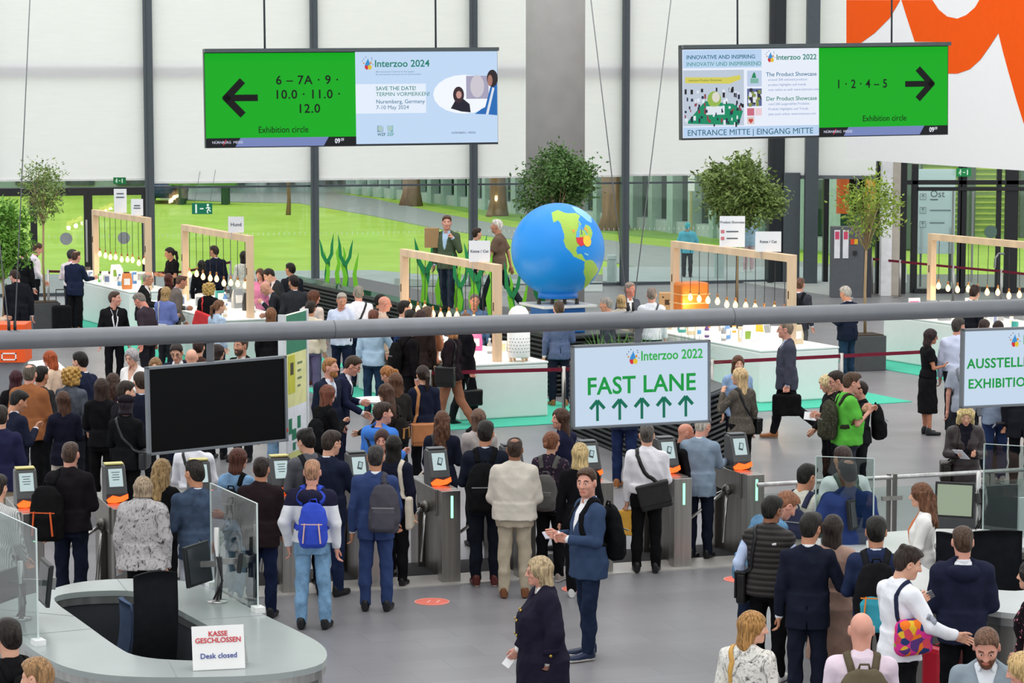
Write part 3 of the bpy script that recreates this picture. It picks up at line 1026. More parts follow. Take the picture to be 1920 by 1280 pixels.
for k, s_ in enumerate(('38th International Trade Fair for Pet Supplies', '38. Internationale Fachmesse fur den Heimtierbedarf')):
    text(s_, M, fx(700), fz(137 + 5 * k), .042, glow('7fa0c4', .6), t, off=-.008)
rect(M, fx(662), fz(216), fx(795), fz(160), glow('e3edfb', .92), t, 'text_box', -.007)
for s_, y, c in (('SAVE THE DATE!', 169, TG), ('TERMIN VORMERKEN!', 180, TG), ('Nuremberg, Germany', 194, TB), ('7-10 May 2024', 205, TB)):
    text(s_, M, fx(700), fz(y), .108, c, t, off=-.012, bold=.006)
for k, c in enumerate(('3f7f8c', '2fb09a')):
    x = 702 + k * 18.5
    rect(M, fx(x), fz(252), fx(x + 11.5), fz(239), glow(c, .6), t, 'logo')
    poly(M, disc(fx(x + 5.5), fz(245), .05, .05), glow('bfe0d8', .7), t, 'logo', -.012)
    text(('WZF', 'ZZF')[k], M, fx(x), fz(256.5), .075, glow(c, .6), t, off=-.008, bold=.02)
text('NÜRNBERG / MESSE', M, fx(843), fz(255), .055, glow('50608c', .6), t, off=-.008)
poly(M, disc(fx(868), fz(181), .62, .38), glow('eef3fb', .95), t, off=-.006)
rect(M, fx(872), fz(190), fx(915), fz(146), glow('b4b0cc', .75), t, 'picture', -.008)
poly(M, disc(fx(893), fz(166), .14, .22), glow('d8d2dc', .8), t, off=-.012)
poly(M, disc(fx(857), fz(182), .11, .16), glow('4a3440', .5), t, off=-.016)
poly(M, disc(fx(857.5), fz(182), .055, .075), glow('e0a89c', .7), t, off=-.018)
poly(M, [(fx(842), fz(208)), (fx(850), fz(194)), (fx(866), fz(190)), (fx(878), fz(200)), (fx(880), fz(216)), (fx(862), fz(214))], glow('28283c', .5), t, off=-.014)
poly(M, [(fx(888), fz(219)), (fx(900), fz(210)), (fx(908), fz(206)), (fx(918), fz(168)), (fx(931), fz(160)), (fx(931), fz(222)), (fx(912), fz(220))], glow('2a78cc', .7), t, off=-.016)
poly(M, [(fx(909), fz(220)), (fx(914), fz(220)), (fx(926), fz(170)), (fx(922), fz(168))], glow('e8f0fa', .8), t, off=-.018)
poly(M, disc(fx(922), fz(151), .11, .17), glow('3a3034', .5), t, off=-.018)
poly(M, disc(fx(917.5), fz(155), .05, .11), glow('c89080', .6), t, off=-.020)
t, M, W, H = bigsign('right large hanging sign, green half with a right arrow and halls 1 to 5', (1279, 88), (1778, 82), (1279, 262), 49.6, 50.9, .5)
fx = lambda px: (px - 1279) / 499 * W
fz = lambda py: -(py - 88) / 174 * H
rect(M, fx(1532), fz(245), fx(1777), fz(93), M_SG, t, 'display')
rect(M, fx(1279), fz(259), fx(1532), fz(93), glow('e8effb', .9), t, 'display')
footer(M, fx(1532), fx(1777), H, t)
thick_arrow(M, fx(1721), fz(164), .6, 1, glow('0a0c0a', .02), t)
text('1 · 2 · 4 – 5', M, fx(1613), fz(163), .235, M_TK, t, align='CENTER', off=-.008, bold=.014, sx=.86, space=1.1)
text('Exhibition circle', M, fx(1656), fz(229), .165, M_TK, t, align='CENTER', off=-.008, bold=.004, sx=.86)
rect(M, fx(1280), fz(128), fx(1425), fz(94), glow('bcd6f4', .88), t, 'text_box', -.007)
rect(M, fx(1280), fz(258), fx(1532), fz(239), glow('bcd6f4', .88), t, 'text_box', -.007)
text('INNOVATIVE AND INSPIRING', M, fx(1286), fz(108), .108, glow('3f88a8', .55), t, off=-.012, bold=.014, sx=.98)
text('INNOVATIV UND INSPIRIEREND', M, fx(1286), fz(121), .108, glow('6ab8b0', .65), t, off=-.012, bold=.014, sx=.98)
text('ENTRANCE MITTE | EINGANG MITTE', M, fx(1287), fz(250), .16, glow('147a90', .5), t, off=-.012, sx=.98)
emblem(M, fx(1441), fz(110), .18, t, -.008)
text('Interzoo 2022', M, fx(1452), fz(110), .145, TG, t, off=-.008, bold=.016)
for s_, y in (('The Product Showcase', 142), ('Der Product Showcase', 188)):
    text(s_, M, fx(1433), fz(y), .112, TB if y < 150 else TG, t, off=-.008, bold=.008)
for k, s_ in enumerate(('around 200 selected products', 'product highlights and trends', 'now online as well: www.interzoo.com')):
    text(s_, M, fx(1437), fz(152 + 9.5 * k), .066, glow('8fa4d8', .75), t, off=-.008)
for k, s_ in enumerate(('rund 200 ausgewählte Produkte', 'Produkt-Highlights und Trends', 'jetzt auch online: www.interzoo.com')):
    text(s_, M, fx(1437), fz(198 + 9.5 * k), .066, glow('8fa4d8', .75), t, off=-.008)
# picture fields of the right sign: a busy hall seen small
rect(M, fx(1280), fz(237), fx(1392), fz(132), glow('c8d4e4', .8), t, 'picture', -.008)
poly(M, [(fx(1284), fz(156)), (fx(1284), fz(145)), (fx(1362), fz(146)), (fx(1385), fz(142)), (fx(1386), fz(150)), (fx(1366), fz(158))], glow('e0d860', .8), t, off=-.012)
text('Interzoo Product Showcase', M, fx(1290), fz(151), .06, glow('6a8a3c', .6), t, off=-.016)
poly(M, [(fx(1285), fz(232)), (fx(1320), fz(190)), (fx(1372), fz(196)), (fx(1390), fz(210)), (fx(1382), fz(236))], glow('16a878', .6), t, off=-.010)
poly(M, disc(fx(1337), fz(187), .14, .155), glow('a8cc5c', .7), t, off=-.014)
poly(M, disc(fx(1340), fz(183), .08, .1), glow('e8e4d8', .8), t, off=-.016)
rect(M, fx(1322), fz(216), fx(1356), fz(200), glow('e4ecf4', .85), t, 'picture', -.014)
R = random.Random(3)
q = MB(M)
for k in range(90):
    x, y = R.uniform(1282, 1390), R.uniform(168, 236)
    if abs(x - 1337) < 16 and 170 < y < 204: continue
    q.mat(k % 4).box((fx(x), -.013 - .0001 * k, fz(y)), (R.uniform(.02, .05), .003, R.uniform(.04, .1)))
q.build('picture', [glow('30365c', .5), glow('a8505c', .6), glow('e8eef8', .85), glow('282830', .4)], t)
rect(M, fx(1398), fz(164), fx(1425), fz(134), glow('c4d4ee', .85), t, 'picture', -.008)
poly(M, [(fx(1406), fz(148)), (fx(1409), fz(139)), (fx(1412), fz(137)), (fx(1415), fz(148))], glow('28a068', .6), t, off=-.012)
rect(M, fx(1404), fz(158), fx(1419), fz(149), glow('8ccab8', .7), t, 'picture', -.012)
rect(M, fx(1398), fz(201), fx(1425), fz(168), glow('6a7ab4', .6), t, 'picture', -.008)
q = MB(M)
for k in range(30):
    q.mat(k % 3).box((fx(R.uniform(1400, 1423)), -.011 - .0001 * k, fz(R.uniform(170, 199))), (.06, .002, .07))
q.build('picture', [glow('e8eef8', .85), glow('3a3a50', .5), glow('a0b050', .6)], t)
rect(M, fx(1398), fz(219), fx(1411), fz(205), glow('e07890', .7), t, 'picture', -.008)
rect(M, fx(1413), fz(219), fx(1425), fz(205), glow('f0d0d8', .85), t, 'picture', -.008)
rect(M, fx(1398), fz(235), fx(1411), fz(221), glow('e8d0cc', .8), t, 'picture', -.008)
poly(M, [(fx(1404.5), fz(234)), (fx(1400), fz(228)), (fx(1402), fz(224)), (fx(1404.5), fz(226)), (fx(1407), fz(224)), (fx(1409), fz(228))], glow('d85048', .7), t, off=-.012)
# ------------------------------------------------------------------ counters at the front
def smooth_loop(P, n=2):
    for _ in range(n):
        Q = []
        for i in range(len(P)):
            a, b = P[i], P[(i + 1) % len(P)]
            Q += [(a[0] * .75 + b[0] * .25, a[1] * .75 + b[1] * .25), (a[0] * .25 + b[0] * .75, a[1] * .25 + b[1] * .75)]
        P = Q
    return P
def resample(P, n):
    L = [0]
    m = len(P)
    for i in range(m):
        L.append(L[-1] + math.dist(P[i], P[(i + 1) % m]))
    out = []
    for k in range(n):
        s = L[-1] * k / n
        i = max(j for j in range(m) if L[j] <= s)
        f = (s - L[i]) / max(1e-9, L[i + 1] - L[i])
        a, b = P[i], P[(i + 1) % m]
        out.append((a[0] + (b[0] - a[0]) * f, a[1] + (b[1] - a[1]) * f))
    return out
def ringpair(O, I, n=120):
    """outer and inner loops matched by direction from the middle"""
    cx, cy = sum(p[0] for p in I) / len(I), sum(p[1] for p in I) / len(I)
    def order(P):
        P = resample(P, 720)
        A = sorted((math.atan2(p[1] - cy, p[0] - cx), p) for p in P)
        out, j = [], 0
        for k in range(n):
            a = -math.pi + 2 * math.pi * (k + .5) / n
            out.append(min(A, key=lambda q: abs(q[0] - a))[1])
        return out
    return order(O), order(I)
def ring_mesh(name, O, I, z0, z1, m, parent):
    n = len(O)
    V = [(*p, z1) for p in O] + [(*p, z1) for p in I] + [(*p, z0) for p in O] + [(*p, z0) for p in I]
    F = []
    for i in range(n):
        j = (i + 1) % n
        F += [(i, j, n + j, n + i), (2 * n + i, 3 * n + i, 3 * n + j, 2 * n + j), (i, 2 * n + i, 2 * n + j, j), (n + i, n + j, 3 * n + j, 3 * n + i)]
    o = mesh_obj(name, V, F, m, parent, smooth=False)
    return o
def inset(P, d):
    cx, cy = sum(p[0] for p in P) / len(P), sum(p[1] for p in P) / len(P)
    return [(p[0] + (cx - p[0]) * d / math.dist(p, (cx, cy)), p[1] + (cy - p[1]) * d / math.dist(p, (cx, cy))) for p in P]
def counter(label, OP, IP, topm, loc):
    O = smooth_loop([tuple(atz(*p, 1.05).xy) for p in OP])
    I = smooth_loop([tuple(atz(*p, 1.05).xy) for p in IP])
    O, I = ringpair(O, I)
    t = thing('reception_counter', label, 'counter', loc)
    ring_mesh('countertop', O, I, 1.0, 1.05, topm, t)
    ring_mesh('top_edge', inset(O, .012), inset(I, -.012), .93, .998, steel('b9b9b6', .3), t)
    ring_mesh('outer_panel', inset(O, .05), inset(O, .09), .06, .93, steel('96948f', .35), t)
    ring_mesh('inner_cabinet', inset(I, -.06), inset(I, -.03), .02, .93, mat('3b3e43', .5, 0, .06), t)
    ring_mesh('plinth', inset(O, .1), inset(O, .14), 0, .06, M_BLACK, t)
    return t, O, I
OUT1 = [(95, 1104), (150, 1089), (250, 1083), (350, 1087), (405, 1106), (480, 1145), (560, 1183), (604, 1206), (617, 1228), (600, 1250), (500, 1266), (340, 1270), (215, 1268), (130, 1254), (82, 1232), (36, 1200), (-10, 1168), (-20, 1140), (30, 1120)]
INN1 = [(92, 1122), (120, 1112), (175, 1107), (255, 1106), (300, 1122), (330, 1140), (400, 1178), (440, 1200), (470, 1222), (440, 1236), (360, 1239), (255, 1232), (215, 1210), (150, 1162)]
M_TOP = mat('9ea6a5', .22, .1, .04, 2)
desk, DO, DI = counter('curved stainless ticket counter with a closed sign on it', OUT1, INN1, M_TOP, (-3, 21.2, 0))
q = MB()
for (a, b) in (((-0, 0), (0, 0)),):
    for k in (8, 34, 66, 95, 112):
        p, r_ = DO[k], DI[k]
        q.bar((p[0], p[1], 1.0505), (r_[0], r_[1], 1.0505), .008, .002)
q.build('joint', mat('7c8482', .4), desk)
for (px, py) in ((163, 1128), (182, 1126), (178, 1144)):
    a = atd(px, py, 22.9)
    q = MB(); q.box((a.x, a.y - .02, .82 if py < 1140 else .72), (.09 if py < 1140 else .03, .03, .09 if py < 1140 else .03)); q.build('socket', mat('b4b6b6', .4), desk)
def plexi(label, a, b, h, base=1.05, group='clear counter screens'):
    t = thing('plexiglass_screen', label, 'screen guard', (a + b) / 2, 0, group)
    q = MB(); q.bar(a + Vector((0, 0, h / 2)), b + Vector((0, 0, h / 2)), .012, h); q.build('pane', glass('dfe8e6', .05), t)
    q = MB()
    q.bar(a + Vector((0, 0, h)), b + Vector((0, 0, h)), .012, .006)
    q.bar(a, a + Vector((0, 0, h)), .014, .008); q.bar(b, b + Vector((0, 0, h)), .014, .008)
    q.build('edge', mat('cfdbd8', .3), t)
    for c in (a, b):
        q = MB(); q.box(c + Vector((0, 0, .02)), (.12, .09, .05), rz=math.atan2((b - a).y, (b - a).x)); q.build('clamp', mat('e4e6e4', .4), t)
    return t
plexi('clear screen on the right edge of the ticket counter', atz(397, 1098, 1.05), atz(484, 1146, 1.05), .94)
plexi('clear screen on the left end of the ticket counter', atz(-30, 1150, 1.05), atz(72, 1208, 1.05), .95)
def monitor_pair(label, base, h, screens):
    """pole with monitors: each screen (offset, facing angle, w, hgt, dz, lit)"""
    t = thing('monitor_stand', label, 'monitor', base)
    q = MB(); q.tube([base, base + Vector((0, 0, h))], .024, 12); q.lathe([(.09, 0), (.09, .012), (.03, .016)], base, 20); q.build('pole', steel('bcbcba', .25), t, True)
    q = MB()
    for k in range(3):
        q.tube([base + Vector((.03 * k - .03, -.03, .03)), base + Vector((.05, -.05 - .02 * k, h * .3)), base + Vector((.02 * k, -.04, h * .62))], .009, 6)
    q.build('cable', M_BLACK, t, True)
    for off, fa, w, hh, dz, lit in screens:
        c = base + Vector((off[0], off[1], dz))
        d = Vector((math.sin(fa), -math.cos(fa), 0))
        ex = Vector((math.cos(fa), math.sin(fa), 0))
        M = panelM(c, ex, Vector((0, 0, 1)) + d * -.12)
        q = MB(M); q.box((0, .012, 0), (w, .035, hh)); s_ = q.build('monitor', M_BLACK, t, bev=.006)
        q = MB(M); q.box((0, -.008, 0), (w - .05, .006, hh - .05)); q.build('display', glow('b9c9ae', .55) if lit else mat('34383c', .2, 0, .03), s_)
        q = MB(M); q.box((0, .06, 0), (.1, .07, .1)); q.build('mount', steel('8d8d8b'), s_)
        q = MB(); q.bar(M @ Vector((0, .06, 0)), base + Vector((0, 0, dz)), .04, .05); q.build('arm', steel('8d8d8b'), t)
    return t
monitor_pair('pole with two dark monitors on the right side of the ticket counter', atz(408, 1128, 1.05), .66, [((-.16, -.02), 1.15, .4, .36, .34, False), ((.17, .05), -1.35, .28, .18, .36, False)])
monitor_pair('pole with two dark monitors at the left end of the ticket counter', atz(40, 1160, 1.05), .5, [((.2, -.02), -1.2, .42, .36, .32, False), ((-.1, .05), 1.2, .3, .24, .3, False)])
# closed sign, a folded white card
a, b = atz(362, 1258, 1.05), atz(460, 1253, 1.05)
M = panelM(a + Vector((0, 0, .004)), b - a, Vector((0, .28, 1)))
W = (b - a).length
t = thing('table_sign', 'white folded card reading KASSE GESCHLOSSEN on the ticket counter', 'sign', (a + b) / 2)
q = MB(M); q.box((W / 2, .003, .17), (W, .005, .34)); q.build('card', M_WHITE, t)
q = MB(); top = [M @ Vector((0, .005, .34)), M @ Vector((W, .005, .34))]
q.quad(top[0], top[1], b + Vector((0, .22, .005)), a + Vector((0, .22, .005))); q.build('back_leaf', mat('dcdcda', .5), t)
RD = mat('cf3a44', .6)
text('KASSE', M, W / 2, .275, .055, RD, t, align='CENTER', bold=.018)
text('GESCHLOSSEN', M, W / 2, .225, .055, RD, t, align='CENTER', bold=.018, sx=.98)
text('Desk closed', M, W / 2, .105, .058, mat('3a4a9c', .6), t, align='CENTER', bold=.008)
def office_chair(label, c, ry, col, s=1.0, top=1.18, w=.52):
    t = thing('office_chair', label, 'chair', c, ry, 'office chairs behind the counters')
    M = wm(t)
    # faces local -y; backrest stands at +y, slightly curved
    V, F = [], []
    nz, nx = 10, 8
    z0, z1 = .46, top
    for layer in (0, 1):
        for i in range(nz + 1):
            f = i / nz
            z = z0 + (z1 - z0) * f
            for j in range(nx + 1):
                u = j / nx * 2 - 1
                ww = w / 2 * (1 - .1 * f) * (1 - .08 * (1 - f))
                V.append((u * ww, .24 + .09 * f + .05 * math.sin(f * 3) - .05 * u * u * -1 + (.045 if layer else 0) * (1 - .5 * abs(u) ** 4), z - .02 * u * u * f))
    N_ = (nz + 1) * (nx + 1)
    for i in range(nz):
        for j in range(nx):
            k = i * (nx + 1) + j
            F += [(k, k + 1, k + nx + 2, k + nx + 1), (N_ + k, N_ + k + nx + 1, N_ + k + nx + 2, N_ + k + 1)]
    edge = [i * (nx + 1) for i in range(nz + 1)] + [nz * (nx + 1) + j for j in range(1, nx + 1)] + [i * (nx + 1) + nx for i in range(nz - 1, -1, -1)] + [j for j in range(nx - 1, 0, -1)]
    for a_, b_ in zip(edge, edge[1:] + edge[:1]):
        F.append((a_, N_ + a_, N_ + b_, b_))
    mesh_obj('backrest', [tuple(M @ Vector(v)) for v in V], F, fabric(col), t)
    q = MB(M); q.box((0, 0, .46), (w * .95, .5, .09)); q.build('seat', fabric(col), t, bev=.035)
    for sx in (-1, 1):
        q = MB(M); q.tube([(sx * w * .52, .12, .46), (sx * w * .56, .1, .66), (sx * w * .56, -.15, .67)], .018, 8); q.build('armrest', M_BLACK, t, True)
    q = MB(M); q.tube([(0, 0, .08), (0, 0, .42)], .03, 10); q.build('column', M_BLACK, t)
    q = MB(M)
    for k in range(5):
        an = k * 1.2566
        q.bar((0, 0, .09), (.28 * math.cos(an), .28 * math.sin(an), .07), .045, .035)
    bs = q.build('base', M_BLACK, t)
    q = MB(M)
    for k in range(5):
        an = k * 1.2566
        q.ball((.28 * math.cos(an), .28 * math.sin(an), .035), .035, 8, 6)
    q.build('castors', M_BLACK, bs)
    return t
office_chair('tall black office chair inside the curved ticket counter', Vector((-3.24, 21.8, 0)), -2.6, '24252b', top=1.44, w=.44)
office_chair('small bluish office chair inside the curved ticket counter', Vector((-3.72, 21.75, 0)), -1.2, '4b5f80', top=1.12, w=.42)
OUT2 = [(1512, 1026), (1506, 1012), (1596, 1004), (1690, 994), (1800, 989), (1930, 1003), (2040, 1030), (2080, 1080), (2040, 1135), (1960, 1152), (1885, 1150), (1790, 1132), (1706, 1098), (1630, 1052)]
INN2 = [(1690, 1026), (1790, 1014), (1910, 1022), (1985, 1045), (1990, 1085), (1930, 1108), (1860, 1106), (1790, 1090), (1735, 1066)]
desk2, DO2, DI2 = counter('pale curved information counter at the right with a worker behind it', OUT2, INN2, mat('c9cccb', .25, .1, .04, 2), (4.6, 23.6, 0))
office_chair('wide black office chair behind the man in the hooded rain jacket', Vector((4.66, 23.75, 0)), .12, '202228', top=1.33, w=.6)
office_chair('narrow dark office chair left of the man in the hooded rain jacket', Vector((3.92, 24.2, 0)), -1.0, '23252e', top=1.25, w=.5)
b_ = atz(1822, 1040, 1.05)
mt = monitor_pair('right counter pole with a lit pale green monitor and a black card reader', Vector((4.72, 25.62, 1.05)), .62, [((-.26, -.12), -.35, .4, .36, .34, True), ((.06, -.05), 1.25, .2, .2, .36, False)])
monitor_pair('pole with a slanted dark monitor at the left end of the right counter', Vector((3.42, 25.05, 1.05)), .5, [((.0, -.1), .9, .36, .3, .3, False)])
plexi('clear screen on the right counter in front of the royal blue polo shirt', Vector((3.0, 25.0, 1.05)), Vector((3.55, 24.85, 1.05)), .86)
plexi('clear screen on the right counter in front of the woman with the scarf', Vector((4.74, 25.45, 1.05)), Vector((5.3, 25.2, 1.05)), .92)
q = MB(); q.bar((4.6, 27.3, .62), (5.5, 27.6, .62), .06, 1.2)
t = tag(q.build('partition_panel', mat('46484a', .6)), 'dark grey partition panel behind the lit monitor', 'panel')
q = MB(); q.bar((5.35, 26.7, .62), (6.0, 26.9, .62), .03, 1.2)
t = tag(q.build('white_board', mat('dfe2e0', .4)), 'white board panel behind the right counter screen', 'panel')
# ------------------------------------------------------------------ steel railing with glass at the right
r0, r1 = atz(1420, 909, 1.02), atz(1990, 876, 1.02)
rl = thing('glass_railing', 'steel handrail with glass panels behind the right counter', 'railing', (r0.x, r0.y, 0))
q = MB(); q.tube([r0, r1], .026, 14); q.build('handrail', steel('c3c3c1', .25), rl, True)
for px in (1500, 1666, 1850):
    f = (px - 1420) / 570
    p = r0.lerp(r1, f)
    q = MB()
    for dx_ in (-.035, .035):
        q.bar((p.x + dx_, p.y, 0), (p.x + dx_, p.y, 1.06 if px == 1666 else 1.0), .05, .05)
    for z in (.25, .78):
        q.box((p.x, p.y - .03, z), (.26, .03, .05), rz=.32)
    q.build('post', steel('9a9893'), rl)
for a, b in ((.02, .13), (.16, .42), (.45, .74), (.77, 1)):
    q = MB(); A_, B_ = r0.lerp(r1, a), r0.lerp(r1, b)
    q.bar((A_.x, A_.y, .5), (B_.x, B_.y, .5), .014, .82); q.build('glass_panel', glass('f1f8f6', .04), rl)
# ------------------------------------------------------------------ product showcase: tables, light frames
U = Vector((.43, -.903, 0)).normalized()
Wd = Vector((.903, .43, 0)).normalized()
M_TEAL = mat('4ac0a2', .9, 0, .06, 30)
M_WOOD = mat('e4c5a2', .6, 0, .14, 3, (1, 1, .3))
M_TBL = mat('eef0ef', .4, 0, .015)
ORD = ('first', 'second', 'third', 'fourth', 'fifth', 'sixth', 'seventh', 'eighth', 'ninth', 'tenth', 'eleventh', 'twelfth', 'thirteenth', 'fourteenth', 'fifteenth', 'sixteenth')
FR = []
for idx, (pl_, pr_, nb, hw, ex0) in enumerate((((178, 393), (277, 408), 9, .55, .0), ((346, 421), (468, 442), 9, .75, .3), ((758, 467), (932, 496), 11, .8, .3), ((1266, 452), (1485, 478), 12, .8, 1.7), ((1748, 438), (1965, 457), 11, .8, .5))):
    z = 2.55
    A_, B_ = atz(*pl_, z), atz(*pr_, z)
    A_.z = B_.z = 0
    u = (B_ - A_).normalized()
    w = Vector((-u.y, u.x, 0))
    FR.append((A_, B_, u, w, hw))
    # carpet, table
    c = []
    for s_, e in ((-1, -1), (1, -1), (1, 1), (-1, 1)):
        p = (A_ if e < 0 else B_) + u * e * (1.2 if e > 0 else .8) + w * s_ * (hw + .95)
        c.append((p.x, p.y))
    q = MB(); q.prism(c, 0.0, .012)
    struct(q.build('floor_carpet', M_TEAL))
    c = [(A_ - u * ex0 - w * hw), (B_ + u * .3 - w * hw), (B_ + u * .3 + w * hw), (A_ - u * ex0 + w * hw)]
    tb = thing('display_table', '%s long white display table of the showcase' % {0: 'far left', 1: 'second from left', 2: 'middle', 3: 'second from right', 4: 'far right'}[idx], 'table', (A_ + B_) / 2, 0, 'white showcase tables')
    OBST.append([(p.x, p.y) for p in c])
    q = MB(); q.prism([(p.x, p.y) for p in c], .012, .9); q.build('body', M_TBL, tb, bev=.03)
    q = MB(); q.prism([((p.x - (A_ + B_).x / 2) * 1.004 + (A_ + B_).x / 2, (p.y - (A_ + B_).y / 2) * 1.004 + (A_ + B_).y / 2) for p in c], .9, .935); q.build('tabletop', M_WHITE, tb, bev=.01)
    # frame with pendant bulbs
    fr = thing('light_frame', 'wooden frame of hanging bulbs over the %s white table' % {0: 'far left', 1: 'second from left', 2: 'middle', 3: 'second from right', 4: 'far right'}[idx], 'lamp', (A_ + B_) / 2, 0, 'wooden frames with bulbs')
    for P_ in (A_, B_):
        q = MB(); q.bar((P_.x, P_.y, .936), (P_.x, P_.y, z - .12), .13, .13, tuple(u)); po = q.build('post', M_WOOD, fr, bev=.006)
        q = MB(); q.box((P_.x - w.x * .068, P_.y - w.y * .068, 1.85), (.02, .02, .14)); q.build('slot', mat('4a3a28', .7), po)
    q = MB(); q.bar(A_ - u * .065 + Vector((0, 0, z - .06)), B_ + u * .065 + Vector((0, 0, z - .06)), .13, .13); q.build('beam', M_WOOD, fr, bev=.006)
    R = random.Random(40 + idx)
    for k in range(nb):
        f = (k + .75) / (nb + .4)
        p = A_.lerp(B_, f)
        zb = 1.52 + R.uniform(-.03, .05)
        j = Vector((R.uniform(-.01, .01), R.uniform(-.02, .02), 0))
        q = MB(); q.lathe([(.006, -.07), (.028, -.06), (.044, -.03), (.046, 0), (.036, .03), (.018, .06), (.015, .075)], p + j + Vector((0, 0, zb)), 12)
        bu = q.build('bulb', glow('ffc77c', 4.2), fr, True)
        q = MB(); q.lathe([(.02, .07), (.021, .12), (.01, .14)], p + j + Vector((0, 0, zb)), 10); q.build('socket', mat('b07a4a', .35, .6), bu, True)
        q = MB(); q.tube([p + j + Vector((0, 0, zb + .14)), p + Vector((0, 0, z - .12))], .006, 6); q.build('cord', M_BLACK, bu, True)
        if k % 3 == 1:
            l = bpy.data.lights.new('bulb_light', 'POINT'); l.energy, l.color, l.shadow_soft_size = 9, (1, .72, .4), .06
            lo = bpy.data.objects.new('bulb_light', l); COL.objects.link(lo); lo.location = p + Vector((0, 0, zb - .14))
def placard(px0, py0, px1, py1, fi, f, lab, lines, col='eef0f4'):
    A_, B_, u, w, hw = FR[fi]
    p = A_.lerp(B_, f)
    Y = p.y
    a, b = atd(px0, py1, Y), atd(px1, py0, Y)
    M = panelM(Vector((a.x, Y, a.z)), (1, 0, 0), (0, 0, 1))
    W_, H_ = b.x - a.x, b.z - a.z
    t = thing('placard', lab, 'sign', (a.x + W_ / 2, Y, a.z), 0, 'white placards on the frames')
    q = MB(M); q.box((W_ / 2, .006, H_ / 2), (W_, .012, H_)); q.build('board', mat(col, .5, 0, .01), t)
    for x_ in (.2, .8):
        q = MB(M); q.bar((W_ * x_, .03, H_ * .3), (W_ * x_, .03, -.14), .015); q.build('stake', mat('b8b8b8', .4), t)
    for s_, fz_, sz in lines:
        text(s_, M, W_ * .5, H_ * fz_, sz, mat('56606a', .6), t, align='CENTER', bold=.01)
    return t, M, W_, H_
placard(214, 354, 237, 399, 0, .45, 'taller left placard over the far left frame', (('~~~~~~', .8, .06), ('~~~~~~~', .65, .06)))
placard(246, 373, 268, 404, 0, .8, 'shorter right placard over the far left frame', (('~~~~~', .6, .06), ('~~~~~~~', .45, .05)))
placard(428, 406, 457, 436, 1, .85, 'placard over the frame second from left', (('Hund', .5, .1),))
placard(879, 451, 919, 491, 2, .85, 'placard over the middle frame left of the globe', (('Katze / Cat', .5, .066),))
t, M, W_, H_ = placard(1349, 405, 1397, 463, 3, .45, 'larger printed placard over the frame right of the globe', (('Product Showcase', .8, .06), ('~~~~~~~~~~', .5, .05), ('~~~~~~~~~', .28, .05)))
q = MB(M); q.box((W_ * .12, -.003, H_ * .5), (W_ * .14, .004, .06)); q.box((W_ * .12, -.003, H_ * .28), (W_ * .14, .004, .06)); q.build('icon', mat('d07a80', .6), t)
placard(1416, 434, 1465, 472, 3, .8, 'smaller placard at the right of the printed placard', (('Katze / Cat', .5, .066),))
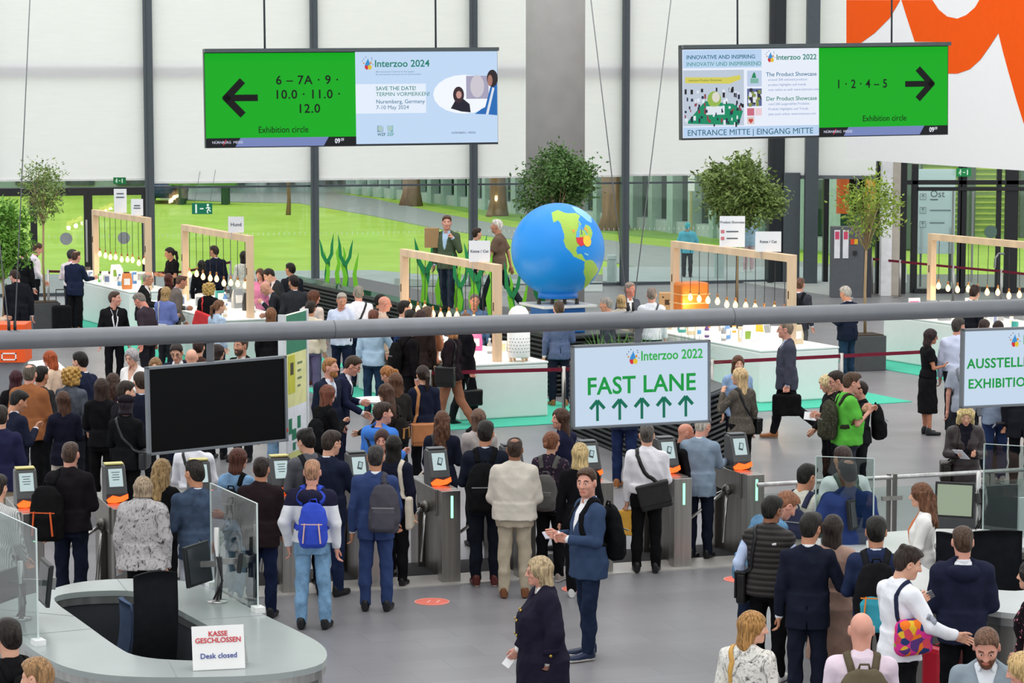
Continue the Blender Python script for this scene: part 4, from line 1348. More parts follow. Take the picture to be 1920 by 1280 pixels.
# goods on the tables
KINDS = ('bottle', 'carton', 'bag', 'jar', 'brochure')
CN = {'white': 'f0f0f0', 'amber': 'e0a030', 'pink': 'd85a9a', 'green': '5aa83c', 'blue': '5a8ac8', 'brown': '9a6a44', 'grey': 'a0a4a8', 'purple': '6a4a8a', 'beige': 'd8c8a8', 'teal': '3a9a94', 'orange': 'e08a4a', 'black': '2a2a2c'}
def product(kind, c, rz, cn, label, group, s=1.0):
    t = thing(kind, label, kind, c, rz, group)
    M = wm(t)
    m = mat(CN[cn], .4, 0, .05)
    q = MB(M)
    if kind == 'bottle':
        q.lathe([(.04 * s, 0), (.042 * s, .01), (.042 * s, .15 * s), (.018 * s, .19 * s), (.016 * s, .22 * s)], n=16); q.build('body', m, t, True)
        q = MB(M); q.lathe([(.02 * s, .22 * s), (.02 * s, .25 * s)], n=12); q.build('cap', M_WHITE if cn != 'white' else mat('3a7ab8', .4), t)
        q = MB(M); q.lathe([(.0432 * s, .04 * s), (.0432 * s, .12 * s)], n=16); q.build('band', M_WHITE if cn != 'white' else mat('6aa8d8', .4), t, True)
    elif kind == 'carton':
        q.box((0, 0, .11 * s), (.15 * s, .08 * s, .22 * s)); q.build('box', m, t, bev=.003)
        q = MB(M); q.box((0, -.041 * s, .12 * s), (.11 * s, .003, .12 * s)); q.build('panel', M_WHITE if cn != 'white' else mat('7a8ab0', .5), t)
    elif kind == 'bag':
        V = [(-.1, -.05, 0), (.1, -.05, 0), (.1, .05, 0), (-.1, .05, 0), (-.11, -.04, .15), (.11, -.04, .15), (.11, .04, .15), (-.11, .04, .15), (-.09, -.006, .32), (.09, -.006, .32), (.09, .006, .32), (-.09, .006, .32)]
        q._add([(a * s, b * s, d * s) for a, b, d in V], [(3, 2, 1, 0)] + [(i + k, (i + 1) % 4 + k, (i + 1) % 4 + k + 4, i + k + 4) for k in (0, 4) for i in range(4)] + [(8, 9, 10, 11)])
        q.build('pouch', m, t, bev=.01)
        q = MB(M); q.box((0, -.046 * s, .15 * s), (.12 * s, .012, .13 * s)); q.build('band', M_WHITE if cn != 'white' else mat('8ab04a', .5), t)
    elif kind == 'jar':
        q.lathe([(.055 * s, 0), (.06 * s, .01), (.06 * s, .1 * s), (.05 * s, .12 * s)], n=18); q.build('body', m, t, True)
        q = MB(M); q.lathe([(.055 * s, .12 * s), (.055 * s, .145 * s)], n=18); q.build('lid', M_BLACK if cn == 'white' else M_WHITE, t)
    else:
        q._add([(-.1 * s, 0, 0), (.1 * s, 0, 0), (.1 * s, .07, .29 * s), (-.1 * s, .07, .29 * s), (-.1 * s, .006, 0), (.1 * s, .006, 0), (.1 * s, .076, .29 * s), (-.1 * s, .076, .29 * s)], [(0, 1, 2, 3), (5, 4, 7, 6), (0, 4, 5, 1), (1, 5, 6, 2), (2, 6, 7, 3), (3, 7, 4, 0)])
        q.build('board', M_WHITE, t)
        q = MB(M); q._add([(-.08 * s, -.0, .1 * s), (.08 * s, -.0, .1 * s), (.08 * s, .034, .24 * s), (-.08 * s, .034, .24 * s)], [(0, 1, 2, 3)])
        q.v = [tuple(Vector(v) + Vector((M.to_3x3() @ Vector((0, .018, 0))))) for v in q.v]
        q.build('picture', m, t)
    return t
TN = ('far left table', 'table second from left', 'middle table', 'table right of the globe', 'far right table')
for fi, n in ((0, 20), (1, 13), (2, 14), (3, 24), (4, 14)):
    A_, B_, u, w, hw = FR[fi]
    R = random.Random(90 + fi)
    cnt = {}
    seq = []
    for k in range(n):
        kd = R.choice(KINDS) if fi != 0 else R.choice(('brochure', 'bag', 'carton', 'bottle'))
        cn = R.choice(('white', 'white', 'white', 'grey', 'beige', 'blue') if k % 3 else tuple(CN))
        f = .06 + (k // 2) / (n / 2) * .92 + R.uniform(-.02, .02)
        off = (-.45 if k % 2 == 0 else .42) * hw / .8 + R.uniform(-.12, .12)
        seq.append((f, off, kd, cn))
    seq.sort(reverse=True)
    for f, off, kd, cn in seq:
        key = (kd, cn)
        cnt[key] = cnt.get(key, 0) + 1
        p = A_.lerp(B_, f) + w * off
        side = 'left' if off < 0 else 'right'
        lab = '%s %s on the %s, %s such from its near end' % (cn, kd if kd != 'brochure' else 'standing brochure', TN[fi], ORD[cnt[key] - 1])
        product(kd, Vector((p.x, p.y, .936)), R.uniform(-.5, .9), cn, lab, 'goods on the showcase tables', R.uniform(.85, 1.25))
# white food container with wooden feet at the near end of the middle table
A_, B_, u, w, hw = FR[2]
p = B_ + u * .12 + w * .34
p.z = .936
t = thing('pet_feeder', 'tall white perforated container with wooden feet at the near end of the middle table', 'container', p)
M = wm(t)
q = MB(M); q.lathe([(.185, .07), (.19, .09), (.19, .62)], n=36); bd = q.build('body', M_WHITE, t, True)
q = MB(M); q.lathe([(.19, .62), (.186, .72), (.165, .82), (.12, .89), (.05, .925), (.01, .93)], n=36); q.build('dome', mat('f6f6f6', .3, 0, .01), t, True)
q = MB(M)
for r_ in range(5):
    for k in range(22):
        an = k * .2856 + r_ * .14
        q.tube([(.188 * math.cos(an), .188 * math.sin(an), .17 + r_ * .055), (.1915 * math.cos(an), .1915 * math.sin(an), .17 + r_ * .055)], .009, 8)
q.build('holes', mat('6a6c6e', .6), bd)
for k in range(4):
    an = k * 1.57 + .5
    q = MB(M); q.tube([(.15 * math.cos(an), .15 * math.sin(an), .0), (.15 * math.cos(an), .15 * math.sin(an), .08)], [.022, .032], 10); q.build('foot', M_WOOD, t, True)
# orange crate and cardboard box by the right frame
A_, B_, u, w, hw = FR[3]
p = A_ + u * .15 + w * .12
t = thing('orange_crate', 'translucent looking orange crate at the far end of the table right of the globe', 'crate', (p.x, p.y, .936))
M = wm(t) @ Matrix.Rotation(.44, 4, 'Z')
q = MB(M); q.box((.12, 0, .42), (.6, .5, .84)); q.build('shell', mat('dc7a2c', .35, 0, .1), t, bev=.05)
q = MB(M); q.box((.12, 0, .45), (.612, .512, .02)); q.box((.12, 0, .62), (.612, .512, .015)); q.build('band', mat('f2c48a', .4), t)
q = MB(M)
for k in range(2):
    q.box((-.03 + k * .2, -.252, .25), (.05, .01, .16))
q.build('slot', mat('6a3010', .6), t)
p = atd(1252, 552, 50)
t = thing('cardboard_box', 'brown cardboard box left of the right light frame', 'box', (p.x, 50, .936))
q = MB(); q.box((p.x, 50, 1.2), (.34, .3, .52)); q.build('box', mat('c09a6c', .7, 0, .05), t, bev=.01)
q = MB(); q.box((p.x - .02, 49.846, 1.28), (.09, .004, .1)); q.box((p.x - .1, 49.846, 1.38), (.03, .004, .03)); q.box((p.x + .11, 49.846, 1.3), (.04, .004, .08)); q.build('print', mat('4a3826', .7), t)
# ------------------------------------------------------------------ slatted ventilation blocks with planting, seaweed cut-outs
S0, S1 = Vector((-5.03, 58.2, 0)), Vector((.75, 45.2, 0))
M_SLAT = mat('3a3b3e', .4, .3, .06)
def slat_block(label, P, h, n, glassy=True):
    """closed footprint P clad in level slats"""
    c = sum((Vector((*p, 0)) for p in P), Vector()) / len(P)
    OBST.append(list(P))
    t = thing('slatted_block', label, 'ventilation block', c)
    q = MB(); q.prism([tuple(Vector((*p, 0)).lerp(c, .03).xy) for p in P], .0, h - .06); q.build('core', mat('151517', .8), t)
    q = MB()
    for k in range(n):
        z = h * (k + .5) / n
        for i in range(len(P)):
            a, b = Vector((*P[i], z)), Vector((*P[(i + 1) % len(P)], z))
            q.bar(a, b, .09, h / n * .45)
    q.build('slats', M_SLAT, t)
    for p in P:
        q = MB(); q.bar((*p, 0), (*p, h), .06); q.build('corner_post', mat('8a8678', .5), t)
    q = MB(); q.prism(list(P), h - .05, h); q.build('top', mat('55585a', .6), t)
    return t
d = (S1 - S0).normalized()
wv = Vector((-d.y, d.x, 0))
sb = slat_block('long dark slatted block running back beside the middle frame', [tuple(S0.xy), tuple(S1.xy), tuple((S1 + wv * 1.6).xy), tuple((S0 + wv * 1.6).xy)], 1.08, 13)
q = MB(); q.bar(S0 + Vector((0, 0, 1.14)), S1 + Vector((0, 0, 1.14)), .03, .1); q.build('glass_edge', glass('9fd8b8', .1), sb)
P2 = [tuple(atz(1072, 812).xy), tuple(atz(1290, 905).xy), tuple(atz(1364, 868).xy), tuple(atz(1190, 790).xy)]
sb2 = slat_block('dark slatted planter block below the fast lane screen', P2, 1.15, 15)
def grass_tuft(c, n, L, parent, seed, m):
    R = random.Random(seed)
    V, F = [], []
    for k in range(n):
        an = R.uniform(0, 6.283)
        l = L * R.uniform(.6, 1.1)
        sp = R.uniform(.25, .9)
        d_ = Vector((math.cos(an), math.sin(an), 0))
        sd = Vector((-d_.y, d_.x, 0)) * R.uniform(.008, .016)
        i = len(V)
        for j in range(6):
            f = j / 5
            p = c + d_ * (l * sp * f) + Vector((0, 0, l * (f * 1.05 - sp * f * f * .95)))
            ww = sd * (1 - f * .9)
            V += [tuple(p - ww), tuple(p + ww)]
        F += [(i + 2 * j, i + 2 * j + 1, i + 2 * j + 3, i + 2 * j + 2) for j in range(5)]
    return mesh_obj('foliage', V, F, m, parent, smooth=False)
M_FOL = mat('4e7f34', .55, 0, .4, 4)
c2 = sum((Vector((*p, 0)) for p in P2), Vector()) / 4
for k, (px, py) in enumerate(((1125, 668), (1160, 660), (1195, 652), (1235, 655), (1265, 645), (1290, 660))):
    p = atd(px, py, 39.6 - .35 * k)
    p = Vector((p.x, p.y, 1.15))
    if k > 3: p = Vector((p.x + .1, 38.0, 1.15))
    t = thing('ornamental_grass', 'grass plant on the slatted block behind the fast lane screen, %s from the left' % ORD[k], 'plant', p, 0, 'grasses on the slatted block')
    grass_tuft(p, 95, .85, t, k, M_FOL)
    q = MB(); q.lathe([(.12, 0), (.1, .06)], p, 12); q.build('root_ball', mat('4a3a2a', .9), t)
def ribbon(pts, ws, m, name, parent, th=.02):
    """flat cut-out of plywood: centre line and half widths in the x-z plane"""
    L, Rr = [], []
    for i, (p, w_) in enumerate(zip(pts, ws)):
        a, b = Vector(pts[max(i - 1, 0)]), Vector(pts[min(i + 1, len(pts) - 1)])
        d_ = (b - a).normalized()
        nrm = Vector((d_.z, 0, -d_.x))
        L.append(Vector(p) - nrm * w_); Rr.append(Vector(p) + nrm * w_)
    V = []
    for y in (-th / 2, th / 2):
        V += [tuple(v + Vector((0, y, 0))) for v in L + Rr]
    n = len(pts); F = []
    for i in range(n - 1):
        F += [(i, n + i, n + i + 1, i + 1), (2 * n + i, 2 * n + i + 1, 3 * n + i + 1, 3 * n + i), (i, i + 1, 2 * n + i + 1, 2 * n + i), (n + i, 3 * n + i, 3 * n + i + 1, n + i + 1)]
    return mesh_obj(name, V, F, m, parent, smooth=False)
M_DG, M_BG = mat('148a4c', .5, 0, .05), mat('7ad02c', .5, 0, .05)
def seaweed(px, t_, h, sx, lab):
    p = S0 + d * t_ + wv * .35
    p = p + d * 0
    t = thing('seaweed_cutout', lab, 'decoration', (p.x, p.y, 1.08), 0, 'green seaweed cut-outs')
    def pt(a, b): return (p.x + a * sx * h, p.y, 1.08 + b * h)
    ribbon([pt(0, 0), pt(.02, .18), pt(-.01, .38), pt(0, .5)], [.05 * h, .042 * h, .045 * h, .055 * h], M_DG, 'stalk', t)
    p.y -= .03
    ribbon([pt(0, .42), pt(-.09, .6), pt(-.1, .8), pt(-.13, 1.0)], [.035 * h, .034 * h, .025 * h, .004], M_DG, 'blade', t)
    p.y -= .03
    ribbon([pt(0, .42), pt(.09, .58), pt(.12, .76), pt(.15, .9)], [.035 * h, .032 * h, .022 * h, .004], M_DG, 'blade', t)
    p2 = p + wv * .12
    def pt2(a, b): return (p2.x + a * sx * h, p2.y, 1.08 + b * h)
    ribbon([pt2(-.12, 0), pt2(-.09, .2), pt2(-.14, .42), pt2(-.1, .62), pt2(-.13, .78)], [.045 * h, .045 * h, .035 * h, .025 * h, .004], M_BG, 'light_blade', t)
    ribbon([pt2(.11, 0), pt2(.08, .25), pt2(.12, .45), pt2(.16, .66)], [.045 * h, .038 * h, .026 * h, .004], M_BG, 'light_blade', t)
for k, (t_, h, sx) in enumerate(((1.45, 1.1, -1), (2.6, 1.15, 1), (7.3, 1.5, -1), (8.3, 1.3, 1), (9.1, 1.15, 1), (9.9, 1.55, -1), (11.6, 1.15, 1), (12.9, 1.1, -1))):
    seaweed(0, t_, h, sx, 'green plywood seaweed on the long slatted block, %s from its far end' % ORD[k])
# ------------------------------------------------------------------ globe on its plinth
GY = 46.0
gc = atd(1046, 468, GY)
GR = 89 / FPX * (GY * math.cos(PITCH) + (CAMH - gc.z) * math.sin(PITCH)) * .985
gl = thing('globe', 'big blue globe with green continents on a plinth', 'globe', (gc.x, gc.y, 1.08))
vd = (Vector((0, 0, CAMH)) - gc).normalized()
gx = Vector((0, 0, 1)).cross(vd).normalized()
gz = vd.cross(gx)
NA = [(1034, 398), (1046, 393), (1060, 399), (1080, 399), (1088, 404), (1084, 412), (1090, 420), (1086, 426), (1094, 432), (1098, 420), (1106, 424), (1111, 436), (1109, 446), (1100, 452), (1092, 457), (1082, 463), (1080, 470), (1083, 477), (1090, 475), (1093, 481), (1098, 488), (1096, 490), (1088, 486), (1076, 481), (1068, 470), (1061, 464), (1057, 452), (1058, 440), (1054, 428), (1051, 418), (1046, 413), (1038, 417), (1036, 411)]
SA = [(1096, 489), (1104, 487), (1112, 488), (1118, 496), (1123, 505), (1119, 514), (1111, 524), (1104, 535), (1096, 545), (1092, 548), (1096, 536), (1098, 522), (1094, 509), (1096, 499)]
GRN = [(1072, 386), (1085, 388), (1099, 395), (1109, 405), (1110, 417), (1102, 414), (1092, 405), (1080, 397)]
CUB = [(1097, 474), (1105, 477), (1102, 479), (1096, 476)]
def inside(P, x, y):
    c = np.zeros(x.shape, bool)
    n = len(P)
    for i in range(n):
        (x1, y1), (x2, y2) = P[i], P[(i + 1) % n]
        if y1 != y2:
            k = ((y1 > y) != (y2 > y)) & (x < (x2 - x1) * (y - y1) / (y2 - y1) + x1)
            c ^= k
    return c
nu, nv = 330, 220
th = np.linspace(0, math.pi, nv + 1)[:, None]
ph = np.linspace(0, 2 * math.pi, nu, endpoint=False)[None, :]
D = np.stack([np.sin(th) * np.cos(ph), np.sin(th) * np.sin(ph), np.cos(th) * np.ones_like(ph)], -1).reshape(-1, 3)
keep = 1.0
V = D * GR + np.array(gc)
i0 = (np.arange(nv)[:, None] * nu + np.arange(nu)[None, :])
i1 = (np.arange(nv)[:, None] * nu + (np.arange(nu)[None, :] + 1) % nu)
F = np.stack([i0, i0 + nu, i1 + nu, i1], -1).reshape(-1, 4)
Cn = D[F].mean(1)
fx_, fz_, fy_ = Cn @ np.array(gx), Cn @ np.array(gz), Cn @ np.array(vd)
PX, PY = 1046 + 89 * fx_, 468 - 89 * fz_
mi = np.zeros(len(F), int)
front = fy_ > 0
for P_, k in ((NA, 1), (SA, 1), (GRN, 2), (CUB, 2)):
    mi[front & inside(P_, PX, PY)] = k
mi[(fy_ < -.1) & (np.sin(fx_ * 5 + 1) * np.cos(fz_ * 4) + .4 * np.sin(9 * fz_) > .55)] = 1
mesh_obj('sphere', V, F, [mat('148ae2', .38, 0, .03, 1.5), mat('a4c84e', .45, 0, .12, 1.5), mat('8ecbe0', .45, 0, .05)], gl, mi)
q = MB(); zt = gc.z - GR * .93
q.lathe([(GR * .43, 1.70), (GR * .42, zt + .02), (GR * .36, zt + .06)], (gc.x, gc.y, 0), 40); q.build('collar', mat('1478d2', .4), gl, True)
q = MB(); q.box((gc.x, gc.y, 1.57), (1.06, 1.06, .05), rz=.44); q.build('base_plate', mat('d8d8d6', .4), gl, bev=.01)
for a in (-.34, -.1, .12, .34):
    q = MB(); q.lathe([(.04, 0), (.03, .1)], (gc.x + a, gc.y - .2, 1.6), 10); q.build('foot', M_BLACK, gl)
q = MB(); q.box((gc.x, gc.y, 1.32), (.75, .75, .47), rz=.44); q.build('plinth', mat('1c6cc0', .4), gl, bev=.02)
MG = panelM(gc + vd * 0, gx, gz)
# emblem lying on the globe
ec = gc + (gx * (45 / 89) + gz * (27 / 89) + vd * math.sqrt(1 - (45 / 89) ** 2 - (27 / 89) ** 2)) * (GR + .004)
en = (ec - gc).normalized()
ex = (Vector((0, 0, 1)).cross(en)).normalized()
ME = panelM(ec, ex, en.cross(ex))
def eg(pts, c, o):
    P_ = []
    for a, b in pts:
        w_ = ME @ Vector((a, 0, b))
        P_.append(gc + (w_ - gc).normalized() * (GR + o))
    n = len(P_)
    q = MB(); q._add([tuple(v) for v in P_] + [tuple(gc + (v - gc) * .99) for v in P_], [tuple(range(n)), tuple(range(2 * n - 1, n - 1, -1))] + [(i, n + i, n + (i + 1) % n, (i + 1) % n) for i in range(n)])
    q.build('emblem', mat(c, .45, 0, .04), gl)
s_ = .36
eg([(-.42 * s_, .12 * s_), (-.5 * s_, .35 * s_), (-.3 * s_, .32 * s_)], 'e8a040', .006)
eg([(.42 * s_, .12 * s_), (.42 * s_, .42 * s_), (.2 * s_, .42 * s_)], 'e8a040', .006)
eg([(-.36 * s_, -.12 * s_), (-.28 * s_, .15 * s_), (-.05 * s_, .5 * s_), (.03 * s_, .78 * s_), (.08 * s_, .5 * s_), (.3 * s_, .15 * s_), (.38 * s_, -.12 * s_)], '58aeea', .008)
eg([(-.36 * s_, -.1 * s_), (-.34 * s_, -.36 * s_), (-.16 * s_, -.56 * s_), (.04 * s_, -.5 * s_), (.06 * s_, -.1 * s_)], 'dc2c40', .010)
eg([(.26 * s_ + .26 * s_ * math.cos(k * .5236), -.3 * s_ + .3 * s_ * math.sin(k * .5236)) for k in range(12)], 'f0cc3c', .012)
eg([(-.02 * s_, .05 * s_), (.02 * s_, .05 * s_), (.06 * s_, .42 * s_)], '2c6cb0', .013)
# ------------------------------------------------------------------ potted trees, kiosk, stanchions, stele, odd furniture
M_BARK = mat('a08868', .8, 0, .2, 8, (1, 1, .2))
def potted_tree(label, px, Y, ztop, zlow, r, n, s, col, pot, seed, trunk_r=.03, multi=1):
    x = (px - 960) / FPX * (Y * math.cos(PITCH) + .5)
    t = thing('potted_tree', label, 'tree', (x, Y, 0), 0, 'potted trees of the hall')
    q = MB()
    q.box((x, Y, pot / 2), (.62, .62, pot), rz=.3); pt = q.build('pot', mat('4b4d50', .55), t, bev=.01)
    q = MB(); q.box((x, Y, pot + .004), (.54, .54, .03), rz=.3); q.build('soil', mat('3a2f26', .9), pt)
    OBST.append((x, Y, .38))
    R = random.Random(seed)
    cz = (ztop + zlow) / 2
    q = MB(); q.tube([(x, Y, pot), (x + R.uniform(-.03, .03), Y, (pot + zlow) / 2), (x, Y, zlow + .05)], [trunk_r, trunk_r * .9, trunk_r * .8], 10)
    q.build('trunk', M_BARK, t, True)
    q = MB()
    for k in range(16):
        an, el = R.uniform(0, 6.28), R.uniform(.35, 1.3)
        e = Vector((r * .8 * math.cos(an) * math.cos(el), r * .8 * math.sin(an) * math.cos(el), (ztop - zlow) * .85 * math.sin(el)))
        q.tube([Vector((x, Y, zlow - .05)), Vector((x, Y, zlow)) + e * .5 + Vector((0, 0, .05)), Vector((x, Y, zlow)) + e], [.014, .01, .005], 6)
    q.build('branches', M_BARK, t, True)
    leaves((x, Y, cz), (r, r, (ztop - zlow) / 2), n, s, 'foliage', mat(col, .5, 0, .35, 4), t, seed, .35, 44)
    return t
potted_tree('round dense potted tree right behind the globe', 1045, 52, 4.35, 2.75, .8, 9000, .1, '54763c', .5, 11)
potted_tree('wide bushy potted tree behind the frame right of the globe', 1382, 55, 4.1, 2.4, 1.02, 8000, .12, '768c48', .5, 12)
potted_tree('airy light green potted tree beside the ticket machine', 1622, 49.5, 3.9, 2.35, .66, 1500, .1, '8aa23c', .68, 13)
potted_tree('thin potted olive tree at the far left', 84, 57.5, 3.95, 2.4, .62, 1500, .1, '7d9450', .62, 14)
potted_tree('leafy bush tree cut off by the left picture edge', 6, 53, 3.15, 1.45, .62, 3400, .13, '6a9a3a', .6, 15)
q = MB(); Y = 66
a, b = atd(1560, 425, Y), atd(1612, 546, Y)
kz = a.z
t = thing('ticket_machine', 'tall dark grey machine with two white notices behind the airy tree', 'machine', ((a.x + b.x) / 2, Y, 0))
q.box(((a.x + b.x) / 2 + .05, Y + .2, kz / 2), (b.x - a.x + .1, .4, kz)); q.build('cabinet', mat('56595e', .5), t, bev=.01)
q = MB(); q.box((b.x + .2, Y + .3, kz / 2 - .02), (.22, .5, kz - .04)); q.build('side_panel', mat('34363a', .5), t)
for k, px in enumerate((1569.5, 1585.5)):
    p0, p1 = atd(px - 5, 431, Y), atd(px + 5, 484, Y)
    q = MB(); q.box(((p0.x + p1.x) / 2, Y - .01, (p0.z + p1.z) / 2), (p1.x - p0.x, .02, p0.z - p1.z)); nt_ = q.build('notice', mat('e4e4e8', .5), t)
    q = MB(); q.box(((p0.x + p1.x) / 2, Y - .022, p0.z - .14), (p1.x - p0.x - .04, .006, .2)); q.build('picture', mat('d0486a', .5), nt_)
for px, c in ((1598, 'd8472c'), (1605, 'e8b020')):
    p = atd(px, 453, Y); q = MB(); q.box((p.x, Y - .01, p.z), (.09, .02, .14)); q.build('button_plate', mat(c, .4), t)
p = atd(1603, 474, Y); q = MB(); q.box((p.x, Y - .03, p.z), (.09, .06, .1)); q.build('reader', M_BLACK, t)
def stanchions(pts, z, col, group, where):
    """belt posts with a belt from each to the next"""
    prev = None
    for k, (p, post) in enumerate(pts):
        if post:
            t = thing('barrier_post', 'slim steel belt post %s, %s from the left' % (where, ORD[k]), 'post', (p.x, p.y, 0), 0, group)
            q = MB(); q.tube([(p.x, p.y, .02), (p.x, p.y, z + .03)], .032, 12); q.build('pole', steel('b5b3ae', .3), t, True)
            q = MB(); q.lathe([(.17, 0), (.17, .012), (.04, .03)], (p.x, p.y, 0), 24); q.build('base', steel('8a8884'), t, True)
    for k in range(len(pts) - 1):
        a, b = pts[k][0], pts[k + 1][0]
        q = MB(); q.bar((a.x, a.y, z - .02), (b.x, b.y, z - .02), .008, .06)
        tag(q.build('barrier_belt', fabric(col)), 'dark red barrier belt %s, %s stretch from the left' % (where, ORD[k]), 'belt', group + ' belts')
stanchions([(atz(806, 697, .97), True), (atz(1057, 690, .97), True), (atz(1335, 677, .97), True), (atz(1578, 665, .97), True), (atz(1742, 657, .97), True)], .97, '8a1f3a', 'front barrier', 'before the showcase tables')
stanchions([(atz(1636, 484, .95), True), (atz(1688, 489, .95), True), (atz(1788, 499, .95), True), (atz(1878, 507, .95), True), (atz(1975, 518, .95), True)], .95, '8a1f3a', 'rear barrier', 'before the right glass doors')
stanchions([(atz(90, 507, .95), True), (atz(262, 511, .95), True), (atz(345, 508, .95), True), (atz(432, 490, .95), True)], .95, '6a3434', 'left rear barrier', 'before the left glass front')
# tall green information stele
A_, B_ = Vector((-2.93, 33.0, 0)), Vector((-2.73, 33.8, 0))
M = panelM(A_, B_ - A_, (0, 0, 1))
W = (B_ - A_).length
OBST.append((-2.83, 33.4, .4))
t = thing('information_stele', 'tall narrow green and yellow information stele behind the black screen', 'sign', (A_ + B_) / 2)
q = MB(M); q.box((W / 2, .04, 1.28), (W, .06, 2.56)); q.build('panel', mat('e8e8d0', .5), t)
q = MB(M); q.box((W + .04, .04, 1.28), (.07, .1, 2.6)); q.box((-.03, .04, 1.28), (.04, .1, 2.6)); q.build('frame', mat('d6dadc', .4), t)
for z0, z1, c in ((2.05, 2.56, '1c7a5c'), (1.35, 2.05, 'dfe0a0'), (.75, 1.35, 'e6ebf2'), (.4, .75, 'd8dc8c'), (0.02, .4, '1c6a50')):
    q = MB(M); q.box((W / 2, .006, (z0 + z1) / 2), (W, .006, z1 - z0)); q.build('print', mat(c, .5), t)
text('Gästeinformation', M, W / 2, 2.3, .105, M_WHITE, t, align='CENTER', off=-.0, bold=.01)
q = MB(M); q.box((.22, .0, 1.78), (.26, .006, .5)); q.build('print', mat('c2c23c', .5), t)
q = MB(M); q.box((.22, -.004, 1.85), (.12, .004, .16)); q.build('icon', mat('3a3a2a', .5), t)
for k in range(4):
    text(('~~~~~~~', '~~~~~', '~~~~~~', '~~~~')[k], M, .46, 1.9 - k * .1, .06, mat('6a7a5c', .6), t, off=-.0)
q = MB(M)
for a, b, c_, d_ in ((.15, 1.1, .12, .2), (.3, .98, .16, .14), (.5, 1.12, .12, .16), (.55, .9, .2, .16), (.3, .82, .1, .1)):
    q.box((a, .0, b), (c_, .006, d_))
q.build('map', mat('1f7a5a', .5), t)
# orange information box at the left edge
a, b = atd(-60, 612, 41), atd(46, 612, 41)
t = thing('information_box', 'orange box on a grey stand at the left picture edge behind the pipe', 'counter', ((a.x + b.x) / 2, 41, 0))
q = MB(); q.box(((a.x + b.x) / 2, 41.3, 1.38), (b.x - a.x, .6, .62)); ob = q.build('box', mat('ee5a1a', .5, 0, .03), t, bev=.01)
q = MB()
for s1, s2, w1, h1 in ((-.22, 0, .02, .12), (.0, 0, .02, .12), (-.11, .05, .24, .02), (-.11, -.05, .24, .02)):
    q.box((b.x - .26 + s1 + .11, 40.995, 1.17 + s2), (w1, .01, h1))
q.build('outline', M_WHITE, ob)
q = MB(); q.box(((a.x + b.x) / 2, 41.35, .53), (b.x - a.x - .1, .45, 1.06)); q.build('stand', mat('8a8d92', .5), t)
# high table in the queue, laptop desk at left
p = atz(705, 748, 1.08)
t = thing('high_table', 'small round white high table between the navy-suited man and the seated-looking group', 'table', (p.x, p.y, 0))
q = MB(); q.lathe([(.34, 1.05), (.35, 1.06), (.35, 1.08)], (p.x, p.y, 0), 32); q.build('tabletop', M_WHITE, t)
q = MB(); q.lathe([(.24, 0), (.22, .02), (.035, .04), (.035, 1.05)], (p.x, p.y, 0), 20); q.build('foot', steel(), t, True)
for k, (dx_, dy_) in enumerate(((-.05, -.05), (.12, .08))):
    q = MB(); q.box((p.x + dx_, p.y + dy_, 1.085 + .004 * k), (.21, .3, .004), rz=.5 + k)
    tag(q.build('paper_sheet', M_WHITE), ('upper', 'lower')[1 - k] + ' white paper sheet lying on the round high table', 'paper', 'papers on the high table')
p = atz(92, 690, 1.1)
t = thing('writing_desk', 'white sloped writing desk among the crowd at the left', 'desk', (p.x, p.y, 0))
MW = Matrix.Translation((p.x, p.y, 0)) @ Matrix.Rotation(.9, 4, 'Z')
q = MB(MW); q.box((0, 0, 1.1), (.55, .42, .03), R=Matrix.Rotation(.5, 3, 'X')); q.build('writing_board', M_WHITE, t)
for sx in (-.23, .23):
    q = MB(MW); q.box((sx, 0, .49), (.05, .22, .98)); q.build('leg', mat('c4c6c8', .5), t)
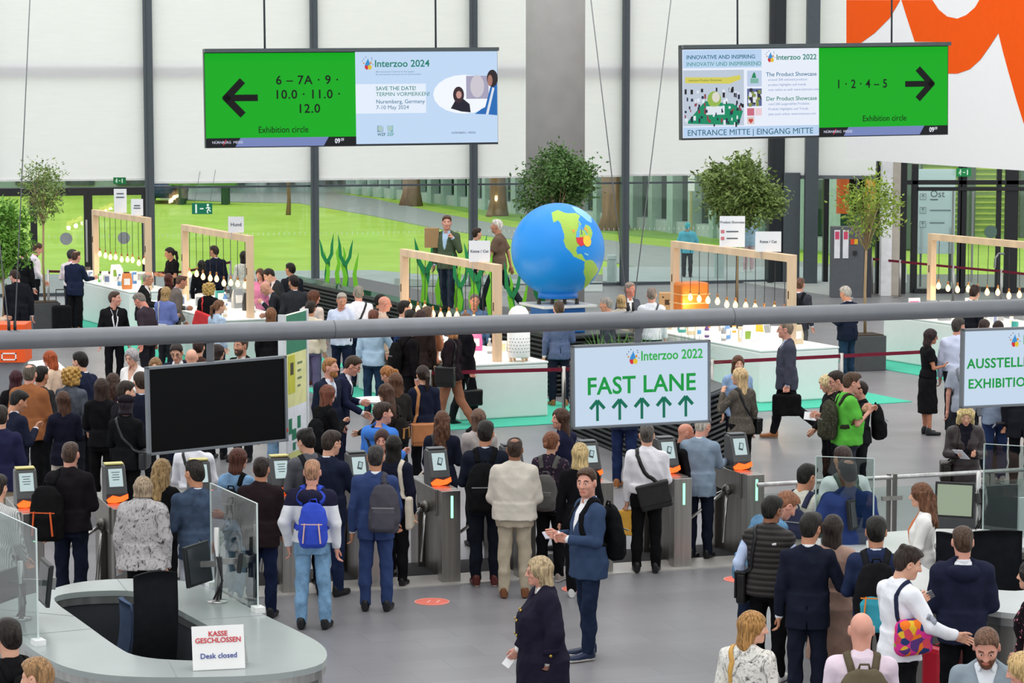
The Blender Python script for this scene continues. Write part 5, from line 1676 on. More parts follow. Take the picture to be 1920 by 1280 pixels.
# ------------------------------------------------------------------ soft solids: fields of distance, meshed by surface nets
def nets(F, org, h):
    S = F < 0
    nx, ny, nz = F.shape
    s = S.astype(np.int8)
    c = s[:-1, :-1, :-1] + s[1:, :-1, :-1] + s[:-1, 1:, :-1] + s[1:, 1:, :-1] + s[:-1, :-1, 1:] + s[1:, :-1, 1:] + s[:-1, 1:, 1:] + s[1:, 1:, 1:]
    I = np.argwhere((c > 0) & (c < 8))
    if not len(I):
        return np.zeros((0, 3)), np.zeros((0, 4), int)
    idx = -np.ones((nx - 1, ny - 1, nz - 1), dtype=np.int32)
    idx[I[:, 0], I[:, 1], I[:, 2]] = np.arange(len(I))
    P = np.zeros((len(I), 3)); n = np.zeros(len(I))
    C = [(a, b, d) for a in (0, 1) for b in (0, 1) for d in (0, 1)]
    val = {q: F[I[:, 0] + q[0], I[:, 1] + q[1], I[:, 2] + q[2]] for q in C}
    for q in C:
        for ax in range(3):
            if q[ax] == 0:
                r = list(q); r[ax] = 1; r = tuple(r)
                f0, f1 = val[q], val[r]
                m = (f0 < 0) != (f1 < 0)
                t = np.where(m, f0 / np.where(m, f0 - f1, 1), 0)
                p = np.array(q, float)[None, :].repeat(len(I), 0)
                p[:, ax] += t
                P += p * m[:, None]; n += m
    V = (I + P / n[:, None]) * h + org
    faces = []
    for ax in range(3):
        A = np.moveaxis(S, ax, 0)
        e = A[:-1] != A[1:]
        J = np.argwhere(e[:, 1:-1, 1:-1]) + (0, 1, 1)
        if not len(J):
            continue
        a0 = A[J[:, 0], J[:, 1], J[:, 2]]
        o1, o2 = (ax + 1) % 3, (ax + 2) % 3
        K = np.zeros((len(J), 3), int)
        rest = [q for q in (0, 1, 2) if q != ax]
        K[:, ax], K[:, rest[0]], K[:, rest[1]] = J[:, 0], J[:, 1], J[:, 2]
        def at(d1, d2):
            L = K.copy(); L[:, o1] -= d1; L[:, o2] -= d2
            return idx[L[:, 0], L[:, 1], L[:, 2]]
        q4 = np.stack([at(1, 1), at(0, 1), at(0, 0), at(1, 0)], 1)
        q4[~a0] = q4[~a0][:, ::-1]
        faces.append(q4)
    Q = np.concatenate(faces)
    return V, Q[(Q >= 0).all(1)]
class Soft:
    """a list of soft solids joined one after another"""
    def __init__(s, wob=0.0, seed=0):
        s.ops, s.wob, s.seed, s.lo, s.hi = [], wob, seed, np.full(3, 9e9), np.full(3, -9e9)
    def _op(s, kind, fn, lo, hi, k):
        lo, hi = np.array(lo, float), np.array(hi, float)
        if kind == '+':
            s.lo, s.hi = np.minimum(s.lo, lo), np.maximum(s.hi, hi)
        s.ops.append((kind, fn, lo - k - .03, hi + k + .03, k))
        return s
    def cone(s, a, b, ra, rb, k=.02, kind='+'):
        a, b = np.array(a, float), np.array(b, float)
        d = b - a; L = max(1e-9, d @ d)
        def fn(P):
            q = P - a
            t = np.clip((q @ d) / L, 0, 1)
            return np.linalg.norm(q - t[..., None] * d, axis=-1) - (ra + (rb - ra) * t)
        r = max(ra, rb)
        return s._op(kind, fn, np.minimum(a - r, b - r), np.maximum(a + r, b + r), k)
    def chain(s, pts, rs, k=.02):
        for i in range(len(pts) - 1):
            s.cone(pts[i], pts[i + 1], rs[i], rs[i + 1], k)
        return s
    def ell(s, c, r, R=None, k=.02, kind='+'):
        c, r = np.array(c, float), np.array(r, float)
        Rm = np.eye(3) if R is None else np.array(R)
        def fn(P):
            q = (P - c) @ Rm
            k0 = np.linalg.norm(q / r, axis=-1); k1 = np.linalg.norm(q / (r * r), axis=-1)
            return k0 * (k0 - 1) / np.maximum(k1, 1e-9)
        e = np.abs(Rm) @ r
        return s._op(kind, fn, c - e, c + e, k)
    def prof(s, o, R, rows, k=.03, p=2.4, kind='+'):
        """upright body: rows of (z, half width, half depth, y of the middle)"""
        o, Rm = np.array(o, float), np.array(R)
        T = np.array(rows, float)
        def fn(P):
            q = (P - o) @ Rm
            z = q[..., 2]
            a, b, y = (np.interp(z, T[:, 0], T[:, i]) for i in (1, 2, 3))
            d = ((np.abs(q[..., 0] / a) ** p + np.abs((q[..., 1] - y) / b) ** p) ** (1 / p) - 1) * np.minimum(a, b)
            e = np.maximum(z - T[-1, 0], T[0, 0] - z)
            return np.where((d > 0) & (e > 0), np.hypot(d, e), np.maximum(d, e))
        m = np.array([[x, y, z] for z_ in T for x in (-z_[1], z_[1]) for y in (z_[3] - z_[2], z_[3] + z_[2]) for z in (z_[0],)]) @ Rm.T + o
        return s._op(kind, fn, m.min(0), m.max(0), k)
    def box(s, o, R, c, hs, r, k=.01, kind='+'):
        o, Rm, c, hs = np.array(o, float), np.array(R), np.array(c, float), np.array(hs, float)
        def fn(P):
            q = np.abs((P - o) @ Rm - c) - hs + r
            return np.linalg.norm(np.maximum(q, 0), axis=-1) + np.minimum(q.max(-1), 0) - r
        e = np.abs(Rm) @ hs; cc = Rm @ c + o
        return s._op(kind, fn, cc - e, cc + e, k)
    def free(s, fn, lo, hi, kind='-', k=.004):
        return s._op(kind, fn, lo, hi, k)
    def val(s, P, sel=None):
        D = np.full(P.shape[:-1], 1.0)
        for kind, fn, lo, hi, k in s.ops:
            d = fn(P)
            D = s.mix(kind, D, d, k)
        return s.wobble(P, D)
    @staticmethod
    def mix(kind, D, d, k):
        if kind == '+':
            h = np.maximum(k - np.abs(D - d), 0) / k
            return np.minimum(D, d) - h * h * k * .25
        h = np.maximum(k - np.abs(D + d), 0) / k
        return np.maximum(D, -d) + h * h * k * .25
    def wobble(s, P, D):
        if not s.wob:
            return D
        x, y, z = P[..., 0], P[..., 1], P[..., 2]
        a = s.seed * 1.7
        n = 1.6 * np.abs(np.sin(11 * z + 4 * np.sin(7 * x + a) + 3 * np.sin(6 * y + a))) + 1.0 * np.abs(np.sin(19 * z + 11 * x + 3 * np.sin(9 * y) + a)) + .5 * np.sin(15 * x + 11 * y - 13 * z + 2 * a) - 1.6
        return D + s.wob * n
    def mesh(s, h):
        m = 2.5 * h + s.wob * 2
        lo, hi = s.lo - m, s.hi + m
        n = np.ceil((hi - lo) / h).astype(int) + 1
        ax = [lo[i] + h * np.arange(n[i]) for i in range(3)]
        D = np.full(tuple(n), 1.0, dtype=np.float32)
        for kind, fn, l, u, k in s.ops:
            i0 = np.clip(((l - lo) / h).astype(int), 0, n); i1 = np.clip(np.ceil((u - lo) / h).astype(int) + 1, 0, n)
            if (i1 <= i0).any():
                continue
            sl = tuple(slice(a, b) for a, b in zip(i0, i1))
            P = np.stack(np.meshgrid(*[ax[i][sl[i]] for i in range(3)], indexing='ij'), -1)
            D[sl] = s.mix(kind, D[sl], fn(P), k)
        if s.wob:
            near = np.abs(D) < .05
            I = np.argwhere(near)
            P = lo + I * h
            D[near] = s.wobble(P, D[near])
        D[0] = D[-1] = 1; D[:, 0] = D[:, -1] = 1; D[:, :, 0] = D[:, :, -1] = 1
        return nets(D, lo, h)
def rot(ax, deg):
    return np.array(Matrix.Rotation(math.radians(deg), 3, ax))
I3 = np.eye(3)
# ------------------------------------------------------------------ heads, hair, hands, shoes: made once, posed for each person
CACHE = {}
def head_proto(sex, lod):
    k = ('head', sex, lod)
    if k in CACHE: return CACHE[k]
    f = sex == 'f'
    s = Soft()
    s.ell((0, -.014, .032), (.074, .097, .086), k=.02)
    s.ell((0, .022, -.042), (.055 if f else .060, .064, .070 if f else .075), k=.05)
    s.ell((0, .066, -.092), (.022 if f else .028, .02, .02), k=.03)
    s.cone((0, .088, .018), (0, .106, -.024), .009, .0125 if f else .015, k=.014)
    s.ell((.012, .094, -.028), (.009, .009, .008), k=.008); s.ell((-.012, .094, -.028), (.009, .009, .008), k=.008)
    for x in (-1, 1):
        s.cone((x * .014, .083, .028), (x * .045, .070, .024), .010, .010, k=.012)
        s.ell((x * .038, .064, -.018), (.022, .018, .022), k=.02)
        s.ell((x * .031, .095, .006), (.015, .015, .0105), k=.012, kind='-')
        s.ell((x * .031, .077, .006), (.0125, .0115, .0115), k=.004)
        s.ell((x * .080, -.008, -.002), (.011, .021, .034), R=rot('Z', -18 * x), k=.008)
        s.ell((x * .083, -.004, .003), (.006, .009, .016), k=.004, kind='-')
    s.cone((-.02, .080, -.061), (.02, .080, -.061), .0075, .0075, k=.008)
    s.cone((-.017, .079, -.072), (.017, .079, -.072), .0085, .0085, k=.006)
    s.cone((0, -.022, -.05), (0, -.03, -.16), .052 if f else .06, .05 if f else .058, k=.03)
    V, Q = s.mesh(lod)
    c = V[Q].mean(1)
    mi = np.zeros(len(Q), int)
    mi[(c[:, 1] > .072) & (np.abs(c[:, 2] + .0665) < .0115) & (np.abs(c[:, 0]) < .023)] = 1
    eye = (c[:, 1] > .07) & (((np.abs(c[:, 0]) - .031) / .0125) ** 2 + ((c[:, 2] - .006) / .0046) ** 2 < 1)
    mi[eye] = 2
    mi[eye & ((np.abs(c[:, 0]) - .031) ** 2 + (c[:, 2] - .006) ** 2 < .0062 ** 2)] = 3
    ax_ = np.abs(c[:, 0])
    mi[(c[:, 1] > .05) & (ax_ > .014) & (ax_ < .050) & (np.abs(c[:, 2] - .031 - .1 * (ax_ - .014) * (ax_ < .036) + .12 * np.maximum(ax_ - .036, 0)) < (.0042 if f else .0055))] = 4
    CACHE[k] = (V, Q, mi)
    return CACHE[k]
def hair_proto(style, lod):
    k = ('hair', style, lod)
    if k in CACHE: return CACHE[k]
    short = style in ('short', 'buzz', 'crew', 'receding', 'balding', 'ring', 'quiff', 'messy')
    s = Soft(.0015 if style == 'buzz' else .0028, 3)
    zl = ([-.13, -.085, -.05, -.028, -.008, .02, .034, .046, .066, .09, .12], [-.09, -.088, -.06, -.02, .034, .03, .012, .05, .082, .093, .11])
    if style in ('receding', 'balding'): zl = (zl[0], [-.09, -.088, -.06, -.02, .034, .03, .02, .075, .112, .125, .14])
    t = {'buzz': .004, 'crew': .009, 'short': .014, 'quiff': .016, 'messy': .02, 'receding': .008, 'balding': .007, 'ring': .007}.get(style, .018)
    s.ell((0, -.016, .034), (.074 + t * (.55 if short else 1), .097 + t * (.8 if short else 1), .086 + t * 1.25), k=.02)
    if short:
        s.ell((0, -.052, -.022), (.062, .046 + t * .5, .062), k=.03)
        s.ell((0, .01, .075), (.068 + t * .8, .08 + t * .6, .05 + t * .8), k=.03)
        if style == 'quiff': s.ell((0, .052, .105), (.055, .04, .03), k=.03)
        if style == 'messy':
            for i in range(9):
                s.ell((.05 * math.cos(i * 2.4), -.02 + .06 * math.sin(i * 2.4), .09 + .015 * (i % 3)), (.03, .03, .03), k=.02)
        if style in ('balding', 'ring'):
            r_ = .052 if style == 'balding' else .085
            s.ell((0, -.03 if style == 'balding' else .01, .13), (r_, r_ * 1.25, .055 if style == 'balding' else .085), kind='-', k=.01)
        def cut(P):
            return -(np.interp(P[..., 1], zl[0], zl[1]) - P[..., 2]) * .85
        s.free(cut, (-.2, -.2, -.2), (.2, .2, .2))
    else:
        low = {'bob': -.12, 'longbob': -.19, 'long': -.36, 'vlong': -.46, 'wavy': -.33, 'curly': -.12, 'pony': -.06, 'bun': -.06, 'shag': -.17, 'grey_bob': -.08}[style]
        w = {'curly': .118, 'wavy': .098, 'shag': .112, 'grey_bob': .095}.get(style, .09)
        if style in ('pony', 'bun'): w = .080
        rows = [(low, w * (.85 if low < -.25 else 1.0), .045 if low < -.2 else .06, -.07 if low < -.2 else -.045), (low * .5 - .03, w * 1.06, .066, -.062), (-.03, w, .088, -.035), (.04, w, .10, -.018)]
        rows = [r for i, r in enumerate(rows) if i == 0 or r[0] > rows[0][0]]
        s.prof((0, 0, 0), I3, rows, k=.03, p=2.1)
        if style in ('curly', 'wavy'):
            n_ = 46 if style == 'curly' else 40
            for i in range(n_):
                a, z = i * 2.399, (.11 - .23 * i / n_) if style == 'curly' else (-.02 + low * .95 * i / n_)
                rr = math.sqrt(max(0, 1 - (z / .16) ** 2)) if style == 'curly' else .8
                if math.sin(a) * rr > .35 and z < .07: continue
                s.ell((w * 1.02 * math.cos(a) * rr, -.03 + .1 * math.sin(a) * rr - (.04 if style == 'wavy' else 0), z), (.027, .027, .027) if style == 'curly' else (.021, .021, .045), k=.012 if style == 'curly' else .03)
        if style == 'pony': s.chain([(0, -.115, .02), (0, -.155, -.02), (0, -.15, -.14), (0, -.125, -.24)], [.024, .034, .03, .008], k=.015)
        if style == 'bun': s.ell((0, -.125, -.02), (.038, .034, .036), k=.01)
        # face opening and neck
        s.ell((0, .115, -.035), (.066 if style != 'bun' else .07, .098, .108), kind='-', k=.012)
        s.box((0, 0, 0), I3, (0, .10, -.3), (.3, .085, .25), .01, kind='-', k=.02)
        if style in ('pony', 'bun'):
            s.free(lambda P: -(np.interp(P[..., 1], zl[0], zl[1]) - P[..., 2]) * .85 + np.where(P[..., 1] < -.085, 9, 0), (-.2, -.2, -.2), (.2, .2, .2))
    V, Q = s.mesh(lod)
    CACHE[k] = (V, Q)
    return CACHE[k]
def hand_proto(pose, lod):
    """right hand: fingers along +z' = x axis forward; wrist at origin, fingers run along +x, thumb side +z, palm facing -y"""
    k = ('hand', pose, lod)
    if k in CACHE: return CACHE[k]
    s = Soft()
    s.box((0, 0, 0), I3, (.048, 0, 0), (.045, .013, .039), .012, k=.012)
    s.cone((-.04, 0, 0), (.02, 0, 0), .024, .026, k=.02)
    curl = {'relax': (18, 26, 18), 'grip': (62, 88, 50), 'hold': (32, 46, 22), 'flat': (5, 8, 6)}[pose]
    for i, (z, L, r) in enumerate(((.029, .072, .0088), (.010, .081, .0092), (-.010, .075, .0088), (-.028, .058, .0078))):
        p = np.array((.086, 0, z)); a = 0
        for j, (f, cg) in enumerate(zip((.45, .32, .25), curl)):
            a += math.radians(cg * (1 + .12 * i))
            q = p + L * f * np.array((math.cos(a), -math.sin(a), z * .25))
            s.cone(p, q, r * (1 - .1 * j), r * (.92 - .1 * j), k=.004)
            p = q
    b = 30 if pose in ('grip', 'hold') else 0
    t0 = np.array((.022, -.004, .030)); t1 = t0 + np.array((.032, -.012, .022)); t2 = t1 + .03 * np.array((.85, -.3 - b * .012, .28 - b * .012)); t3 = t2 + .024 * np.array((.95, -.2 - b * .01, .0))
    s.cone(t0, t1, .014, .0115, k=.012); s.cone(t1, t2, .011, .0098, k=.004); s.cone(t2, t3, .0098, .008, k=.004)
    V, Q = s.mesh(lod)
    CACHE[k] = (V, Q)
    return CACHE[k]
def shoe_proto(kind, lod):
    k = ('shoe', kind, lod)
    if k in CACHE: return CACHE[k]
    s = Soft()
    w = .046 if kind != 'sneaker' else .050
    s.prof((0, 0, 0), rot('X', 90) @ I3, [(-.185, .018, .025, .032), (-.16, .038, .03, .032), (-.09, w, .034, .036), (0, .038, .045, .045), (.06, .038, .055, .052), (.088, .026, .05, .05)], k=.01, p=2.6)
    s.cone((0, -.03, .06), (0, -.035, .115), .042, .043, k=.03)
    s.box((0, 0, 0), I3, (0, .05, -.02), (.08, .2, .022), .001, kind='-', k=.002)
    V, Q = s.mesh(lod)
    mi = (V[Q].mean(1)[:, 2] < (.026 if kind == 'sneaker' else .016)).astype(int)
    CACHE[k] = (V, Q, mi)
    return CACHE[k]
# ------------------------------------------------------------------ poses (right side, x outwards; mirrored for the left)
ARMS = {'down': ((.2, -.06, -1), (.05, .16, -1), 'relax'), 'hold': ((.2, .12, -1), (-.42, .85, .1), 'hold'), 'phone': ((.2, .25, -1), (-.5, .8, .55), 'hold'),
        'reach': ((.12, .5, -.85), (.02, 1, .0), 'flat'), 'pocket': ((.36, -.2, -1), (-.12, .26, -1), 'relax'), 'face': ((.3, .5, -.7), (-.45, .35, 1), 'hold'),
        'strap': ((.35, .25, -1), (-.42, .4, .95), 'grip'), 'behind': ((.24, -.35, -1), (-.45, -.3, -.5), 'relax'), 'swingf': ((.15, .4, -1), (.02, .7, -1), 'relax'),
        'swingb': ((.2, -.45, -1), (.05, -.2, -1), 'relax'), 'side': ((.42, .1, -1), (.25, .85, -.1), 'hold'), 'carry': ((.14, 0, -1), (.03, .08, -1), 'grip'),
        'table': ((.25, .45, -.85), (-.15, .9, -.3), 'flat'), 'point': ((.4, .5, -.7), (.3, .95, .1), 'relax'), 'hip': ((.6, -.25, -.8), (-.75, .3, -.6), 'relax'),
        'low': ((.16, .15, -1), (-.1, .6, -.75), 'hold'), 'guard': ((.45, .3, -.9), (.15, .9, -.35), 'relax')}
def unit(v):
    v = np.array(v, float)
    return v / np.linalg.norm(v)
class Pose: pass
def pose(lean=0, twist=0, arms=('down', 'down'), gait=((0, 0), (0, 0)), spread=.0, yaw=0, nod=0, sidelean=0, wide=1.0, fem=False):
    J = Pose()
    J.C = rot('Z', twist) @ rot('Y', sidelean) @ rot('X', -lean)
    J.W = np.array((0, 0, 1.02))
    ch = lambda *p: J.W + J.C @ np.array(p, float)
    J.ch = ch
    sw = (.158 if fem else .18) * (.85 + .15 * wide)
    J.sh = {s: ch(s * sw, -.02, .372) for s in (-1, 1)}
    J.neck = ch(0, -.012, .44)
    J.H = rot('Z', -yaw) @ rot('X', -nod)
    J.head = ch(0, .0, .505) + J.H @ np.array((0, .028, .105))
    J.el, J.wr, J.fd, J.td, J.hp = {}, {}, {}, {}, {}
    for s, nm in ((-1, arms[0]), (1, arms[1])):
        u, f, hp = ARMS[nm]
        m = np.array((s, 1, 1))
        J.el[s] = J.sh[s] + J.C @ (unit(u) * m) * (.275 if fem else .285)
        f = J.C @ (unit(f) * m)
        J.wr[s] = J.el[s] + f * (.235 if fem else .25)
        J.fd[s] = f
        J.hp[s] = hp
        t = J.C @ np.array((0, 1, .25) if abs(f @ J.C[:, 2]) > .75 else (s * .15, .0, 1.0))
        t = t - f * (t @ f)
        J.td[s] = t / np.linalg.norm(t)
    J.hip = {s: np.array((s * .088, 0, .92)) for s in (-1, 1)}
    J.kn, J.an, J.fy = {}, {}, {}
    for s, (sw_, kn) in ((-1, gait[0]), (1, gait[1])):
        a, b = math.radians(sw_), math.radians(sw_ - kn)
        J.kn[s] = J.hip[s] + .42 * np.array((s * (.03 + spread), math.sin(a), -math.cos(a)))
        J.an[s] = J.kn[s] + .415 * np.array((s * spread, math.sin(b), -math.cos(b)))
        J.fy[s] = max(0, kn - sw_ if kn > 8 else 0) * .8
    dz = min(J.an[-1][2], J.an[1][2]) - .085
    J.dz = dz
    for D in (J.sh, J.el, J.wr, J.hip, J.kn, J.an):
        for s in D: D[s] = D[s] - (0, 0, dz)
    J.W = J.W - (0, 0, dz); J.neck = J.neck - (0, 0, dz); J.head = J.head - (0, 0, dz)
    W0 = J.W
    J.ch = lambda *p: W0 + J.C @ np.array(p, float)
    return J
def endcut(e, dd, t0, rad):
    def fn(P):
        q = P - e
        t = q @ dd
        r = np.linalg.norm(q - t[..., None] * dd, axis=-1)
        return np.maximum(np.maximum(t0 - t, r - rad), t - .08)
    return fn
def arms_into(s, J, r0, r1, r2, to=1.0, k=.03):
    for x in (-1, 1):
        if to < 0:
            s.cone(J.sh[x], J.sh[x] + (J.el[x] - J.sh[x]) * -to, r0, r1 * 1.1, k=k)
            s.free(endcut(J.sh[x] + (J.el[x] - J.sh[x]) * -to, unit(J.el[x] - J.sh[x]), .0, .08), J.el[x] - .2, J.el[x] + .2)
            continue
        s.cone(J.sh[x], J.el[x], r0, r1, k=k)
        e = J.el[x] + (J.wr[x] - J.el[x]) * to
        s.cone(J.el[x], e, r1, r2, k=.012)
TORSO = {'m': [(-.02, .150, .105, .0), (.10, .152, .11, .005), (.22, .172, .118, .0), (.33, .180, .110, -.008), (.385, .135, .085, -.018), (.435, .075, .06, -.022)],
         'f': [(-.02, .130, .10, .0), (.06, .122, .095, .005), (.18, .140, .115, .012), (.25, .150, .118, .014), (.33, .152, .096, -.008), (.385, .115, .075, -.018), (.435, .06, .052, -.022)]}
HIPS = {'m': [(.80, .155, .115, -.005), (.92, .165, .122, -.012), (1.02, .150, .108, 0), (1.06, .148, .105, 0)], 'f': [(.80, .160, .12, -.008), (.90, .172, .128, -.015), (1.0, .14, .105, 0), (1.06, .124, .096, 0)]}
def grow(rows, d, f=1.0):
    return [(z, a * f + d, b * f + d, y) for z, a, b, y in rows]
def shift(rows, dz):
    return [(r[0] - dz, *r[1:]) for r in rows]
class Body:
    """one person: bare body, clothing, hair; everything built in the person's own space"""
    def __init__(s, root, J, sex, scale, h, seed, fat=1.0):
        s.root, s.J, s.sex, s.k, s.h, s.seed, s.fat = root, J, sex, scale, h, seed, fat
        s.lod = min(.012, max(.0055, h * .45))
        s.skinf = None
    def put(s, name, V, Q, mats, mi=None, label=None):
        if not len(Q): return None
        o = mesh_obj(name, V * s.k, Q, mats, s.root, mi, True, local=True)
        if label: o['label'] = label
        return o
    def torso(s, g, d, top=True, hips=True, z0=None):
        J = s.J
        rows = grow(TORSO[s.sex], d, 1.0)
        rows = [(z, a * (1 + (s.fat - 1) * max(0, 1 - abs(z - .1) / .3)), b * (1 + (s.fat - 1) * 1.5 * max(0, 1 - abs(z - .08) / .28)), y + (s.fat - 1) * .06 * max(0, 1 - abs(z - .08) / .25)) for z, a, b, y in rows]
        g.prof(J.W, J.C, rows, k=.06)
        for x in (-1, 1):
            g.ell(J.sh[x] - (0, 0, .012), (.048 + d, .056 + d, .05 + d), k=.05)
        g.cone(J.ch(.13, -.022, .382), J.ch(.035, -.028, .445), .03 + d, .034 + d, k=.05)
        g.cone(J.ch(-.13, -.022, .382), J.ch(-.035, -.028, .445), .03 + d, .034 + d, k=.05)
    def hiprows(s, d):
        f = 1 + (s.fat - 1) * .8
        return shift(grow(HIPS[s.sex], d, f), s.J.dz)
    def bare(s, skin, hands=True, lips=None, brow='3a2a20', legs=True):
        J = s.J
        g = Soft()
        s.torso(g, -.012)
        g.prof((0, 0, 0), I3, s.hiprows(-.014), k=.05)
        f = .9 if s.sex == 'f' else 1
        arms_into(g, J, .046 * f, .036 * f, .025 * f)
        for x in (-1, 1):
            g.cone(J.hip[x], J.kn[x], .078, .05, k=.03)
            g.chain([J.kn[x], J.kn[x] * .55 + J.an[x] * .45 + (0, -.012, 0), J.an[x]], [.044, .045, .030], k=.015)
        g.cone(J.neck - (0, 0, .02), J.head + J.H @ np.array((0, -.03, -.07)), .056 * f, .052 * f, k=.03)
        V, Q = g.mesh(max(.016, s.h * 1.25))
        hv, hq, hm = head_proto(s.sex, s.lod)
        sc = 1.0 if s.sex == 'f' else 1.05
        parts = [(V, Q, np.zeros(len(Q), int)), ((hv * sc) @ J.H.T + J.head, hq, hm)]
        if hands:
            for x in (-1, 1):
                pv, pq = hand_proto(J.hp[x], min(.008, max(.0045, s.h * .38)))
                fd, td = J.fd[x], J.td[x]
                n = np.cross(td, fd)          # y axis: away from the palm
                if x < 0: n = -n
                B = np.stack([fd, n, td], 1)
                v = pv * f
                parts.append((v @ B.T + J.wr[x] + fd * .02, pq if np.linalg.det(B) > 0 else pq[:, ::-1], np.zeros(len(pq), int)))
        off, VV, QQ, MM = 0, [], [], []
        for v, q, m in parts:
            VV.append(v); QQ.append(q + off); MM.append(m); off += len(v)
        c = lin(skin)
        lipc = lips or '%02x%02x%02x' % tuple(int(x * y) for x, y in zip([int(skin[i:i + 2], 16) for i in (0, 2, 4)], (.93, .76, .75)))
        s.put('body', np.concatenate(VV), np.concatenate(QQ), [skinmat(skin), mat(lipc, .45), mat('e8e4e0', .25), mat('2a2018', .2), hairmat(brow)], np.concatenate(MM))
    def hair(s, style, col, label=None):
        if style == 'bald': return
        v, q = hair_proto(style, s.lod * 1.15)
        sc = (1.0 if s.sex == 'f' else 1.05)
        s.put('hair', (v * sc) @ s.J.H.T + s.J.head, q, hairmat(col), label=label)
    def beard(s, col):
        v, q, m = head_proto(s.sex, s.lod)
        g = Soft(.0015, 2)
        g.ell((0, .024, -.05), (.066, .07, .08), k=.03); g.ell((0, .07, -.095), (.032, .026, .026), k=.03)
        g.free(lambda P: -(P[..., 2] + .036 - .5 * np.maximum(0, .05 - P[..., 1])), (-.2, -.2, -.2), (.2, .2, .2))
        g.ell((0, .1, -.066), (.024, .05, .011), kind='-', k=.006)
        g.box((0, 0, 0), I3, (0, -.12, 0), (.2, .125, .3), .01, kind='-')
        V, Q = g.mesh(s.lod)
        s.put('beard', V * 1.05 @ s.J.H.T + s.J.head, Q, hairmat(col))
    def top(s, kind, m, d=.012, hem=.92, sleeve=1.0, sr=(.060, .052, .042), vneck=0, flare=.0, wob=.0035, name=None, mats=None, zone=None, lapel=False, sleeves=True, hood=False, vent=False, neckz=.43):
        J = s.J
        g = Soft(wob, s.seed)
        s.torso(g, d)
        z = J.W[2]
        hemz = hem - J.dz
        a, b, y = [np.interp(max(hem, .80), [r[0] for r in HIPS[s.sex]], [r[i] for r in HIPS[s.sex]]) for i in (1, 2, 3)]
        f = 1 + (s.fat - 1) * .9
        if hem < 1.0:
            W_ = [r for r in HIPS[s.sex] if r[0] > hem + .04]
            rows = [(hem, a * f + d + flare + .012, b * f + d + flare + .012, y)]
            if hem < .75: rows.append((.80, HIPS[s.sex][0][1] * f + d + .012 + flare * .5, HIPS[s.sex][0][2] * f + d + .012 + flare * .5, -.005))
            rows += [(r[0], r[1] * f + d + .012, r[2] * f + d + .012, r[3]) for r in W_ if r[0] > rows[-1][0] + .01] or [(1.06, .15 + d, .11 + d, 0)]
            g.prof((0, 0, 0), I3, shift(rows, J.dz), k=.05)
        if sleeves:
            arms_into(g, J, *sr, to=sleeve)
            if sleeve > .9:
                for x in (-1, 1):
                    g.free(endcut(J.wr[x], unit(J.wr[x] - J.el[x]), .012, .055), J.wr[x] - .09, J.wr[x] + .09)
        # neck opening
        nk = J.ch(0, .015, neckz + .04)
        g.ell(nk, (.062, .07, .06), R=J.C, kind='-', k=.01)
        if vneck:
            o, Cm = J.W, J.C
            z1 = .44
            zb = .44 - vneck
            def vcut(P):
                q = (P - o) @ Cm
                w = np.clip((q[..., 2] - zb) / (z1 - zb), 0, 1) * .075
                w = np.where(q[..., 2] < zb, -.02, w)
                return np.maximum(np.abs(q[..., 0]) - w, .0 - q[..., 1])
            g.free(vcut, J.ch(0, .1, zb + .15) - .3, J.ch(0, .1, zb + .15) + .3, k=.006)
        if hood:
            g.ell(J.ch(0, -.13, .385), (.13, .075, .085), R=J.C, k=.02)
            g.ell(J.ch(0, -.085, .46), (.085, .065, .055), R=J.C, kind='-', k=.02)
            g.chain([J.ch(-.10, -.03, .425), J.ch(-.07, .05, .40)], [.04, .02], k=.03); g.chain([J.ch(.10, -.03, .425), J.ch(.07, .05, .40)], [.04, .02], k=.03)
        if vent:
            g.free(lambda P: np.maximum(np.abs(P[..., 0]) - .0035 * np.clip((hemz + .2 - P[..., 2]) / .2, 0, 1) - .001, np.maximum(P[..., 1] + .02, P[..., 2] - hemz - .2)), (-.05, -.4, hemz - .05), (.05, 0, hemz + .22), k=.008)
        s.gf = g
        V, Q = g.mesh(s.h)
        mi = None
        if zone is not None:
            mi = zone((V[Q].mean(1) - J.W) @ J.C, V[Q].mean(1)).astype(int)
        s.put(name or kind, V, Q, mats or m, mi)
        return g
    def under(s, name, m, d=.002, tie=None):
        """shirt seen in a jacket opening, with its collar and cuffs"""
        J = s.J
        g = Soft(0)
        s.torso(g, d)
        V, Q = g.mesh(max(s.h * 1.1, .014))
        c = (V[Q].mean(1) - J.W) @ J.C
        mats, mi = [m], None
        if tie:
            mats = [m, tie]; mi = ((np.abs(c[:, 0]) < .03) & (c[:, 1] > 0)).astype(int)
        s.put(name, V, Q, mats, mi)
        g = Soft()
        g.prof(J.W, J.C, [(.405, .078, .078, -.005), (.445, .067, .07, -.008), (.487, .062, .064, -.014)], k=.01)
        g.prof(J.W, J.C, [(.38, .06, .06, .0), (.50, .054, .057, -.012)], k=.003, kind='-')
        g.free(lambda P: np.maximum(np.abs(((P - J.W) @ J.C)[..., 0]) - .012 - .5 * np.maximum(0, .47 - ((P - J.W) @ J.C)[..., 2]), -((P - J.W) @ J.C)[..., 1]), J.ch(0, .06, .44) - .1, J.ch(0, .06, .44) + .1)
        V, Q = g.mesh(min(s.h, .010))
        s.put('shirt_collar', V, Q, m)
        for x in (-1, 1):
            g = Soft()
            dd = unit(J.wr[x] - J.el[x])
            g.cone(J.wr[x] - dd * .03, J.wr[x] + dd * .018, .037, .036, k=.002)
            V, Q = g.mesh(min(s.h, .012))
            s.put('shirt_cuff', V, Q, m)
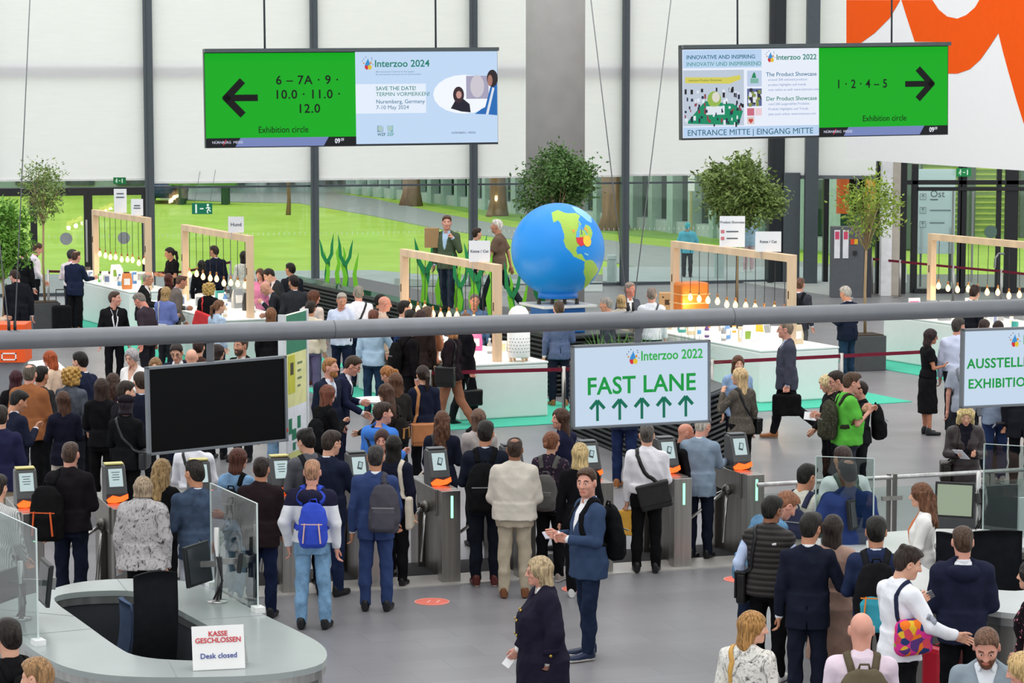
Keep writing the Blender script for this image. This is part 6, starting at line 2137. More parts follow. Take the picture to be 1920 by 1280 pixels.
    def collar(s, m, name='collar', up=.0, stand=.445, r=.088, thick=.014, open_=.6):
        J = s.J
        g = Soft()
        g.prof(J.W, J.C, [(.385, r + .024, r + .012, -.012), (.42, r, r, -.012), (stand + up, r - .012, r - .006, -.018)], k=.01)
        g.prof(J.W, J.C, [(.36, r - thick + .012, r - thick, -.01), (.52, r - thick - .012, r - thick - .006, -.014)], k=.004, kind='-')
        def front(P):
            q = (P - J.W) @ J.C
            return np.maximum(np.abs(q[..., 0]) - open_ * (.03 + .4 * q[..., 1]), .02 - q[..., 1])
        g.free(front, J.ch(0, .08, .43) - .14, J.ch(0, .08, .43) + .14)
        V, Q = g.mesh(min(s.h, .011))
        s.put(name, V, Q, m)
    def trousers(s, m, d=.008, fit=1.0, hem=.06, wob=.005, name='trousers', rise=1.05):
        J = s.J
        g = Soft(wob, s.seed + 5)
        rows = [r for r in s.hiprows(d) if r[0] < rise - J.dz + .02]
        g.prof((0, 0, 0), I3, rows, k=.05)
        for x in (-1, 1):
            a = J.an[x] + (J.kn[x] - J.an[x]) * max(0, (hem - .06) / .41)
            g.cone(J.hip[x], J.kn[x], .092 * fit + d * .5, .07 * fit, k=.035)
            g.chain([J.kn[x], (J.kn[x] + a) / 2 + (0, -.008, 0), a], [.07 * fit, .066 * fit, .058 * (fit * 1.3 - .3)], k=.02)
            dd = unit(J.an[x] - J.kn[x])
            g.free(endcut(a, dd, .022, .12), a - .13, a + .13)
        V, Q = g.mesh(s.h)
        s.put(name, V, Q, m)
    def skirt(s, m, hem, wid=.2, name='skirt', top=1.04):
        J = s.J
        g = Soft(.006, s.seed)
        g.prof((0, 0, 0), I3, shift([(hem, wid, wid * .85, 0), (.8, .185, .145, -.01), (.9, .182, .14, -.012), (top, .135, .105, 0)], J.dz), k=.03, p=2.1)
        V, Q = g.mesh(s.h)
        s.put(name, V, Q, m)
    def shoes(s, kind, col, sole):
        v, q, mi = shoe_proto(kind, min(.012, max(.006, s.h * .5)))
        for x in (-1, 1):
            R = rot('Z', -7 * x) @ rot('X', -s.J.fy[x])
            o = s.J.an[x] + R @ np.array((0, .02, -.085))
            s.put('shoe', (v * (1.0 if s.sex == 'm' else .92)) @ R.T + o, q, [mat(col, .4), mat(sole, .5)], mi)
    def glasses(s, col='2a2a2e', dark=False):
        J = s.J
        q = MB()
        for x in (-1, 1):
            c = [(x * .032 + .021 * math.cos(k * .5236), .098, .004 + .016 * math.sin(k * .5236)) for k in range(13)]
            q.tube(c, .0022, 6)
            q.tube([(x * .053, .096, .008), (x * .079, .03, .008), (x * .08, -.01, .004)], .002, 5)
        q.tube([(-.012, .102, .008), (.012, .102, .008)], .002, 5)
        V = np.array(q.v) * (.95 if s.sex == 'f' else 1) @ J.H.T + J.head
        o = mesh_obj('glasses', V * s.k, q.f, mat(col, .3), s.root, None, True, local=True)
        if dark:
            q = MB()
            for x in (-1, 1):
                q.ball((x * .032, .097, .004), (.021, .003, .016), 12, 6)
            V = np.array(q.v) @ J.H.T + J.head
            mesh_obj('lenses', V * s.k, q.f, mat('1a1a1c', .15), o, None, True, local=True)
    # ---------------------------------------------------------- straps lie on the clothing
    def on(s, pts, off=.004, n=10):
        P = [np.array(p, float) for p in pts]
        out = []
        for i in range(len(P) - 1):
            for j in range(n):
                out.append(P[i] + (P[i + 1] - P[i]) * j / n)
        out.append(P[-1])
        P = np.array(out)
        def grad(P):
            e = .006
            G = np.stack([s.gf.val(P + e * np.eye(3)[i]) - s.gf.val(P - e * np.eye(3)[i]) for i in range(3)], -1)
            return G / np.maximum(np.linalg.norm(G, axis=-1, keepdims=True), 1e-6)
        for _ in range(5):
            P = P + grad(P) * np.clip(off - s.gf.val(P), -.06, .06)[:, None]
        return P, grad(P)
    def band(s, P, Nn, w, t=.006):
        T = np.gradient(P, axis=0)
        T /= np.maximum(np.linalg.norm(T, axis=1, keepdims=True), 1e-9)
        B = np.cross(T, Nn); B /= np.maximum(np.linalg.norm(B, axis=1, keepdims=True), 1e-9)
        rings = [P + B * w / 2 - Nn * t, P + B * w / 2 + Nn * t, P - B * w / 2 + Nn * t, P - B * w / 2 - Nn * t]
        V = np.stack(rings, 1).reshape(-1, 3)
        F = [[4 * i + k, 4 * i + (k + 1) % 4, 4 * i + 4 + (k + 1) % 4, 4 * i + 4 + k] for i in range(len(P) - 1) for k in range(4)]
        F += [[3, 2, 1, 0], [4 * len(P) - 4, 4 * len(P) - 3, 4 * len(P) - 2, 4 * len(P) - 1]]
        return V, F
    def strap(s, pts, w, m, parent, name='strap', t=.005):
        P, G = s.on(pts)
        V, F = s.band(P, G, w, t)
        return s.bagpart(name, V, np.array(F), m, parent, False)
    def bagpart(s, name, V, Q, m, parent, smooth=True, mi=None):
        o = mesh_obj(name, np.asarray(V) * s.k, Q, m, parent, mi, smooth, local=True)
        return o
    def bagroot(s, name, label, group='bags'):
        o = thing(name, label, name.replace('_', ' '), s.root.location, 0, group)
        o.rotation_euler = s.root.rotation_euler
        return o
    def backpack(s, label, col, w=.30, hgt=.44, dep=.15, x0=0.0, straps=(-1, 1), pocket=None, accents=None, kind='plain', zdrop=0.0, strapcol=None, shape=.07):
        J = s.J
        t = s.bagroot('backpack', label)
        yb = -(.118 + .03) - dep / 2
        zc = .36 - hgt / 2 + .03 - zdrop
        m = fabric(col, kind) if isinstance(col, str) else col
        o = J.ch(x0, yb, zc)
        g = Soft(.0035, s.seed)
        T = [(-.5, .40, .36), (-.44, .47, .48), (-.2, .5, .52), (.1, .49, .48), (.32, .42, .38), (.45, .30, .24), (.5, .17, .13)]
        g.prof(o, J.C, [(z * hgt, a * w, b * dep, -.02 * (z < 0)) for z, a, b in T], k=.02, p=2.8)
        V, Q = g.mesh(max(.009, s.h * .8))
        s.bagpart('pack', V, Q, m, t)
        g = Soft(.002, s.seed)
        g.prof(J.ch(x0, yb - dep * .42, zc - hgt * .18), J.C, [(-.28 * hgt, .28 * w, .2 * dep, 0), (-.22 * hgt, .37 * w, .3 * dep, 0), (.12 * hgt, .37 * w, .28 * dep, 0), (.24 * hgt, .26 * w, .12 * dep, .01)], k=.02, p=2.8)
        V, Q = g.mesh(max(.009, s.h * .8))
        pk = s.bagpart('front_pocket', V, Q, fabric(pocket or col, kind), t)
        q = MB()
        for (xa, za, xb, zb) in ((-.36, .12, .36, .12),):
            a, b = J.ch(x0 + w * xa, yb - dep * .72, zc + hgt * .04), J.ch(x0 + w * xb, yb - dep * .72, zc + hgt * .04)
            q.bar(a, b, .008, .01)
        s.bagpart('zipper', np.array(q.v), q.f, mat('8a8a8c' if not accents else accents, .4), pk, False)
        if accents:
            q = MB()
            for xa in (-.3, .3):
                q.bar(J.ch(x0 + w * xa, yb - dep * .76, zc - hgt * .38), J.ch(x0 + w * xa * .8, yb - dep * .76, zc + hgt * .06), .012, .022)
            s.bagpart('trim_band', np.array(q.v), q.f, mat(accents, .5), pk, False)
        q = MB(); q.tube([J.ch(x0 - .04, yb + dep * .2, zc + hgt / 2 - .01), J.ch(x0 - .03, yb + dep * .15, zc + hgt / 2 + .03), J.ch(x0 + .03, yb + dep * .15, zc + hgt / 2 + .03), J.ch(x0 + .04, yb + dep * .2, zc + hgt / 2 - .01)], .009, 8)
        s.bagpart('handle', np.array(q.v), q.f, m, t)
        for x in straps:
            xs = x * .095
            s.strap([J.ch(x0 * .4 + xs * .8, -.14, .33), J.ch(xs, -.08, .42), J.ch(xs, .0, .46), J.ch(xs * 1.1, .12, .34), J.ch(x * .14, .12, .18), J.ch(x * .17, .0, .08), J.ch(x * .13 + x0 * .3, -.12, .04)], .055, fabric(strapcol or col, 'plain') if isinstance(strapcol or col, str) else m, t)
        return t
    def satchel(s, name, label, col, side=1, w=.34, hgt=.26, dep=.10, z=.0, y=0.0, x=None, cross=True, strapw=.035, kind='leather', flap=True, strapcol=None, round_=.03, tilt=0):
        """bag at the hip on a shoulder strap; side: where the bag hangs"""
        J = s.J
        t = s.bagroot(name, label)
        x = .235 if x is None else x
        R = rot('Z', side * 90) if abs(y) < .12 else I3
        if abs(y) >= .12: R = rot('Z', 180 if y < 0 else 0)
        R = R @ rot('Y', tilt)
        c = np.array((side * x, y, .92 + z)) - (0, 0, J.dz)
        g = Soft(.002, s.seed)
        g.box(c, R, (0, 0, 0), (w / 2, dep / 2, hgt / 2), round_, k=.02)
        V, Q = g.mesh(max(.009, s.h * .8))
        m = fabric(col, kind) if isinstance(col, str) else col
        s.bagpart('bag_body', V, Q, m, t)
        if flap:
            g = Soft(.001, s.seed + 1)
            g.box(c, R, (0, -dep * .5 if abs(y) < .12 else dep * .5, hgt * .1), (w * .51, dep * .12, hgt * .42), .012, k=.02)
            g.box(c, R, (0, 0, hgt * .5), (w * .51, dep * .55, .014), .012, k=.03)
            V, Q = g.mesh(max(.009, s.h * .8))
            s.bagpart('flap', V, Q, m, t)
        e1 = c + R @ np.array((-w * .42, 0, hgt * .45)); e2 = c + R @ np.array((w * .42, 0, hgt * .45))
        sx = -side if cross else side
        f, b = (e1, e2) if e1[1] > e2[1] else (e2, e1)
        if abs(e1[1] - e2[1]) < .05: f, b = e1, e2
        up = J.ch(sx * .105, .0, .46)
        P1, G1_ = s.on([J.ch(sx * .10, .10, .36), J.ch(sx * .03 if cross else sx * .12, .13, .2), J.ch(side * .13, .11, .04)])
        P2, G2_ = s.on([J.ch(side * .14, -.10, .04), J.ch(sx * .02 if cross else sx * .12, -.13, .2), J.ch(sx * .09, -.11, .36), up])
        P = np.concatenate([[f], P1[::-1], P2[::-1], [b]])
        G = np.concatenate([[G1_[-1]], G1_[::-1], G2_[::-1], [G2_[0]]])
        V, F = s.band(P, G, strapw, .004)
        s.bagpart('strap', V, np.array(F), fabric(strapcol or (col if isinstance(col, str) else '2a2a2c'), kind if kind != 'patch' else 'plain'), t, False)
        return t
    def handbag(s, name, label, col, side=1, w=.36, hgt=.28, dep=.12, kind='leather', round_=.03, drop=.06, turn=0, handlecol=None, tall=.14):
        """bag carried in the hand"""
        J = s.J
        t = s.bagroot(name, label)
        hc = J.wr[side] + J.fd[side] * .10
        c = hc - (0, 0, tall + hgt / 2)
        R = rot('Z', 90 + turn)
        g = Soft(.002, s.seed)
        g.box(c, R, (0, 0, 0), (w / 2, dep / 2, hgt / 2), round_, k=.02)
        V, Q = g.mesh(max(.009, s.h * .8))
        m = fabric(col, kind)
        s.bagpart('bag_body', V, Q, m, t)
        q = MB(); q.tube([c + R @ np.array((-w * .25, 0, hgt * .48)), hc + R @ np.array((-.05, 0, -.02)), hc + R @ np.array((.05, 0, -.02)), c + R @ np.array((w * .25, 0, hgt * .48))], .010, 8)
        s.bagpart('handle', np.array(q.v), q.f, fabric(handlecol or col, kind), t)
        return t
    def held(s, name, label, size, col, side=1, along=.09, up=.0, lit=False, tiltx=0, group='things held in hands', spread=0):
        J = s.J
        t = s.bagroot(name, label, group)
        fd, td = J.fd[side], J.td[side]
        n = np.cross(td, fd) * side
        c = J.wr[side] + fd * along - n * .025 + np.array((0, 0, up))
        R = np.stack([fd, n, td], 1) @ rot('X', 35 * side) @ rot('Z', tiltx)
        q = MB(); q.box(Vector(c), size, R=Matrix(R.tolist()))
        s.bagpart(name if name != 'paper_sheet' else 'sheet', np.array(q.v), q.f, glow(col, .6) if lit else mat(col, .45, 0, .03), t, False)
        return t
# ------------------------------------------------------------------ clothing sets
def fb(c):
    return fabric(*c) if isinstance(c, tuple) else fabric(c)
def JACKET(col, shirt='eef1f6', tie=None, hem=.79, v=.27, vent=True, loose=0.0, cl=True):
    def f(B):
        B.under('shirt', fb(shirt), tie=fb(tie) if tie else None)
        B.top('jacket', fb(col), d=.014 + loose, hem=hem, flare=.008 + loose * .6, vneck=v, vent=vent, sr=(.062 + loose, .055 + loose, .045 + loose * .5))
        if cl: B.collar(fb(col), 'jacket_collar', open_=2.4)
    return f
def COAT(col, shirt='eef1f6', hem=.5, v=.1, loose=.012):
    return JACKET(col, shirt, None, hem, v, True, loose)
def SHIRT(col, tuck=True, sleeve=1.0, cl=True, loose=.006, hem=None):
    def f(B):
        B.top('shirt', fb(col), d=.008 + loose, hem=hem or (.96 if tuck else .84), flare=-.004 if tuck else .012, wob=.005, sleeve=sleeve, sr=(.058 + loose, .05 + loose, .04 + loose * .4), neckz=.425)
        if cl: B.collar(fb(col), 'shirt_collar', r=.074, thick=.008, open_=.35)
    return f
def TEE(col, hem=.84, name='shirt', cl=False, loose=.008, sleeve=-.72):
    def f(B):
        B.top('shirt', fb(col), d=.01 + loose, hem=hem, flare=.008, sleeve=sleeve, wob=.004, sr=(.066 + loose, .066 + loose, .04), name=name, neckz=.42)
        if cl: B.collar(fb(col), 'shirt_collar', r=.074, thick=.008, open_=.35)
    return f
def SWEATER(col, hem=.86, loose=.012, name='sweater', high=True, hood=False, zone=None, mats=None):
    def f(B):
        B.top('sweater', fb(col), d=.012 + loose, hem=hem, flare=.0, wob=.004, sr=(.062 + loose, .056 + loose, .044), name=name, hood=hood, zone=zone, mats=mats)
        if high: B.collar(mats[0] if mats else fb(col), 'sweater_collar', stand=.46, r=.076, thick=.012, open_=.02)
    return f
def VEST(col, sleeves):
    def f(B):
        B.top('shirt', fb(sleeves), d=.006, hem=.95, flare=-.004, wob=.005, name='shirt', sr=(.058, .052, .043))
        B.top('vest', fb(col), d=.03, hem=.84, flare=.008, wob=.002, sleeves=False, name='padded_vest')
        B.collar(fabric('2f2c2e'), 'vest_collar', stand=.47, r=.085, open_=.05)
    return f
def LEGS(col, fit=1.0, hem=.06):
    return lambda B: B.trousers(fb(col), fit=fit, hem=hem)
def DRESS(col, hem=.32, sleeve=-.75, wid=.22):
    def f(B):
        B.skirt(fb(col), hem, wid)
        B.top('dress', fb(col), d=.01, hem=.96, sleeve=sleeve, sr=(.056, .054, .04), name='dress_top')
    return f
SHOES = {'k': ('oxford', '17171a', '0c0c0c'), 'b': ('oxford', '7a4a2c', '3a2418'), 't': ('oxford', '9a6238', 'd8cfc0'), 'w': ('sneaker', 'ececea', 'f4f4f2'), 'n': ('sneaker', '1e2a48', 'e8e4da'), 's': ('sneaker', '18191c', '101012'), 'g': ('sneaker', 'a49a94', 'dcd8d4'), 'r': ('oxford', '5a2420', 'd0c4b8')}
L_FAIR, L_PINK, L_TAN, L_OLIVE, L_BROWN = 'd9a78c', 'd39a86', 'bd8768', 'b58362', '8a5a40'
NP = [0]
def crowding(x, y):
    """how deep a standing person at x, y would press into others, tables or gates"""
    w = 0.0
    for q in OBST:
        if isinstance(q, tuple):
            d = math.hypot(x - q[0], y - q[1]) - q[2] - .2
        else:
            n, d, ins = len(q), 9, True
            sg = sum(q[i][0] * q[(i + 1) % n][1] - q[(i + 1) % n][0] * q[i][1] for i in range(n)) > 0
            for i in range(n):
                (ax, ay), (bx, by) = q[i], q[(i + 1) % n]
                L = math.hypot(bx - ax, by - ay)
                t = min(1, max(0, ((x - ax) * (bx - ax) + (y - ay) * (by - ay)) / L ** 2))
                d = min(d, math.hypot(x - ax - t * (bx - ax), y - ay - t * (by - ay)))
                if (((bx - ax) * (y - ay) - (by - ay) * (x - ax)) > 0) != sg: ins = False
            d = (-d if ins else d) - .2
        w = max(w, -d)
    return round(w, 2)
def person(label, hx, hy, st, face, wear, legs=None, hair=('short', '33261e'), sex='m', skin=L_FAIR, shoes='k', fat=1.0, glasses=None, beard=None, sofar=None, pos=None, z=0, group='people in the hall', **pk):
    """label, head-top pixel, stature, compass heading (0 = away from the viewer, 90 = to the right)"""
    NP[0] += 1
    J = pose(fem=sex == 'f', **pk)
    T = J.head + J.H @ np.array((0, -.015, .125 if hair[0] not in ('bald', 'ring', 'buzz') else .12))
    a = -math.radians(face)
    best = None
    for dst in (0, .02, -.02, .04, -.04, .06, -.06, .08, -.08, .1, -.1, .12, -.12):
        k = (st + dst) / 1.75
        p = atz(hx, hy, T[2] * k)
        x, y = p.x - k * (T[0] * math.cos(a) - T[1] * math.sin(a)), p.y - k * (T[0] * math.sin(a) + T[1] * math.cos(a))
        if pos: x, y = pos
        c = (crowding(x, y), abs(dst))
        if best is None or c < best[0]: best = (c, k, x, y)
        if pos or c[0] == 0: break
    _, k, x, y = best
    if best[0][0] > .05: print('CROWDED', round(best[0][0], 2), label)
    OBST.append((x, y, .2))
    o = thing('person', label, 'person', (x, y, z), a, group)
    h = min(.018, max(.009, 1.9 * y / FPX)) / k
    B = Body(o, J, sex, k, h, NP[0] * 1.37 % 6.28, fat)
    B.bare(skin, brow=hair[1])
    for w in (wear if isinstance(wear, (list, tuple)) else [wear]):
        w(B)
    if legs: LEGS(*legs if isinstance(legs, tuple) and not (len(legs) > 1 and isinstance(legs[1], str)) else (legs,))(B)
    B.hair(*hair)
    if shoes: B.shoes(*SHOES[shoes])
    if glasses: B.glasses(glasses)
    if beard: B.beard(beard)
    return B
# ------------------------------------------------------------------ the people, nearest first
# --- bottom left corner
B = person('dark-haired man in black with a backpack strap at the bottom left corner', 16, 1163, 1.76, 318, JACKET('1c1c20', '1c1c20'), '22242a', ('short', '221a16'), arms=('hold', 'hold'))
B.backpack('black backpack on the man at the bottom left corner', '1a1a1c')
person('light brown-haired head at the bottom edge below the ticket counter', 68, 1236, 1.72, 285, JACKET('4a4a50'), '2a2c34', ('short', '9a7650'), nod=8)
# --- woman in the navy coat
B = person('person in a long navy coat with gold buttons, blonde hair, holding paper in front', 1012, 1044, 1.70, 262, COAT('262138', 'f0eee8', .42, .07, .03), '20222c', ('longbob', 'b09a78'), 'f', L_PINK, 'k', 1.3, '8a6a50', arms=('pocket', 'low'), yaw=-4, nod=2)
m_ = mat('c9a64e', .3, .7)
for z in (.08, .2, .3):
    for x in (-.045, .05):
        P, G = B.on([B.J.ch(x, .2, z)], .004)
        q = MB(); q.tube([Vector(P[0]), Vector(P[0] + G[0] * .01)], .013, 10)
        mesh_obj('button', np.array(q.v) * B.k, q.f, m_, B.root, None, True, local=True)
for s_ in (-1,):
    w_ = B.J.wr[s_] + (B.J.el[s_] - B.J.wr[s_]) * .25
    P, G = B.on([w_ + np.array((-.08, .0, .0))], .004)
    q = MB(); q.tube([Vector(P[0]), Vector(P[0] + G[0] * .01)], .013, 10)
    mesh_obj('button', np.array(q.v) * B.k, q.f, m_, B.root, None, True, local=True)
    P, G = B.on([w_ + np.array((.1 * math.cos(t), .1 * math.sin(t), .03)) for t in np.linspace(2.2, 4.2, 6)], .004, 3)
    V, F = B.band(P, G, .05, .006)
    mesh_obj('cuff_strap', V * B.k, np.array(F), fabric('262138'), B.root, None, False, local=True)
B.held('paper_sheet', 'white folded paper in the hand of the navy coat', (.16, .004, .08), 'f4f4f6', 1, .12)
# --- man in the blue jacket
B = person('man in a blue jacket and white shirt with a black backpack, head turned this way', 1101, 879, 1.86, 248, JACKET('384f74', 'f0f1f4', None, .76, .36), ('22314e', 'denim'), ('crew', '47301f'), 'm', L_PINK, 'n', 1.12, arms=('hold', 'hold'), yaw=-42, nod=2, gait=((4, 2), (-3, 2)))
B.backpack('black backpack on the shoulders of the man in the blue jacket', '17181c', .32, .5, .17, straps=(-1, 1))
B.held('phone', 'pale phone and papers held by the man in the blue jacket', (.15, .012, .075), 'd0d2e0', 1, .1)
# --- lower right group
B = person('blonde woman in a black and white patterned top, face turned to the right', 1412, 1147, 1.68, 30, SWEATER(('e2dfd6', 'print', '3a3a3c'), .8, .012, 'patterned_top', False), '2a2c34', ('longbob', 'a97c46'), 'f', L_FAIR, yaw=62, nod=4)
B.satchel('shoulder_bag', 'bag on a yellow strap of the woman in the patterned top', 'd8a030', -1, .3, .24, .1, -.1, cross=False, strapw=.04)
B = person('bald man in a pale pink shirt with an olive backpack', 1616, 1150, 1.80, 2, SHIRT('e2cddc', False), '3a3c44', ('bald', '7a6a58'), 'm', L_PINK, fat=1.1, arms=('hold', 'hold'))
B.backpack('olive backpack on the pink shirt of the bald man', '6f634c', .40, .48, .17, pocket='7d7156', zdrop=.0)
B = person('black-haired man in a dark padded vest over a pale blue shirt', 1448, 932, 1.74, 22, VEST(('45413f', 'puffer', '2a2829'), 'b9cdf0'), '141418', ('short', '16140f'), 'm', L_BROWN, 'w', 1.1, '3a1a18', arms=('pocket', 'hold'), yaw=22, nod=6)
P, G = B.on([B.J.ch(.075, -.2, .33), B.J.ch(.12, -.19, .33)], .006, 3)
V, F = B.band(P, G, .018, .002); mesh_obj('emblem', V * B.k, np.array(F), mat('e8e8ea', .5), B.root, None, False, local=True)
P, G = B.on([B.J.ch(.09, -.2, .345), B.J.ch(.12, -.19, .345)], .006, 3)
V, F = B.band(P, G, .012, .002); mesh_obj('emblem', V * B.k, np.array(F), mat('e8e8ea', .5), B.root, None, False, local=True)
B.satchel('shoulder_bag', 'black leather bag on the left hip of the padded vest man', '17171a', -1, .3, .3, .1, -.02, cross=False)
B = person('man in a dark navy suit reaching to the woman in the long tan cardigan', 1520, 964, 1.77, 8, JACKET('20253a', 'eef0f4', None, .76), '20253a', ('quiff', '1c1814'), 'm', L_TAN, 'k', 1.04, arms=('down', 'side'), yaw=26, nod=6)
B = person('woman with very long dark hair in a long tan cardigan', 1562, 966, 1.70, 14, [DRESS('a98674', .42, 1.0, .23), COAT('ad8b7a', 'ad8b7a', .5, .05, .006)], 'a98674', ('vlong', '2c221e'), 'f', L_TAN, 'k', arms=('hold', 'hold'), yaw=10)
B.handbag('handbag', 'black handbag beside the long tan cardigan', '17171a', 1, .3, .26, .12, tall=.05)
B = person('man in a blue denim jacket bending towards the crowd, reddish hair', 1486, 926, 1.78, 62, JACKET(('4f7ea2', 'denim'), '4f7ea2', None, .84, .06, False), ('26344e', 'denim'), ('short', '8a5c42'), 'm', L_PINK, 'k', 1.05, lean=34, arms=('guard', 'hold'), nod=38, yaw=10)
B = person('man in a sage polo with a navy backpack harness at the railing', 1516, 871, 1.78, 32, TEE('c8c8b8', cl=True), '3c4048', ('crew', '171512'), 'm', L_TAN, arms=('hold', 'hold'), yaw=22, nod=14)
B.backpack('navy harnessed flat backpack on the sage polo', '3a3f5c', .26, .3, .06, zdrop=.06)
B = person('man in a royal blue polo shirt behind the clear screen', 1590, 862, 1.86, 352, TEE('263f7e', cl=True), '2c3448', ('balding', '1c1614'), 'm', L_BROWN, fat=1.18, arms=('side', 'down'), yaw=-8)
B.held('phone', 'pale phone held by the man in the royal blue polo', (.15, .012, .08), 'a9c4cc', -1, .1)
B = person('man in a white t-shirt with a grey-green pack strap behind the royal blue polo', 1582, 838, 1.80, 345, TEE('eceeee'), '2a2c34', ('crew', '3a2c26'), 'm', L_TAN, yaw=-10)
B.backpack('grey-green backpack of the man in the white t-shirt', '5c6c62', .28, .4, .12, straps=(-1, 1))
B = person('woman with curly brown hair and an orange lanyard working behind the right counter', 1692, 944, 1.68, 285, SHIRT('eceae6', False), '2a2c34', ('wavy', '6a4630'), 'f', L_FAIR, arms=('low', 'low'), pos=(4.02, 24.72), nod=4)
V_, G_ = B.on([B.J.ch(-.05, .04, .43), B.J.ch(-.04, .14, .2), B.J.ch(.0, .15, .05), B.J.ch(.04, .14, .2), B.J.ch(.05, .04, .43)], .004)
V, F = B.band(V_, G_, .03, .003); mesh_obj('lanyard', V * B.k, np.array(F), fabric('e87428'), B.root, None, False, local=True)
B = person('man in a navy suit with a black, turquoise and orange backpack', 1643, 971, 1.78, 6, JACKET('27365c', 'dfe6f4', None, .77), '1f2536', ('short', '15120f'), 'm', L_TAN, arms=('hold', 'hold'), yaw=4)
B.backpack('black backpack with turquoise front and orange trim', '1c1c20', .38, .6, .2, pocket='18a2b8', accents='f08a28', strapcol='2a2a2e')
B = person('dark-haired man in a white printed jacket leaning on a trolley handle', 1708, 1029, 1.76, 62, SHIRT('e9ebf2', False, loose=.014), '16161a', ('messy', '2e221c'), 'm', L_FAIR, arms=('phone', 'guard'), yaw=24, nod=16)
for z, x in ((.27, .26), (.2, .25)):
    P, G = B.on([B.J.el[1] + np.array((.05, -.05, .1)), B.J.el[1] + np.array((.08, .04, .06))], .005, 5)
    V, F = B.band(P, G, .05, .002); mesh_obj('print', V * B.k, np.array(F), fabric('d8dcea', 'print', '5a6488'), B.root, None, False, local=True)
B.satchel('shoulder_bag', 'colourful patchwork bag hanging at the back of the white printed jacket', fabric('c05080', 'patch'), 1, .34, .3, .16, .14, y=-.04, x=.23, cross=False, kind='patch', flap=False, round_=.07, strapcol='2c3454')
B.held('phone', 'grey phone in the hand of the man in the white printed jacket', (.15, .012, .075), '6a6c72', -1, .1)
B = person('brown-haired man in a navy hooded rain jacket at the right counter', 1806, 989, 1.80, 4, SWEATER('252a46', .8, .02, 'rain_jacket', False, True), '15161a', ('crew', '4a3628'), 'm', L_PINK, arms=('hold', 'hold'))
B.under('shirt', fabric('eef0f4'))
B = person('bearded man in a grey-blue jacket looking down at the bottom right', 1850, 1184, 1.80, 192, JACKET('8a9aa6', 'dde4ec', None, .78, .3), '3a3e48', ('crew', '6a4c3a'), 'm', L_PINK, beard='6a4430', nod=28, arms=('hold', 'hold'))
person('blond person at the bottom right corner facing left', 1912, 1224, 1.70, 285, SWEATER('a8a49a', .85), '3a3c44', ('longbob', 'c8a874'), 'f', L_PINK, nod=14)
person('woman in a black and pink floral blouse cut off by the right picture edge', 1936, 1052, 1.72, 300, SHIRT(('241c22', 'floral', 'c87a8a'), False, -.9, False), '1c1c20', ('shag', '1c1614'), 'f', L_FAIR, arms=('down', 'low'))
# --- people at and before the turnstiles, left to right
person('person in a grey striped shirt behind the left clear screen at the picture edge', -6, 892, 1.74, 20, SHIRT(('c4c6c4', 'stripe', '8c8e8c'), False), '2a2c32', ('short', '2a221e'), 'm', L_FAIR, arms=('hold', 'low'))
B = person('buzz-cut man in a black jacket with an orange-lined black backpack', 131, 831, 1.80, 10, JACKET('221d24', '1a1a1e', None, .86, .02, False, .01), ('1e2438', 'denim'), ('buzz', '4a382e'), 'm', L_PINK, arms=('down', 'hold'), fat=1.08)
B.backpack('black backpack with orange lining hanging from the left shoulder', '19191b', .36, .56, .2, x0=-.16, straps=(-1,), accents='e8622a', zdrop=.06)
B = person('grey-blonde woman in a black and white patterned cape jacket', 268, 894, 1.68, 6, COAT(('b4b0b0', 'print', '2c2428'), '1a1a1c', .82, .02, .045), '17171a', ('grey_bob', 'a08c74'), 'f', L_FAIR, fat=1.15, arms=('down', 'down'))
B.held('paper_sheet', 'white paper in the left hand of the woman in the patterned cape', (.14, .004, .1), 'f2f2f4', -1, .1)
person('woman with long wavy blonde hair and a black top', 303, 861, 1.68, 20, SWEATER('151518', .88, .006, 'black_top', False), '1a1a1e', ('wavy', 'a5875c'), 'f', L_FAIR, arms=('hold', 'hold'))
person('man in a denim blue jacket and pale grey jeans behind the dark monitor', 366, 864, 1.80, 342, JACKET(('42546e', 'denim'), 'd8dce4', None, .80), ('a9aeb8', 'denim'), ('receding', '241e1a'), 'm', L_TAN, arms=('hold', 'hold'), yaw=-26)
B = person('person in a white shirt with a black strap, head behind the black screen', 364, 802, 1.76, 8, SHIRT('e2e2ea', True), '1a1a20', ('short', '3a2c24'), 'm', L_FAIR, arms=('hold', 'hold'))
B.satchel('shoulder_bag', 'black bag whose strap crosses the white shirt below the black screen', '1c1c1f', 1, .32, .26, .1)
B = person('woman with a brown bob and a pale denim shirt carrying a small black backpack', 446, 841, 1.66, 22, SHIRT(('6f9ac2', 'denim'), False), ('7c9ab4', 'denim'), ('longbob', '5a3428'), 'f', L_FAIR, 'w', arms=('hold', 'hold'), yaw=22, gait=((6, 4), (-8, 14)))
B.backpack('small black backpack on the pale denim shirt', '1a1b1f', .26, .34, .13, zdrop=.08, straps=(1,), x0=.02)
person('man in a dark brown jacket and navy jeans right of the clear counter screen', 489, 859, 1.68, 4, JACKET('33252a', '2a2024', None, .80, .02, False, .006), ('1e2a4c', 'denim'), ('crew', '2c201c'), 'm', L_TAN, 'k', 1.06, arms=('low', 'low'), yaw=4)
def hood_zone(c, w): return (c[:, 2] > .285) & (np.abs(c[:, 0]) < .5)
B = person('man in a white and navy hooded jacket and light jeans with a blue sling backpack', 585, 864, 1.74, 4, SWEATER('e4e6ea', .92, .012, 'hooded_jacket', False, True, hood_zone, [fabric('dfe1e6'), fabric('2b2a48')]), ('729fc4', 'denim'), ('buzz', 'b08468'), 'm', L_PINK, 's', 1.0, arms=('pocket', 'down'), gait=((2, 2), (3, 2)), spread=.03)
